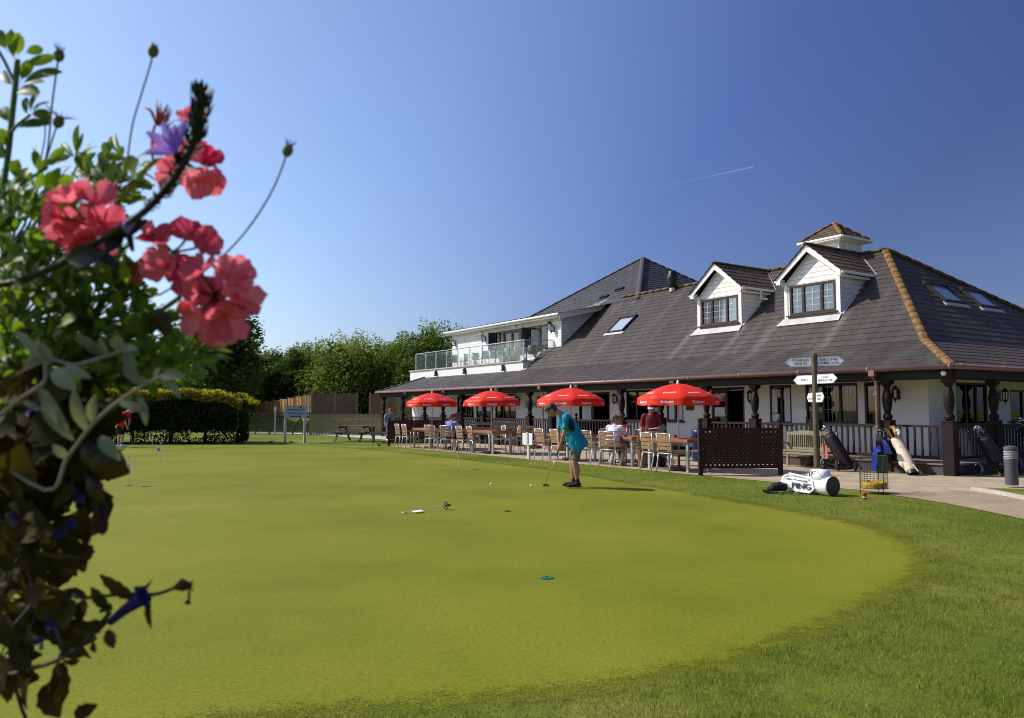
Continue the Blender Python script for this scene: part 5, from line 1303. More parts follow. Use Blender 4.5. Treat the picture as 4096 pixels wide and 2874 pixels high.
# ---- holes, flags, balls
HOLEG = mat('green_cup', (.01, .16, .09), .6, .1, 9, bumpy=0); HOLED = mat('cup_shadow', (.012, .02, .008), .9)
def hole(x, y, label, liner=False):
    r = empty('putting_cup', (x, y, .008), 0, label, 'hole', 'cups cut in the putting green')
    p = MB(); p.lathe([(.054, .0015), (.0, .0015)], n=24, cap=False); p.build('hole_opening', HOLED, r)
    p = MB(); R_ = .060 if liner else .062
    if liner:
        p.lathe([(R_, .003), (0, .003)], n=28, cap=False); p.build('cup_cover', HOLEG, r); p = MB(); p.tube([(0, 0, .008), (0, .03, .010)], .004, 6); p.ball((0, 0, .008), .01, 8, 6); p.build('latch', BLACKM, r)
    return r
hole(.31, 7.11, 'large green plastic cup cover in the middle of the near green', True); hole(-.07, 11.73, 'small dark hole right of the flag lying on the green')
def flagpin(x, y, label, num=None, h=.60, rz=0, flagz=.40, tri=True, fw=.16):
    r = empty('putting_flag', (x, y, .008), rz, label, 'flag', 'short practice flags on the green')
    p = MB(); p.tube([(0, 0, 0), (0, 0, h)], .006, 8); p.build('pin', WPOST, r)
    p = MB(); p.tube([(0, 0, h), (-.055, 0, h+.07), (-.05, 0, h+.085), (.05, 0, h+.085), (.055, 0, h+.07), (0, 0, h)], .008, 6); p.build('handle', WPOST, r)
    p = MB(); p.box((-fw/2+.01, -.008, flagz), (fw, .004, .15)); fo = p.build('number_plate', WHITEINK, r)
    if num:
        t = MB(); text_on(t, num, Matrix.Translation((-fw/2+.01, -.012, flagz)) @ Matrix.Rotation(math.pi/2, 4, 'X'), .15, .07, bold=.004); t.build('lettering', INK, fo)
    p = MB(); p.lathe([(.055, .0018), (.0, .0018)], n=20, cap=False); p.build('cup', HOLED, r)
    return r
flagpin(-10.62, 23.57, 'numbered practice flag 6 standing on the green', '6', .49, 0, .32, fw=.15)
flagpin(-13.2, 28.6, 'numbered practice flag 9, further off than flag 6', '9', .60, 0, .45, fw=.13)
flagpin(-7.66, 15.63, 'thin practice flag seen edge on at the left of the green', None, .50, R(82), .36)
flagpin(-1.37, 20.06, 'thin practice flag seen edge on in front of the patio chairs', None, .56, R(84), .42)
# flag lying flat
r = empty('fallen_flag', (-1.55, 11.50, .02), math.atan2(.49, .66), 'practice flag with black spiked disc lying flat on the green', 'flag')
p = MB(); p.tube([(0, 0, .0), (.68, 0, .045)], .0065, 8); p.build('pin', WPOST, r)
p = MB(); p.tube([(.0, 0, .0), (-.06, .03, .0), (-.06, -.03, .0), (0, 0, 0)], .007, 6); p.build('handle', WPOST, r)
p = MB(); p.prism([(.08, -.10, .0), (.24, -.10, .004), (.24, .0, .012), (.08, .0, .008)], (0, 0, .004)); fo = p.build('number_plate', WHITEINK, r)
Md = Matrix.Translation((.68, 0, .045)) @ Matrix.Rotation(math.pi/2, 4, 'Y'); p = MB(Md); 
p.tube([(.06*math.cos(2*math.pi*j/20), .06*math.sin(2*math.pi*j/20), 0) for j in range(21)], .006, 6); p.bar((-.055, 0, 0), (.055, 0, 0), .008, .008); p.bar((0, -.055, 0), (0, .055, 0), .0081, .0081); p.build('disc', BLACKM, r)
p = MB(); p.tube([(.66, 0, .045), (.76, 0, .05)], .014, 8); p.build('spike', BLACKM, r)
BALLW = mat('golf_ball_white', (.85, .85, .82), .3, .02, 300, bumpy=.3)
for x, y, lab in ((-.42, 15.72, 'white golf ball further from the putter'), (.38, 15.40, 'white golf ball just left of the putter head')):
    p = MB(); p.ball((0, 0, 0), .0235, 16, 12); o = p.build('golf_ball', BALLW, None, smooth=True); o.location = (x, y, .031); tag(o, lab, 'golf ball', 'golf balls on the green')
# ---- starlings on the grass
FEATH = mat('dark_feathers', (.035, .026, .02), .7, .3, 20)
def bird(x, y, rz, lab, wings=False):
    r = empty('bird', (x, y, .0), rz, lab, 'bird', 'small dark birds on the lawn')
    p = MB(); p.tube([(-.14, 0, .09), (-.08, 0, .075), (-.02, 0, .08), (.03, 0, .095), (.06, 0, .115), (.085, 0, .125), (.12, 0, .12)], [.006, .022, .038, .036, .024, .022, .003], 10); p.build('body', FEATH, r, smooth=True)
    for s in (-1, 1):
        p = MB(); p.tube([(0, s*.015, .06), (.01, s*.015, 0)], .003, 5); p.build('leg', FEATH, r)
        if wings: p = MB(); p.prism([(.03, s*.03, .11), (-.03, s*.03, .10), (-.09, s*.16, .17), (0, s*.12, .17)], (0, 0, .005)); p.build('wing', FEATH, r)
bird(-10.80, 34.83, .3, 'small dark bird on the grass left of the reception sign'); bird(-9.9, 34.9, 2.8, 'small dark bird at the foot of the reception sign'); bird(-5.45, 31.88, 2.6, 'small dark bird with raised wings near the far lattice screen', True)
# ------------------------------------------------------------------ reception sign
a = G_ = None
r = empty('reception_sign', (-9.92, 35.6, 0), math.atan2(1.09, .62)*0+.42, 'white reception sign on two posts with a blue arrow', 'sign')
PST = mat('pale_sign_post', (.50, .51, .50), .8, .15, 9)
for x in (-.44, .44): p = MB(); p.box((x, .04, .86), (.10, .10, 1.72)); p.build('post', PST, r)
p = MB(); p.box((0, -.02, 1.42), (1.02, .03, .58)); sb_ = p.build('board', mat('sign_board_blue_white', (.42, .48, .60), .5, .05, 2, bumpy=0), r)
MX = lambda x, z: Matrix.Translation((x, -.04, z)) @ Matrix.Rotation(math.pi/2, 4, 'X')
t = MB(); text_on(t, 'american', MX(-.12, 1.53), .15, .50, bold=.004); text_on(t, '& Golf Reception', MX(0, 1.36), .115, .70, bold=.003)
t.prism([(-.26, -.04, 1.20), (.15, -.04, 1.20), (.15, -.04, 1.17), (.25, -.04, 1.22), (.15, -.04, 1.27), (.15, -.04, 1.24), (-.26, -.04, 1.24)], (0, .004, 0)); t.build('lettering', PURPLE, sb_)
t = MB(); text_on(t, 'golf', MX(.25, 1.53), .15, .22, bold=.004); t.build('lettering', mat('orange_paint2', (.40, .14, .04), .5), sb_)
t = MB(); t.ball((.22, -.045, 1.625), (.045, .01, .045), 14, 8); t.build('ball_emblem', PURPLE, sb_)
t = MB()
for z in (1.135, 1.70): t.box((0, -.022, z), (1.03, .036, .014))
t.build('edging', PURPLE, sb_)

# ------------------------------------------------------------------ fences
PICK = mat('tanalised_picket', (.30, .25, .12), .85, .25, 5, tint=(.30, .25, .13), bumpy=.3)
PANL = mat('larch_lap_panel', (.55, .31, .13), .85, .2, 3, bumpy=.4); PANS = mat('larch_lap_panel_shaded', (.23, .14, .085), .85, .2, 3, bumpy=.4); FPOST = mat('green_fence_post', (.26, .24, .12), .8, .2, 5)  # PANS: darker larch copy, shade of the unlit bays put into its colour
P0 = V((-12.05, 46.3, 0)); P1 = V((-7.0, 45.4, 0)); d = (P1-P0); L = d.length; L2 = L+2.6
r = empty('picket_fence', P0, math.atan2(d.y, d.x), 'close boarded pale timber picket fence behind the picnic tables', 'fence')
rn = random.Random(3)
p = MB(); n = int(L2/.098)
for i in range(n): x = i*.098+.04; h = 1.27+rn.uniform(-.02, .02); p.prism([(x-.038, 0, .03), (x+.038, 0, .03), (x+.038, 0, h-.03), (x, 0, h+.02), (x-.038, 0, h-.03)], (0, .018, 0))
p.build('pickets', PICK, r)
p = MB(); p.box((L2/2, .045, .35), (L2, .04, .08)); p.box((L2/2, .045, 1.08), (L2, .04, .08)); p.build('rails', PICK, r)
for x in (.0, 1.95, 3.9, 5.3, L2): p = MB(); p.box((x, .09, .64), (.09, .09, 1.28)); p.build('post', PICK, r)
def panels(pts, label, mats_, hh=1.75, group=None):
    r = empty('panel_fence', pts[0], 0, label, 'fence', 'larch lap panel fences on the bank'); o0 = V(pts[0])
    for i, (a, b) in enumerate(zip(pts[:-1], pts[1:])):
        a = V(a)-o0; b = V(b)-o0; z = a.z; b = V((b.x, b.y, z)); m = mats_[min(i, len(mats_)-1)]
        d = (b-a).normalized(); q = MB(); nb = 11
        for k in range(nb): zz = z+.05+(hh-.08)*k/nb; q.bar(a+V((0, 0, zz-z+.08)) + V((0, 0, 0)), b+V((0, 0, zz-z+.08)), .018+.004*(k % 2), (hh-.08)/nb*1.04)
        for s in [0, .2, .4, .6, .8, 1]: c = a.lerp(b, .02+.96*s); c = c + V((0, 0, 0)); nrm = V((d.y, -d.x, 0))*.02; q.bar(c+nrm+V((0, 0, .05)), c+nrm+V((0, 0, hh)), .045, .02, up=(1, 0, 0))
        q.bar(a+V((0, 0, hh)), b+V((0, 0, hh)), .045, .045); q.build('panel', m, r)
    for i, a in enumerate(pts): a = V(a)-o0; zt = max(a.z, (V(pts[i-1])-o0).z if i else a.z); q = MB(); q.box((a.x, a.y, (zt+hh+.10)/2), (.11, .11, zt+hh+.12+ (0)), ); q.v = [(x, y, z) for x, y, z in q.v]; q.build('post', FPOST, r)
    return r
def gp(px, Y, z): return ((px-2048)/3100*Y, Y, z)
# stepped lit run coming nearer from the left, then two shaded bays
ys = [66, 65, 64, 63, 62, 61, 60, 58]; xs_ = [1025, 1063, 1095, 1122, 1151, 1182, 1214, 1248]; tp = [1612, 1608, 1604, 1599, 1594, 1589, 1583, 1583]
run = [gp(x, y, 1.52+(1640-t)/3100*y-1.75) for x, y, t in zip(xs_, ys, tp)]
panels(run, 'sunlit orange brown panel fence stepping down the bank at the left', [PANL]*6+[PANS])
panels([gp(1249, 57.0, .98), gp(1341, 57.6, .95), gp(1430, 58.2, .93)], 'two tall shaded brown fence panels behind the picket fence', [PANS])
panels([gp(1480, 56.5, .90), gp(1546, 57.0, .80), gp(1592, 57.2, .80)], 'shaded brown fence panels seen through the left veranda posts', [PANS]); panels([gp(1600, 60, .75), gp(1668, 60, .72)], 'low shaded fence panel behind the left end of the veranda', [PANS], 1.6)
# trestle barrier
GREYT = mat('grey_old_timber', (.085, .07, .06), .85, .3, 6)
r = empty('trestle_barrier', (-16.2, 48.3, 0), 0, 'dark timber barrier of crossed legs carrying twin rails, right of the hedge', 'barrier')
p = MB(); p.box((1.9, .0, 1.30), (7.2, .09, .09)); p.build('rail', GREYT, r); p = MB(); p.box((1.9, .12, 1.08), (7.2, .09, .13)); p.build('rail', GREYT, r)
for x in (-.9, .7, 1.6, 3.05, 3.7, 4.9):
    for s in (-1, 1): p = MB(); p.bar((x-s*.55, .2*s, 0), (x+s*.12, .06*s+.05, 1.22), .07, .07, up=(0, 1, 0)); p.build('leg', GREYT, r)
r = empty('marker_post', (-14.6, 47.9, 0), 0, 'white marker post standing at the timber barrier', 'post'); p = MB(); p.box((0, 0, .82), (.06, .05, 1.64)); p.build('post', WPOST, r); p = MB(); p.box((0, -.035, 1.56), (.13, .02, .28)); p.build('plate', WHITEINK, r)
# picnic tables
OLDT = mat('old_grey_green_timber', (.085, .080, .06), .85, .35, 5, tint=(.17, .16, .13), bumpy=.4)
def make_picnic():
    r = empty('picnic_table', (0, 0, 0))
    p = MB()
    for i in range(5): p.box((0, -.28+.14*i, .74), (1.75, .125, .035))
    p.build('tabletop', OLDT, r)
    for s in (-1, 1):
        p = MB(); p.box((0, s*.66-.06, .44), (1.75, .115, .035)); p.box((0, s*.66+.06, .44), (1.75, .115, .035)); p.build('bench_seat', OLDT, r)
        q = MB(); q.box((s*.62, 0, .40), (.045, 1.5, .09)); q.box((s*.62, 0, .69), (.045, .66, .08)); q.build('crosspiece', OLDT, r)
        for t in (-1, 1): q = MB(); q.bar((s*.665, t*.72, 0), (s*.665, t*.22, .73), .045, .095, up=(1, 0, 0)); q.build('leg', OLDT, r)
    return r
pc = make_picnic(); up_ = [False]
place(pc, up_, (-7.62, 37.7, 0), R(-18), 'weathered picnic table on the grass left of the patio', 'picnic table', 'picnic tables by the patio')
place(pc, up_, (-5.75, 36.1, 0), R(8), 'weathered picnic table partly hidden behind the far lattice screen', 'picnic table', 'picnic tables by the patio')

# ------------------------------------------------------------------ trees and hedge
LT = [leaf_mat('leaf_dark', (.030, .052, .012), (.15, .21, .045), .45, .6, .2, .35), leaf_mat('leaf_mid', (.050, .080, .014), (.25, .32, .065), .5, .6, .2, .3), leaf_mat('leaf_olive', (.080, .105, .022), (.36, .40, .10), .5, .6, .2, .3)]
BARK = mat('bark', (.07, .055, .04), .9, .3, 5, bumpy=.6)
def leaf_cloud(mb, centres, n, size, rn, up=.25, shade=True, zlo=0, zhi=8):
    tot = sum(c[1]**2 for c in centres)
    for c, rad, sq in centres:
        k = int(n*rad**2/tot); c = V(c)
        for _ in range(k):
            d = V((rn.gauss(0, 1), rn.gauss(0, 1), rn.gauss(0, 1))).normalized(); q = rn.uniform(.72, 1.05) if rn.random() < .8 else rn.uniform(.3, .8)
            bz = 1+.22*mnoise.noise(c+d*2.3)
            p = c + V((d.x*rad, d.y*rad, d.z*rad*sq))*q*bz
            a = (d*.3+V((rn.gauss(0, 1), rn.gauss(0, 1), rn.gauss(0, 1)-.2))).normalized(); b = a.cross(V((rn.gauss(0, 1), rn.gauss(0, 1), rn.gauss(0, 1)))).normalized(); s = size*rn.uniform(.5, 1.4)
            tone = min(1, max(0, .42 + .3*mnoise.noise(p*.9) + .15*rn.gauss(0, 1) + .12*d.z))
            mb.poly([p-a*s, p-b*s*.42, p+a*s, p+b*s*.42], col=tone)
def make_tree(seed, h=7, wd=3.2, m=1, n=11000, name='tree', size=.105):
    rn = random.Random(seed); r = empty(name, (0, 0, 0))
    t = MB(); t.tube([(0, 0, 0), (.05, .03, h*.2), (-.05, .05, h*.45), (.05, 0, h*.75)], [.20, .16, .10, .03], 8)
    cs = []
    for i in range(13):
        a = i*2.4+rn.random(); f = i/12; z = h*(.26+.56*f); rr = wd*.55*math.sqrt(max(.05, 1-(f*1.05-.15)**2))*rn.uniform(.7, 1.1); c = (rr*math.cos(a), rr*math.sin(a), z); cs.append((c, wd*rn.uniform(.30, .5), rn.uniform(.75, 1.1)))
        t.tube([(0, 0, z*.55), (c[0]*.5, c[1]*.5, z*.85), c], [.07, .04, .015], 6)
    cs.append(((0, 0, h*.55), wd*.6, 1.1)); cs.append(((.1, 0, h*.85), wd*.32, 1.1)); cs.append(((0, 0, h*.22), wd*.6, .6))
    for i in range(9):   # loose shoots at the outline
        a = rn.uniform(0, 6.3); z = h*rn.uniform(.62, 1.0); rr = wd*rn.uniform(.1, .6); cs.append(((rr*math.cos(a), rr*math.sin(a), z), wd*rn.uniform(.08, .16), 1.6))
    t.build('trunk', BARK, r, smooth=True)
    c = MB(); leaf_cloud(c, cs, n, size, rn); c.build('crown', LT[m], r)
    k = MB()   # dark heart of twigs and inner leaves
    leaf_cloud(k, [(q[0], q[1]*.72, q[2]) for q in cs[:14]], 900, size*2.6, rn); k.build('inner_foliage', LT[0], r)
    return r
TGp = 'trees beyond the fences'
tr = [make_tree(1, 7.2, 3.4, 1), make_tree(2, 7.6, 2.6, 0), make_tree(3, 7.0, 3.8, 2), make_tree(5, 7.4, 2.9, 1)]
tu = [[False] for _ in tr]
def tree(k, px, Y, sc, rz, label, z=.8): return place(tr[k], tu[k], gp(px, Y, z), rz, label, 'tree', TGp), tr[k]
def treeS(k, px, Y, sc, rz, label, z=.8, sx=1):
    o = place(tr[k], tu[k], gp(px, Y, z), rz, label, 'tree', TGp); o.scale = (sc*sx, sc*sx, sc*.96); return o
# positions: picture column, distance, scale
spec = [(1, 885, 56, 1.24, .4, 'tallest dark tree behind the hedge, nearest the pink flowers', 1.25), (0, 940, 66, .95, 1.9, 'dark green tree at the right shoulder of the tall dark one', 1.0), (3, 1010, 70, .90, 2.2, 'mid green tree above the right end of the hedge', 1), (1, 1085, 69, .90, 4, 'dark tree behind the sunlit panel fence', 1.05), (0, 1050, 80, 1.0, .8, 'pale topped tree further back between the hedge and the panels', 1.1),
        (1, 1165, 68, .93, 2.7, 'upright dark tree with a ragged pointed top', .75), (3, 1225, 72, .98, 3.9, 'mid green tree above the corner of the panel fence', 1), (0, 1300, 68, 1.0, 5.1, 'broad bright green tree left of the widest one', 1.1), (2, 1375, 66, 1.04, .2, 'widest light green willow in the middle of the row', 1.05), (2, 1460, 69, 1.06, 2.9, 'light green willow next to the veranda roof end', 1.0),
        (0, 1540, 68, 1.0, 1.2, 'green tree above the left tip of the veranda roof', 1), (3, 1610, 66, 1.04, .7, 'dark green tree behind the left glass panels of the balcony', .95), (1, 1690, 64, 1.05, 2.0, 'tree behind the balcony rising above its rail', 1.1), (0, 1755, 64, 1.18, 4.4, 'tree touching the left end of the upper wing', 1.0), (3, 1400, 84, 1.15, 4.0, 'tree of the back row behind the widest willow', 1.3),
        (1, 760, 60, 1.0, 1.0, 'dark tree directly behind the right side of the yellow topped hedge', 1.3), (0, 670, 62, .9, 2.2, 'tree behind the middle of the yellow topped hedge', 1.3), (3, 570, 62, .95, 3.1, 'tree behind the left part of the hedge, seen through leaves', 1.3), (1, 450, 60, 1.0, 5.0, 'tree behind the man in orange, seen through leaves', 1.3), (0, 320, 60, 1.0, .5, 'tree mostly hidden by the foreground flowers', 1.4), (2, 170, 60, .95, 1.5, 'leftmost tree but one, behind the foreground flowers', 1.4), (1, 30, 60, .95, 2.5, 'leftmost tree, behind the foreground flowers', 1.4),
        (1, 1240, 86, 1.05, 1.1, 'far dark tree filling the gap behind the panel corner', 1.4), (1, 1520, 84, 1.1, 3.3, 'far dark tree behind the veranda roof tip', 1.4), (1, 980, 84, 1.0, 5.3, 'far dark tree behind the hedge end', 1.4)]
for k, px, Y, sc, rz, lab, sx in spec: treeS(k, px, Y, sc, rz, lab, .6, sx)
# dark thicket below the crowns
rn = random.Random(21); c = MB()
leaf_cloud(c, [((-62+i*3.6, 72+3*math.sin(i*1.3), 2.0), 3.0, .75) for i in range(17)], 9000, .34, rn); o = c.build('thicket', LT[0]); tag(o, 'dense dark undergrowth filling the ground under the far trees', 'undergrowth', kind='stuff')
# hedge
rn = random.Random(8); HD = leaf_mat('hedge_dark_leaf', (.008, .014, .004), (.045, .062, .018), .2, .7, .12, 1.5); HY = leaf_mat('golden_tip', (.19, .17, .015), (.58, .46, .055), .45, .6, .2, 2)
r = empty('conifer_hedge', (-15.35, 36.4, 0), 0, 'long clipped conifer hedge, dark sides and golden top growth', 'hedge')
def hz_(x): return 2.28+.14*mnoise.noise(V((x*.8, 0, 0)))-.5*max(0, (x-1.9))**1.6*.55
c = MB(); y2 = MB()
for _ in range(26000):
    x = rn.uniform(-5.2, 3.35); H_ = max(.5, hz_(x)); face_ = rn.random(); dep = rn.uniform(-.12, .18) 
    if face_ < .55: y = -1.7 + dep + .15*mnoise.noise(V((x*1.3, rn.random(), 2))); z = rn.uniform(.06, H_)
    elif face_ < .70: y = rn.uniform(-1.7, 1.2); x = 3.3-.30*(y+1.7)+dep+.2*mnoise.noise(V((rn.random()*9, 1, 1))); z = rn.uniform(.1, max(.6, hz_(3.0)))
    else:
        y = rn.uniform(-1.7, 1.5); z = H_+dep*.8
        if x > 3.3-.30*(y+1.7): continue
    if z < .5 and mnoise.noise(V((x*1.1, 4, z*2))) > .15: continue
    p = V((x, y, z)); a = V((rn.gauss(0, .6), rn.gauss(0, .6), abs(rn.gauss(.5, .6)))).normalized(); b = a.cross(V((rn.gauss(0, 1), rn.gauss(0, 1), 0))).normalized(); s = rn.uniform(.03, .075)
    c.poly([p-a*s, p-b*s*.5, p+a*s, p+b*s*.5], col=rn.random()*.8+.1)
for _ in range(11000):
    x = rn.uniform(-5.1, 3.3); H_ = max(.6, hz_(x)); y = rn.uniform(-1.8, .9) if rn.random() < .5 else rn.uniform(-1.85, -1.55); bumpz = .16*max(0, mnoise.noise(V((x*1.7, y*1.7, 6))))+.35*max(0, mnoise.noise(V((x*.9+3, 2, 1)))-.25); z = H_+bumpz+rn.uniform(-.34 if y < -1.55 else -.05, .12) 
    p = V((x, y, z)); a = V((rn.gauss(.25, .5), rn.gauss(-.1, .5), abs(rn.gauss(.7, .4)))).normalized(); b = a.cross(V((rn.gauss(0, 1), rn.gauss(0, 1), 0))).normalized(); s = rn.uniform(.035, .085)
    y2.poly([p-a*s, p-b*s*.4, p+a*s, p+b*s*.4], col=rn.random())
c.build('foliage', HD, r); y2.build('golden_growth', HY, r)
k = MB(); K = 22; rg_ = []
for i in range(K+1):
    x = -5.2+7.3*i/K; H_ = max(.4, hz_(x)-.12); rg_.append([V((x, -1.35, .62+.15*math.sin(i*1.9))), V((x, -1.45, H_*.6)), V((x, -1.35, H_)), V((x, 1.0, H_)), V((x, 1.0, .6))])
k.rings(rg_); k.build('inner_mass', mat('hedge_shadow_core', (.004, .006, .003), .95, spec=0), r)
for x in (-4.2, -2.4, -.6, 1.0, 2.5): k = MB(); k.tube([(x, 0, 0), (x+.05, -.1, .6)], [.10, .06], 7); k.build('trunk', BARK, r)
r = empty('red_marker_stake', (-12.9, 34.35, 0), 0, 'thin red stake by the right end of the hedge', 'stake'); k = MB(); k.tube([(0, 0, 0), (.0, 0, .55)], .018, 6); k.build('shaft', mat('red_stake_paint', (.35, .04, .02), .6), r); k = MB(); k.lathe([(.02, .55), (.0, .60)], n=6, cap=False); k.build('tip', WHITEINK, r)
# contrail, far off in the sky
m, nt, b, out = nodes_of('vapour_trail'); em = N(nt, 'ShaderNodeBsdfDiffuse'); em.inputs[0].default_value = (.9, .92, 1, 1); trn = N(nt, 'ShaderNodeBsdfTransparent'); em2 = N(nt, 'ShaderNodeBsdfTranslucent'); em2.inputs[0].default_value = (1, 1, 1, 1); e3 = N(nt, 'ShaderNodeAddShader'); nt.links.new(em.outputs[0], e3.inputs[0]); nt.links.new(em2.outputs[0], e3.inputs[1]); em = e3; ms = N(nt, 'ShaderNodeMixShader')
uvn = tc(nt, 'UV'); sx_ = N(nt, 'ShaderNodeSeparateXYZ'); nt.links.new(uvn, sx_.inputs[0]); rp_ = ramp(nt, sx_.outputs[0], [(0, (0, 0, 0)), (.6, (.10, .10, .10)), (1, (.42, .42, .42))]); ry_ = ramp(nt, sx_.outputs[1], [(0, (0, 0, 0)), (.5, (1, 1, 1)), (1, (0, 0, 0))])
nt.links.new(mix(nt, 1, rp_.outputs[0], ry_.outputs[0], 'MULTIPLY'), ms.inputs[0]); nt.links.new(trn.outputs[0], ms.inputs[1]); nt.links.new(em.outputs[0], ms.inputs[2]); nt.links.new(ms.outputs[0], out.inputs[0])
k = MB(); Yc = 9000
def sp(px, py, Y=Yc): x = (px-2048)/3100; y = (1437-py)/3100; ph = math.atan(203/3100); d = V((x, math.cos(ph)-y*math.sin(ph), y*math.cos(ph)+math.sin(ph))); return d*(Y/d.y)
A_, B_ = sp(2560, 765), sp(3012, 668); dn = V((0, 0, 1))*9
k.poly([A_-dn*1.4, B_-dn, B_+dn, A_+dn*1.4], uv=[(0, 0), (1, 0), (1, 1), (0, 1)]); o = k.build('vapour_trail', m); tag(o, kind='structure')
# ------------------------------------------------------------------ people
def cloth(name, col, var=.12, rough=.8): return mat(name, col, rough, var, 6, bumpy=.25)
SKIN = mat('skin', (.40, .20, .125), .5, .08, 9, bumpy=.05); SKIN2 = mat('tanned_skin', (.42, .19, .11), .5, .08, 9, bumpy=.05); SKIN3 = mat('pale_skin', (.55, .33, .23), .5, .08, 9, bumpy=.05)
def lerp3(P, k=4):
    P = [(V(p), r) for p, r in P]; out = []
    for i in range(len(P)-1):
        a, b, c, d = P[max(i-1, 0)], P[i], P[i+1], P[min(i+2, len(P)-1)]
        for q in range(k):
            t = q/k
            h = lambda w_, x, y, z: .5*((2*x)+(y-w_)*t+(2*w_-5*x+4*y-z)*t*t+(3*x-w_-3*y+z)*t**3)
            out.append((h(a[0], b[0], c[0], d[0]), h(a[1], b[1], c[1], d[1])))
    out.append(P[-1]); return out
def limb(mb, P, n=12, flat=1.0, side=None):
    Q = lerp3(P); mb.tube([q[0] for q in Q], [q[1] for q in Q], n, flat=flat, side=side)
def blend(secs, k=3):
    out = []
    for i in range(len(secs)-1):
        a, b = secs[i], secs[i+1]
        for q in range(k):
            t = q/k; s = t
            out.append((V(a[0]).lerp(V(b[0]), s), V(a[1]).lerp(V(b[1]), s).normalized(), V(a[2]).lerp(V(b[2]), s).normalized(), a[3]+(b[3]-a[3])*s, a[4]+(b[4]-a[4])*s))
    out.append(secs[-1]); return out
def hand(mb, wrist, d, palm_n, curl=.5, side=1):
    d = V(d).normalized(); n = V(palm_n); n = (n-d*n.dot(d)).normalized(); s = d.cross(n).normalized()*side; w = V(wrist)
    limb(mb, [(w-d*.01, .026), (w+d*.03, .034), (w+d*.08, .038), (w+d*.095, .030)], 10, .55, side=n)
    for i, (o, L) in enumerate(((-.030, .060), (-.010, .072), (.011, .068), (.030, .052))):
        b = w+d*.085+s*o; c1 = curl*(1+.1*i)
        d1 = (d*math.cos(c1)+n*math.sin(c1)); d2 = (d*math.cos(2*c1)+n*math.sin(2*c1)); d3 = (d*math.cos(2.8*c1)+n*math.sin(2.8*c1))
        p1 = b+d1*L*.42; p2 = p1+d2*L*.32; p3 = p2+d3*L*.26; mb.tube([b-d*.01, b, p1, p2, p3], [.0095, .0095, .009, .0085, .006], 7)
    b = w+d*.03-s*.030; t1 = (d*.75-s*.5+n*.45).normalized(); t2 = (d*.8+n*.6).normalized(); mb.tube([b, b+t1*.035, b+t1*.035+t2*.03, b+t1*.035+t2*.05], [.013, .011, .010, .006], 7)
def head_mesh(mb, c, f, up, nose=True):
    c = V(c); f = V(f).normalized(); up = V(up); up = (up-f*up.dot(f)).normalized(); x = f.cross(up)
    M = Matrix(((x.x, f.x, up.x, c.x), (x.y, f.y, up.y, c.y), (x.z, f.z, up.z, c.z), (0, 0, 0, 1))) @ Matrix.Scale(1.07, 4)
    mb.ball((0, -.012, .022), (.076, .094, .092), 18, 12, M=M); mb.ball((0, .020, -.045), (.058, .066, .070), 16, 10, M=M); mb.ball((0, .045, -.085), (.032, .032, .026), 12, 8, M=M)
    mb.tube([M@V((0, .078, .012)), M@V((0, .102, -.022)), M@V((0, .088, -.036))], [.010, .016, .012], 8)
    mb.ball((0, .082, .028), (.050, .012, .010), 12, 6, M=M); mb.ball((0, .082, -.058), (.024, .012, .009), 10, 6, M=M)
    for s in (-1, 1): mb.ball((s*.077, -.008, -.008), (.010, .020, .032), 8, 6, M=M); mb.ball((s*.038, .058, -.025), (.024, .02, .022), 8, 6, M=M)
    return M
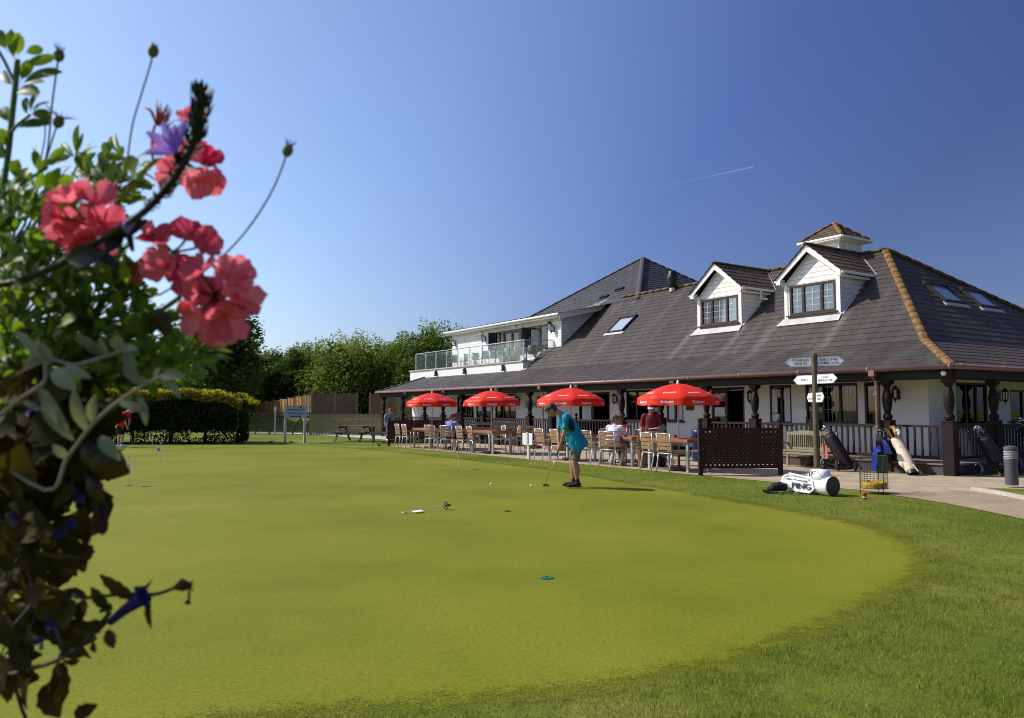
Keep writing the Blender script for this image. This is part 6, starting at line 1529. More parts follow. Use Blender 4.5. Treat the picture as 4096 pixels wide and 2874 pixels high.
def person(loc, rz, label, P, cfg, group=None):
    r = empty('person', loc, rz, label, 'person', group); sk = cfg.get('skin', SKIN)
    hl, hr = V(P['hipL']), V(P['hipR']); pel = (hl+hr)/2; sl, sr = V(P['shL']), V(P['shR']); ch = (sl+sr)/2; nk = V(P['neck']); hd = V(P['head'])
    px = (hr-hl).normalized(); sx = (sr-sl).normalized(); sd = (ch-pel).normalized(); pf = -px.cross(sd) if px.cross(sd).y < 0 else px.cross(sd); pf = V(P.get('front', pf)).normalized(); fat = cfg.get('fat', 1.0)
    B_ = MB(); Mh = head_mesh(B_, hd, P['look'], P.get('up', (0, 0, 1)))
    limb(B_, [(ch+(nk-ch)*.2, .07), (nk, .058), (hd-V(P.get('look'))*.01+(nk-hd)*.45, .055), (hd+(nk-hd)*.1, .05)])
    secs = [(pel-sd*.04, px, pf, .15*fat, .105*fat), (pel+sd*.10, px, pf, .142*fat, .100*fat), (pel.lerp(ch, .45), (px+sx)/2, pf, .135*fat, .098*fat), (pel.lerp(ch, .78), sx, pf, .155*fat, .105), (ch-sd*.02, sx, pf, .150, .085), (ch+sd*.05, sx, pf, .085, .065)]
    B_.etube(blend(secs), 16)
    for S in 'LR':
        sh, el, wr = V(P['sh'+S]), V(P['el'+S]), V(P['wr'+S])
        limb(B_, [(sh.lerp(ch, .25), .055), (sh, .056), (sh.lerp(el, .4), .047), (el, .038), (el.lerp(wr, .3), .040), (el.lerp(wr, .75), .033), (wr, .027)])
        hand(B_, wr, P['hd'+S], P['pn'+S], cfg.get('curl'+S, .5), 1 if S == 'R' else -1)
        h, k, a = V(P['hip'+S]), V(P['kn'+S]), V(P['an'+S]); bk = cfg.get('calf', V((0, -.015, 0)))
        limb(B_, [(h, .088*fat), (h.lerp(k, .4), .078), (k, .056*fat), (k.lerp(a, .3)+V(bk), .060*fat), (k.lerp(a, .7), .044), (a, .038)])
        t = V(P['toe'+S]); limb(B_, [(a, .036), (a+V((0, 0, -.035)), .038), (a.lerp(t, .5)+V((0, 0, -.01)), .036), (t, .026)], 10)
    o = B_.build('body', sk, r); fuse(o, .0085, 4)
    # eyes and brows
    e = MB(Mh)
    for s in (-1, 1): e.ball((s*.030, .076, .006), (.012, .008, .006), 8, 6); e.bar((s*.014, .086, .024), (s*.046, .078, .026), .006, .005)
    e.tube([(-.02, .087, -.052), (0, .092, -.053), (.02, .087, -.052)], .003, 5)
    e.build('eyes', mat('eye_dark', (.03, .02, .015), .4), r)
    # hair
    if cfg.get('hair'):
        n_ = MB(Mh); hs = cfg.get('hairshape', 'short')
        n_.ball((0, -.022, .045), (.083, .098, .082), 16, 10); 
        n_.ball((0, -.055, .0), (.074, .062, .085), 14, 10)
        if hs == 'short': n_.ball((0, .040, .085), (.055, .045, .030), 12, 8); n_.ball((.02, .065, .075), (.035, .025, .025), 10, 6)
        if hs == 'bob': 
            for s in (-1, 1): n_.ball((s*.055, -.03, .0), (.035, .065, .085), 12, 8)
            n_.ball((0, -.05, .05), (.092, .085, .085), 14, 10); n_.ball((0, .05, .082), (.06, .035, .03), 12, 6)
        h = n_.build('hair', cfg['hair'], r); fuse(h, .008, 1); t2 = bpy.data.textures.get('locks') or bpy.data.textures.new('locks', 'CLOUDS'); t2.noise_scale = .022; dm = h.modifiers.new('locks', 'DISPLACE'); dm.texture = t2; dm.strength = .03; dm.mid_level = .5
    # shirt
    S_ = MB(); lo = cfg.get('loose', .018); hem = cfg.get('hem', -.06); hb = V(cfg.get('hemshift', (0, 0, 0)))
    secs = [(pel+sd*hem+hb, px, pf, (.165+lo)*fat, (.12+lo)*fat), (pel+sd*.08+hb*.6, px, pf, (.155+lo)*fat, (.113+lo)*fat), (pel.lerp(ch, .45)+hb*.2, (px+sx)/2, pf, (.150+lo*.8)*fat, (.112+lo*.8)*fat), (pel.lerp(ch, .75), sx, pf, .172+lo*.5, (.118+lo*.5)*fat**.8), (ch-sd*.02, sx, pf, .168, .100*fat), (ch+sd*.045, sx, pf, .105, .075), (ch+(nk-ch)*.55, sx, pf, .066, .064)]
    S_.etube(blend(secs, 4), 20)
    for S in 'LR':
        sh, el = V(P['sh'+S]), V(P['el'+S]); wr = V(P['wr'+S]); sl_ = cfg.get('sleeve', .62)
        limb(S_, [(sh.lerp(ch, .45), .062), (sh, .070), (sh.lerp(el, sl_*.6), .064), (sh.lerp(el, sl_), .066)])
    o = S_.build('shirt', cfg['shirt'], r); fuse(o, .011, 4)
    m = o.modifiers.new('folds', 'DISPLACE'); tx = bpy.data.textures.get('folds') or bpy.data.textures.new('folds', 'CLOUDS'); tx.noise_scale = .11; tx.noise_depth = 1; m.texture = tx; m.strength = cfg.get('fold', .020); m.mid_level = .5
    c = MB(); 
    q = ch+(nk-ch)*.62; dn = (nk-ch).normalized(); c.tube([q+sx*.066*math.cos(a)+pf*.064*math.sin(a)+dn*(.012 if math.sin(a) < .5 else -.02) for a in [2*math.pi*j/16 for j in range(17)]], .014, 8, flat=1.0); 
    if cfg.get('collar', True): c.build('collar', cfg.get('collarmat', cfg['shirt']), o, smooth=True)
    # lower clothing
    T = MB(); ln = cfg.get('leg', 1.0)
    secs = [(pel-sd*.06, px, pf, .160*fat, .118*fat), (pel+sd*.03, px, pf, .165*fat, .122*fat), (pel+sd*.12, px, pf, .152*fat, .112*fat)]; T.etube(blend(secs), 18)
    for S in 'LR':
        h, k, a = V(P['hip'+S]), V(P['kn'+S]), V(P['an'+S])
        if ln < 1.01 and cfg.get('shorts'): limb(T, [(h, .098*fat), (h.lerp(k, .4), .094), (h.lerp(k, cfg['shorts']*.8), .090), (h.lerp(k, cfg['shorts']), .092)])
        else: limb(T, [(h, .096*fat), (h.lerp(k, .4), .086), (k, .068), (k.lerp(a, .4), .068), (k.lerp(a, .8), .060), (a+V((0, 0, .01)), .062)])
    o = T.build('shorts' if cfg.get('shorts') else 'trousers', cfg['lower'], r); fuse(o, .011, 4)
    m = o.modifiers.new('folds', 'DISPLACE'); m.texture = tx; m.strength = .012; m.mid_level = .5
    for S in 'LR':
        a, t = V(P['an'+S]), V(P['toe'+S]); f = (t-a); f.z = 0; f.normalize(); g = V((a.x, a.y, a.z-.075))
        H = MB(); limb(H, [(g-f*.055+V((0, 0, .035)), .036), (g+V((0, 0, .055)), .048), (g+f*.09+V((0, 0, .035)), .043), (g+f*.17+V((0, 0, .026)), .038), (g+f*.215+V((0, 0, .02)), .022)], 12)
        H.tube([a-V((0, 0, .02)), a+V((0, 0, .025))], [.050, .046], 12); o = H.build('shoe', cfg['shoe'], r); fuse(o, .010, 2)
        Z = MB(); Z.rings([[g+f*(x)+f.cross(V((0, 0, 1)))*(w_*s)+V((0, 0, z)) for x, w_, s in [(-.085, .5, .02), (-.06, 1, .04), (.02, 1, .036), (.12, 1, .046), (.2, 1, .03), (.225, 0, 0), (.2, -1, .03), (.12, -1, .046), (.02, -1, .036), (-.06, -1, .04), (-.085, -.5, .02)]] for z in (-.004, .016)]); Z.build('sole', cfg.get('sole', BLACKM), o)
        if cfg.get('sock'): K = MB(); k = V(P['kn'+S]); K.tube([a-V((0, 0, .01)), a.lerp(k, .12), a.lerp(k, cfg.get('sockh', .25))], [.045, .043, .046], 12); K.build('sock', cfg['sock'], r, smooth=True)
    if cfg.get('cap'):
        K = MB(Mh); K.ball((0, -.012, .052), (.088, .102, .078), 18, 10); cp = K.build('cap', cfg['cap'], r, smooth=True); fuse(cp, .009, 1)
        K = MB(Mh); K.prism([(-.07, .06, .045), (-.055, .135, .035), (0, .165, .034), (.055, .135, .035), (.07, .06, .045), (0, .075, .06)], (0, 0, .008)); K.build('peak', cfg.get('peak', cfg['cap']), cp)
    if cfg.get('glasses'):
        K = MB(Mh); 
        for s in (-1, 1): K.ball((s*.032, .088, .006), (.028, .008, .019), 12, 6)
        K.bar((-.075, .07, .01), (-.075, -.02, .005), .004, .006); K.bar((.075, .07, .01), (.075, -.02, .005), .004, .006); K.bar((-.06, .086, .012), (.06, .086, .012), .005, .006, up=(0, 1, 0)); K.build('sunglasses', BLACKM, r)
    if cfg.get('belt'):
        K = MB(); q = pel+sd*.12; K.tube([q+px*.162*fat*math.cos(a)+pf*.122*fat*math.sin(a) for a in [2*math.pi*j/20 for j in range(21)]], .017, 6); K.build('belt', cfg['belt'], r)
    r['mh'] = 0; del r['mh']
    return r, Mh

HAIRB = mat('brown_hair', (.060, .030, .016), .6, .3, 40, bumpy=.6); HAIRG = mat('dark_grey_hair', (.035, .03, .028), .6, .4, 40, tint=(.12, .11, .10), bumpy=.6); HAIRR = mat('auburn_hair', (.16, .055, .025), .6, .3, 40, bumpy=.6); HAIRL = mat('light_brown_hair', (.20, .11, .05), .6, .3, 40, bumpy=.6)
# main golfer, bent over his putter, facing left
TEAL = mat('turquoise_polo', (.0, .235, .36), .75, .14, 5, bumpy=.2)
PG = dict(hipL=(-.095, -.07, .86), hipR=(.095, -.05, .86), shL=(-.19, .17, 1.375), shR=(.18, .22, 1.36), neck=(0, .275, 1.44), head=(0, .445, 1.495), look=(0, .62, -.72), up=(0, .75, .65), front=(0, .8, -.55),
          elL=(-.215, .20, 1.08), elR=(.20, .30, 1.08), wrL=(-.055, .27, .83), wrR=(.055, .29, .80), hdL=(.32, .18, -1), hdR=(-.4, .05, -1), pnL=(1, .1, .2), pnR=(-1, -.1, .1),
          knL=(-.11, -.0, .48), knR=(.13, .03, .48), anL=(-.12, -.055, .09), anR=(.14, .0, .09), toeL=(-.13, .15, .03), toeR=(.16, .2, .03))
golfer, Mh = person((1.22, 15.28, .010), R(90), 'man in turquoise polo and grey shorts bending over his putter on the green', PG,
    dict(skin=SKIN, hair=HAIRB, shirt=TEAL, lower=cloth('grey_green_shorts', (.125, .135, .105)), shorts=.86, shoe=cloth('dark_brown_shoe', (.028, .016, .013)), sole=BLACKM, sock=cloth('black_sock', (.012, .012, .013)), sockh=.20, loose=.034, hem=-.13, hemshift=(0, -.005, 0), fat=1.22, fold=.035, sleeve=.80, curlL=.9, curlR=.9))
k = MB(); 
pts = []
for j in range(12): a = 2*math.pi*j/12; pts.append((-.0, .058*math.cos(a), .135*math.sin(a)))
Mp = Matrix.Translation((-.262, .075, 1.215)) @ Matrix.Rotation(R(-18), 4, 'X'); k = MB(Mp); k.rings([[V((x, p[1]*s, p[2]*s)) for p in pts] for x, s in ((.075, 1.0), (.040, .98), (.034, .8))]); 
pn = k.build('side_panel', cloth('black_polo_panel', (.008, .008, .010)), golfer)
club_thing('putter', (.985, 15.30, .885), (.64, 15.50, .014), 'putter held by the man in the turquoise shirt', (1, .12, 0), hm=mat('dark_putter_head', (.05, .02, .015), .35, metal=.5))
# second golfer in orange-red
PG2 = dict(PG)
person((-15.82, 31.5, .010), R(-100), 'man in orange red shirt and navy shorts putting by the hedge', PG2,
    dict(skin=SKIN3, hair=HAIRB, shirt=cloth('orange_red_shirt', (.72, .045, .012)), lower=cloth('navy_shorts', (.010, .014, .030)), shorts=.9, shoe=WHITEINK, sock=cloth('black_sock2', (.012, .012, .013)), sockh=.16, loose=.03, hem=-.12, sleeve=.75, curlL=.9, curlR=.9))
club_thing('putter', (-15.50, 31.45, .86), (-15.22, 31.35, .014), 'putter held by the man in the orange red shirt', (0, -1, 0), hm=WHITEINK)
# standing man, maroon shirt, facing the camera and a little left, reading papers
PM = dict(hipL=(-.09, 0, .87), hipR=(.09, 0, .87), shL=(-.195, .03, 1.33), shR=(.195, .03, 1.33), neck=(0, .055, 1.41), head=(0, .095, 1.535), look=(.05, 1, -.28), front=(0, 1, .05),
          elL=(-.27, .0, 1.07), elR=(.25, .0, 1.05), wrL=(-.20, .23, .98), wrR=(.27, .04, .80), hdL=(.6, .7, 0), hdR=(0, .1, -1), pnL=(0, 0, 1), pnR=(-1, 0, 0),
          knL=(-.10, .02, .47), knR=(.10, .03, .47), anL=(-.11, -.01, .09), anR=(.12, .0, .09), toeL=(-.13, .19, .03), toeR=(.15, .2, .03))
mar, _ = person(W(6.75, -3.02, .012)+V((.08, 0, 0)), R(170), 'standing man in maroon polo, cream trousers and pale cap holding papers', PM,
    dict(skin=SKIN2, hair=HAIRG, shirt=cloth('maroon_polo', (.14, .010, .022)), collarmat=cloth('red_collar', (.55, .03, .06)), lower=cloth('cream_trousers', (.62, .52, .44)), shoe=WHITEINK, cap=cloth('blue_cap', (.06, .08, .20)), peak=cloth('pale_peak', (.55, .62, .78)), belt=mat('brown_belt', (.09, .04, .02), .5), fat=1.1, loose=.02, hem=.06, sleeve=.9, curlL=.7, curlR=.3))
mp = V(W(6.75, -3.02, .012))+V((.08, 0, 0)); Mm = Matrix.Translation(mp) @ Matrix.Rotation(R(170), 4, 'Z')
q = Mm @ V((-.06, .29, .985)); r = empty('papers', q, R(170), 'white sheet of paper held by the man in the maroon shirt', 'paper'); p = MB(); p.prism([(-.12, -.09, .03), (.12, -.09, .0), (.14, .09, -.01), (-.10, .10, .02)], (0, 0, .004)); p.build('sheet', PAPER, r)
# seated poses, seat at .46, facing +Y
def seated(lean=0, look=(0, 1, -.1), hand_y=.42, hand_z=.80, feet=.33, cross=0, turn=0):
    return dict(hipL=(-.09, -.02, .56), hipR=(.09, -.02, .56), shL=(-.195, lean-.02, 1.03), shR=(.195, lean+.02, 1.03), neck=(0, lean+.03, 1.11), head=(0, lean+.065, 1.235), look=look, front=(0, 1, -.1),
      elL=(-.26, lean+.13, .80), elR=(.26, lean+.15, .80), wrL=(-.13, hand_y, hand_z), wrR=(.14, hand_y, hand_z), hdL=(.5, .8, 0), hdR=(-.5, .8, 0), pnL=(0, 0, -1), pnR=(0, 0, -1),
      knL=(-.13, .40, .54), knR=(.14, .40, .54), anL=(-.12, feet, .09), anR=(.13, feet+cross, .09), toeL=(-.13, feet+.18, .03), toeR=(.15, feet+cross+.18, .03))
ct = lambda t, b, dx=0, dy=0: W(t, b, .012)+V((dx, dy, 0))
person(W(16.05, -4.15, .012), FV+.45, 'seated man with short grey brown hair in light blue shirt, seen from behind', seated(.10, (.75, .65, -.1)), dict(skin=SKIN2, hair=mat('grey_brown_hair', (.10, .07, .045), .6, .3, 40), shirt=cloth('light_blue_shirt', (.20, .30, .62)), lower=cloth('black_shorts', (.012, .012, .014)), shorts=.8, shoe=cloth('tan_sandal', (.12, .06, .03)), fat=1.15, sleeve=.8, loose=.02))
person(W(17.3, -2.98, .012), FNV+.2, 'seated woman with short light brown hair at the blue shirted man\'s table', seated(.16, (.1, 1, -.45)), dict(skin=SKIN2, hair=HAIRL, hairshape='bob', shirt=cloth('dark_brown_top', (.05, .035, .035)), lower=cloth('black_skirt', (.014, .012, .014)), shorts=.7, shoe=BLACKF, sleeve=.4, fat=.95, collar=False))
STR = mat('white_lilac_shirt', (.78, .70, .82), .75, .05, 5)
m, nt, b, out = nodes_of('striped_white_polo'); g = N(nt, 'ShaderNodeTexCoord'); sx_ = N(nt, 'ShaderNodeSeparateXYZ'); nt.links.new(g.outputs['Object'], sx_.inputs[0])
mm = N(nt, 'ShaderNodeMath', operation='MULTIPLY'); nt.links.new(sx_.outputs[2], mm.inputs[0]); mm.inputs[1].default_value = 7.4; fr_ = N(nt, 'ShaderNodeMath', operation='FRACT'); nt.links.new(mm.outputs[0], fr_.inputs[0])
rr = ramp(nt, fr_.outputs[0], [(0, (.80, .73, .82)), (.80, (.80, .73, .82)), (.82, (.22, .22, .30)), (.90, (.22, .22, .30)), (.92, (.8, .73, .82))]); nt.links.new(rr.outputs[0], b.inputs['Base Color']); b.inputs['Roughness'].default_value = .8
person(W(6.98, -4.12, .012), FV+.30, 'seated man with dark grey hair in white striped polo and pale trousers', seated(.12, (.85, .55, -.15), feet=.12, cross=.12), dict(skin=SKIN2, hair=HAIRG, shirt=m, lower=cloth('stone_trousers', (.50, .43, .40)), shoe=cloth('tan_white_shoe', (.42, .36, .28)), sole=cloth('gum_sole', (.40, .22, .10)), fat=1.15, sleeve=.85, loose=.03, hem=-.03))
person(W(7.95, -2.86, .012), FNV+.25, 'seated woman in sunglasses with auburn hair and pink cardigan', seated(.10, (-.15, 1, -.05)), dict(skin=SKIN2, hair=HAIRR, hairshape='bob', shirt=cloth('rose_cardigan', (.50, .11, .12)), lower=cloth('dark_trousers', (.03, .03, .04)), shoe=WHITEINK, glasses=True, sleeve=.3, fat=.95, collar=False))
# man in the red cap standing beyond the far lattice
PR = dict(PM); PR.update(elL=(-.26, -.03, 1.05), wrL=(-.27, .02, .80), hdL=(0, .1, -1), pnL=(1, 0, 0), look=(.35, 1, 0))
o, _ = person((-5.98, 37.9, .0), R(-150), 'man in red cap and blue patterned shirt standing beyond the far lattice', PR,
    dict(skin=SKIN3, hair=HAIRG, shirt=mat('blue_patterned_shirt', (.12, .16, .30), .8, .5, 26, tint=(.45, .50, .62)), lower=cloth('pale_jeans', (.20, .26, .36)), shoe=WHITEINK, cap=cloth('red_cap', (.62, .03, .04)), sleeve=.8, loose=.03))
o.scale = (.95, .95, .955)
# ------------------------------------------------------------------ foreground flowers spilling from a hanging basket at the left
def fp(px, py, Y):
    x = (px-2048)/3100; y = (1437-py)/3100; ph = math.atan(203/3100)
    d = V((x, math.cos(ph)-y*math.sin(ph), y*math.cos(ph)+math.sin(ph))); return V((0, 0, 1.52)) + d*(Y/d.y)
PX = lambda Y: Y/3100        # size of one source pixel at depth Y
LG = leaf_mat('spoon_leaf', (.024, .058, .007), (.26, .36, .035), .5, .5, .3, 30); LDk = leaf_mat('bronze_leaf', (.014, .017, .005), (.105, .080, .022), .30, .75, .06, 25, (1.2, 1.05, .4))
LSI = leaf_mat('silver_felt_leaf', (.15, .17, .10), (.40, .40, .28), .3, .95, .03, 30); LSP = leaf_mat('dark_bract', (.006, .010, .006), (.035, .045, .025), .15, .5, .4, 40)
PKM = leaf_mat('pink_petal', (.62, .05, .12), (.93, .27, .30), .45, .6, .15, 18, (1.15, .9, 1.0)); PRM = leaf_mat('violet_petal', (.24, .14, .52), (.52, .36, .84), .5, .6, .2, 30, (1.1, 1, 1.1)); BLM = leaf_mat('deep_blue_petal', (.016, .012, .085), (.065, .05, .24), .3, .7, .1, 30, (1, 1, 1))
STG = leaf_mat('green_stem', (.06, .12, .012), (.30, .38, .05), .2, .5, .4, 20); STB = mat('brown_stem', (.10, .06, .03), .7, .3, 30); STS = mat('silver_stem', (.26, .22, .17), .9, .15, 30); STD = mat('dark_stem', (.028, .022, .014), .6, .3, 30)
BUDG = mat('green_bud', (.13, .17, .06), .7, .3, 60, tint=(.20, .20, .09)); DEAD = mat('withered_brown', (.035, .018, .010), .9, .4, 60)
fr = random.Random(77)
def leaf(mb, base, tip, wd, nrm=None, fold=.25, droop=.0, shape='spoon', tone=None, serr=0, ns=7):
    a, b = V(base), V(tip); d = b-a; L = d.length; d.normalize(); n = V(nrm) if nrm is not None else V((fr.gauss(0, .5), -1, fr.gauss(.2, .5))); n = (n-d*n.dot(d))
    if n.length < 1e-3: n = d.orthogonal()
    n.normalize(); s = d.cross(n).normalized(); rows = []
    for i in range(ns+1):
        t = i/ns
        if shape == 'spoon': w_ = .16+.84*math.sin(math.pi*min(1, max(0, (t-.15)/.95)))**.8 if t < .98 else .12; w_ *= (.35 if t < .2 else 1)
        elif shape == 'lance': w_ = math.sin(math.pi*(t*.92+.04))**.9
        else: w_ = math.sin(math.pi*(t*.9+.08))**.75
        w_ *= wd*.5*(1+serr*(1 if i % 2 else -1)); c = a+d*L*t - n*droop*L*t*t + n*.08*L*math.sin(math.pi*t)
        rows.append([c-s*w_+n*w_*fold, c-s*w_*.5+n*w_*fold*.35, c, c+s*w_*.5+n*w_*fold*.35, c+s*w_+n*w_*fold])
    tn = fr.random() if tone is None else min(1, max(0, tone+fr.gauss(0, .12))); mb.rings(rows, cap=False, col=tn, closed=False)
def petal(mb, base, d, n, L, wd, tone=None, ruf=.12):
    d = V(d).normalized(); n = V(n); n = (n-d*n.dot(d)).normalized(); s = d.cross(n); rows = []; ph = fr.uniform(0, 6)
    for i in range(7):
        t = i/6; w_ = wd*.5*(.22+.78*math.sin(math.pi*.5*min(1, t*1.25))**1.1)*(1 if t < .8 else math.sqrt(max(.12, 1-((t-.8)/.22)**2)))
        rows.append([V(base)+d*L*t*(1-.06*abs(j)/2) + s*w_*j/2 + n*(L*.22*t*t + ruf*L*t*math.sin(j*1.7+ph+t*3)*.5 + .10*w_*abs(j)) for j in (-2, -1, 0, 1, 2)])
    mb.rings(rows, cap=False, col=fr.random() if tone is None else tone, closed=False)
def stem(mb, P, r, Y, col=.5): pts = [q if isinstance(q, V) else fp(q[0], q[1], q[2] if len(q) > 2 else Y) for q in P]; Q = lerp3([(p, r) for p in pts], 5); mb.tube([q[0] for q in Q], [q[1] for q in Q], 7, col=col)

# ---- pink pelargonium
pel = empty('pelargonium', fp(-150, 1300, 1.0), 0, 'coral pink geranium with four frilled flower heads in the near left foreground', 'flowering plant')
PO = pel.location.copy()
def pb(mb, name, m, parent=pel, smooth=True, **k):
    mb.v = [tuple(V(p)-PO) for p in mb.v]; return mb.build(name, m, parent, smooth=smooth, **k)
def floret(mb, c, f, size):
    f = V(f).normalized(); x = f.orthogonal().normalized(); y = f.cross(x); o = fr.uniform(0, 6); tn = fr.uniform(.25, .95)
    for i in range(5):
        a = o+i*2*math.pi/5+fr.uniform(-.2, .2); d = x*math.cos(a)+y*math.sin(a)+f*fr.uniform(.15, .55); petal(mb, c, d, f, size*fr.uniform(.85, 1.15), size*fr.uniform(.75, 1.0), min(1, max(0, tn+fr.uniform(-.2, .2))), .2)
heads = [ # centre px, depth, florets: (dx, dy, size px, facing x, z)
 ((735, 640), .90, [(-70, -60, 70, -.4, .8), (40, -160, 80, 0, 1), (90, 0, 85, .8, .3), (-40, 60, 95, -.3, -.3), (60, 90, 90, .6, -.4), (20, -10, 90, 0, .2), (110, 90, 75, 1, -.6)]),
 ((330, 880), .84, [(-90, -10, 110, -.9, .3), (-50, -70, 105, -.2, .9), (50, -70, 115, .5, .8), (90, 20, 115, .9, .1), (0, 20, 110, 0, -.1), (40, 80, 110, .3, -.8), (-60, 60, 95, -.5, -.6)]),
 ((690, 1010), .88, [(-110, 90, 90, -.9, .1), (-40, -40, 100, -.2, .9), (60, -60, 100, .4, .9), (-30, 60, 105, -.2, 0), (60, 80, 115, .3, -.4), (140, -30, 90, .9, .4), (-90, -80, 70, -.8, .7)]),
 ((860, 1180), .86, [(-60, -90, 100, -.3, .7), (60, -70, 115, .9, .8), (90, 10, 120, 1, .1), (0, 20, 125, 0, 0), (40, 90, 120, .5, -.7), (-60, 70, 110, -.6, -.6), (-70, -10, 100, -.8, 0), (0, 150, 95, .1, -1)])]
for i, (c, Y, fl) in enumerate(heads):
    m_ = MB(); k_ = MB(); hub = fp(c[0], c[1], Y+.015)
    for dx, dy, sz, fx, fz_ in fl:
        cc = fp(c[0]+dx*.92, c[1]+dy*.92, Y+fr.uniform(-.02, .02)); s = sz*PX(Y)*.90; floret(m_, cc, (fx, -.75, fz_), s)
        k_.tube([hub, hub.lerp(cc, .5)+V((0, .004, 0)), cc], [.0016, .0014, .0018], 6, col=.3)
    h = pb(m_, 'flower_head', PKM, smooth=True); pb(k_, 'flower_stalks', STG, h)
s_ = MB(); stem(s_, [(480, 800, .90), (545, 725, .90), (612, 650, .91), (690, 640, .92)], .0034, .9, .85); stem(s_, [(300, 1460, .98), (430, 1370, .94), (560, 1290, .91), (640, 1245, .90), (720, 1190, .89)], .0030, .9, .8); stem(s_, [(100, 1300, 1.0), (220, 1120, .92), (330, 900, .86)], .003, .9, .3); stem(s_, [(300, 1460, .98), (420, 1200, .95), (560, 1090, .92), (660, 1020, .89)], .003, .9, .4)
stem(s_, [PO, (100, 1300, 1.0), (300, 1460, .98)], .005, .9, .2); stem(s_, [(480, 800, .90), (380, 980, .95), (220, 1120, .96)], .003, .9, .5); pb(s_, 'stems', STG)
q = MB()
for bx, by, tx_, ty, w_ in ((640, 1260, 600, 1340, 45), (660, 1250, 670, 1360, 60), (650, 1250, 640, 1330, 50)): q.tube([fp(bx, by, .885), fp((bx+tx_)/2, (by+ty)/2, .88), fp(tx_, ty, .88)], [.003, w_*PX(.9)*.42, .002], 8)
pb(q, 'closed_buds', mat('brown_green_bud', (.10, .075, .025), .6, .3, 40, trans=.2))
q = MB()
for i in range(14): a = fr.uniform(-.5, 2.6); c = fp(625, 500, .9); q.tube([c, c+V((math.cos(a)*.012, fr.uniform(-.006, .006), math.sin(a)*.018)), c+V((math.cos(a+.3)*.022, 0, math.sin(a+.3)*.030))], [.0010, .0012, .0004], 5)
stem(q, [(612, 650, .91), (608, 560, .905), (620, 500, .9)], .0016, .9); pb(q, 'spent_flower', mat('coral_sepal', (.55, .12, .07), .6, .2, 40, trans=.3))
q = MB()
for _ in range(26):
    x, y = fr.uniform(180, 640), fr.uniform(980, 1500); Yd = fr.uniform(.90, 1.08); b = fp(x, y, Yd); t = fp(x+fr.uniform(-90, 90), y+fr.uniform(-100, 40), Yd+fr.uniform(-.02, .02)); leaf(q, b, t, fr.uniform(60, 95)*PX(Yd), shape='round', tone=.3, fold=.2)
pb(q, 'leaves', LG)

# ---- dark leafy spike with violet fan flowers
fan = empty('fan_flower_plant', fp(-120, 1150, .9), 0, 'trailing plant with a near black leafy spike and violet fan shaped flowers', 'flowering plant'); FO = fan.location.copy()
def fb(mb, name, m, parent=fan, smooth=True): mb.v = [tuple(V(p)-FO) for p in mb.v]; return mb.build(name, m, parent, smooth=smooth)
axis = [(-120, 1150, .90), (60, 1130, .88), (180, 1080, .86), (260, 1045, .85), (420, 950, .82), (560, 860, .80), (660, 760, .79), (730, 660, .78), (775, 560, .78), (800, 450, .78), (808, 360, .78)]
s_ = MB(); stem(s_, axis, .0040, .8); fb(s_, 'stem', STD)
P_ = [q[0] for q in lerp3([(fp(*a), 1) for a in axis], 8)]; q = MB(); n0 = int(len(P_)*.52)
for i in range(n0, len(P_)-1):
    f_ = (i-n0)/(len(P_)-n0); d = (P_[i+1]-P_[i]).normalized(); s = d.cross(V((0, -1, 0))).normalized()
    for k in range(3 if f_ < .5 else 6):
        a = fr.uniform(0, 6.3); o = s*math.cos(a)+d.cross(s)*math.sin(a); L = (42 if f_ < .45 else 62)*PX(.79)*fr.uniform(.8, 1.3)*(1 if f_ < .92 else .7); e = P_[i]+(d*.75+o*(.55 if f_ > .5 else .75)).normalized()*L
        leaf(q, P_[i]+o*.002, e, L*fr.uniform(.30, .42), o, .35, .0, 'lance', tone=.35, ns=5)
for bx, by, tx_, ty, w_ in ((430, 950, 590, 880, 60), (480, 920, 430, 1010, 70), (270, 1040, 420, 1010, 90), (350, 1000, 480, 1075, 55)): leaf(q, fp(bx, by, .83), fp(tx_, ty, .82), w_*PX(.82), shape='lance', tone=.3)
fb(q, 'bracts', LSP)
def fan_flower(c, Y, tips, wd, name='flower'):
    q = MB(); b = fp(*c, Y)
    for tx_, ty in tips: t = fp(tx_, ty, Y-.008); leaf(q, b, t, wd*PX(Y), (fr.uniform(-.2, .2), -1, .2), .3, 0, 'lance', tone=.6)
    o = fb(q, name, PRM); q = MB(); q.tube([b, fp(c[0]+6, c[1]+30, Y+.006), fp(c[0]+16, c[1]+70, Y+.012)], [.004, .0035, .002], 8); fb(q, 'calyx', LSP, o)
fan_flower((705, 612), .775, [(585, 528), (655, 482), (748, 476), (578, 612), (700, 500)], 46); fan_flower((515, 935), .81, [(555, 855), (530, 860), (500, 880)], 30); fan_flower((150, 1700), .88, [(120, 1600), (145, 1640), (170, 1650)], 45)

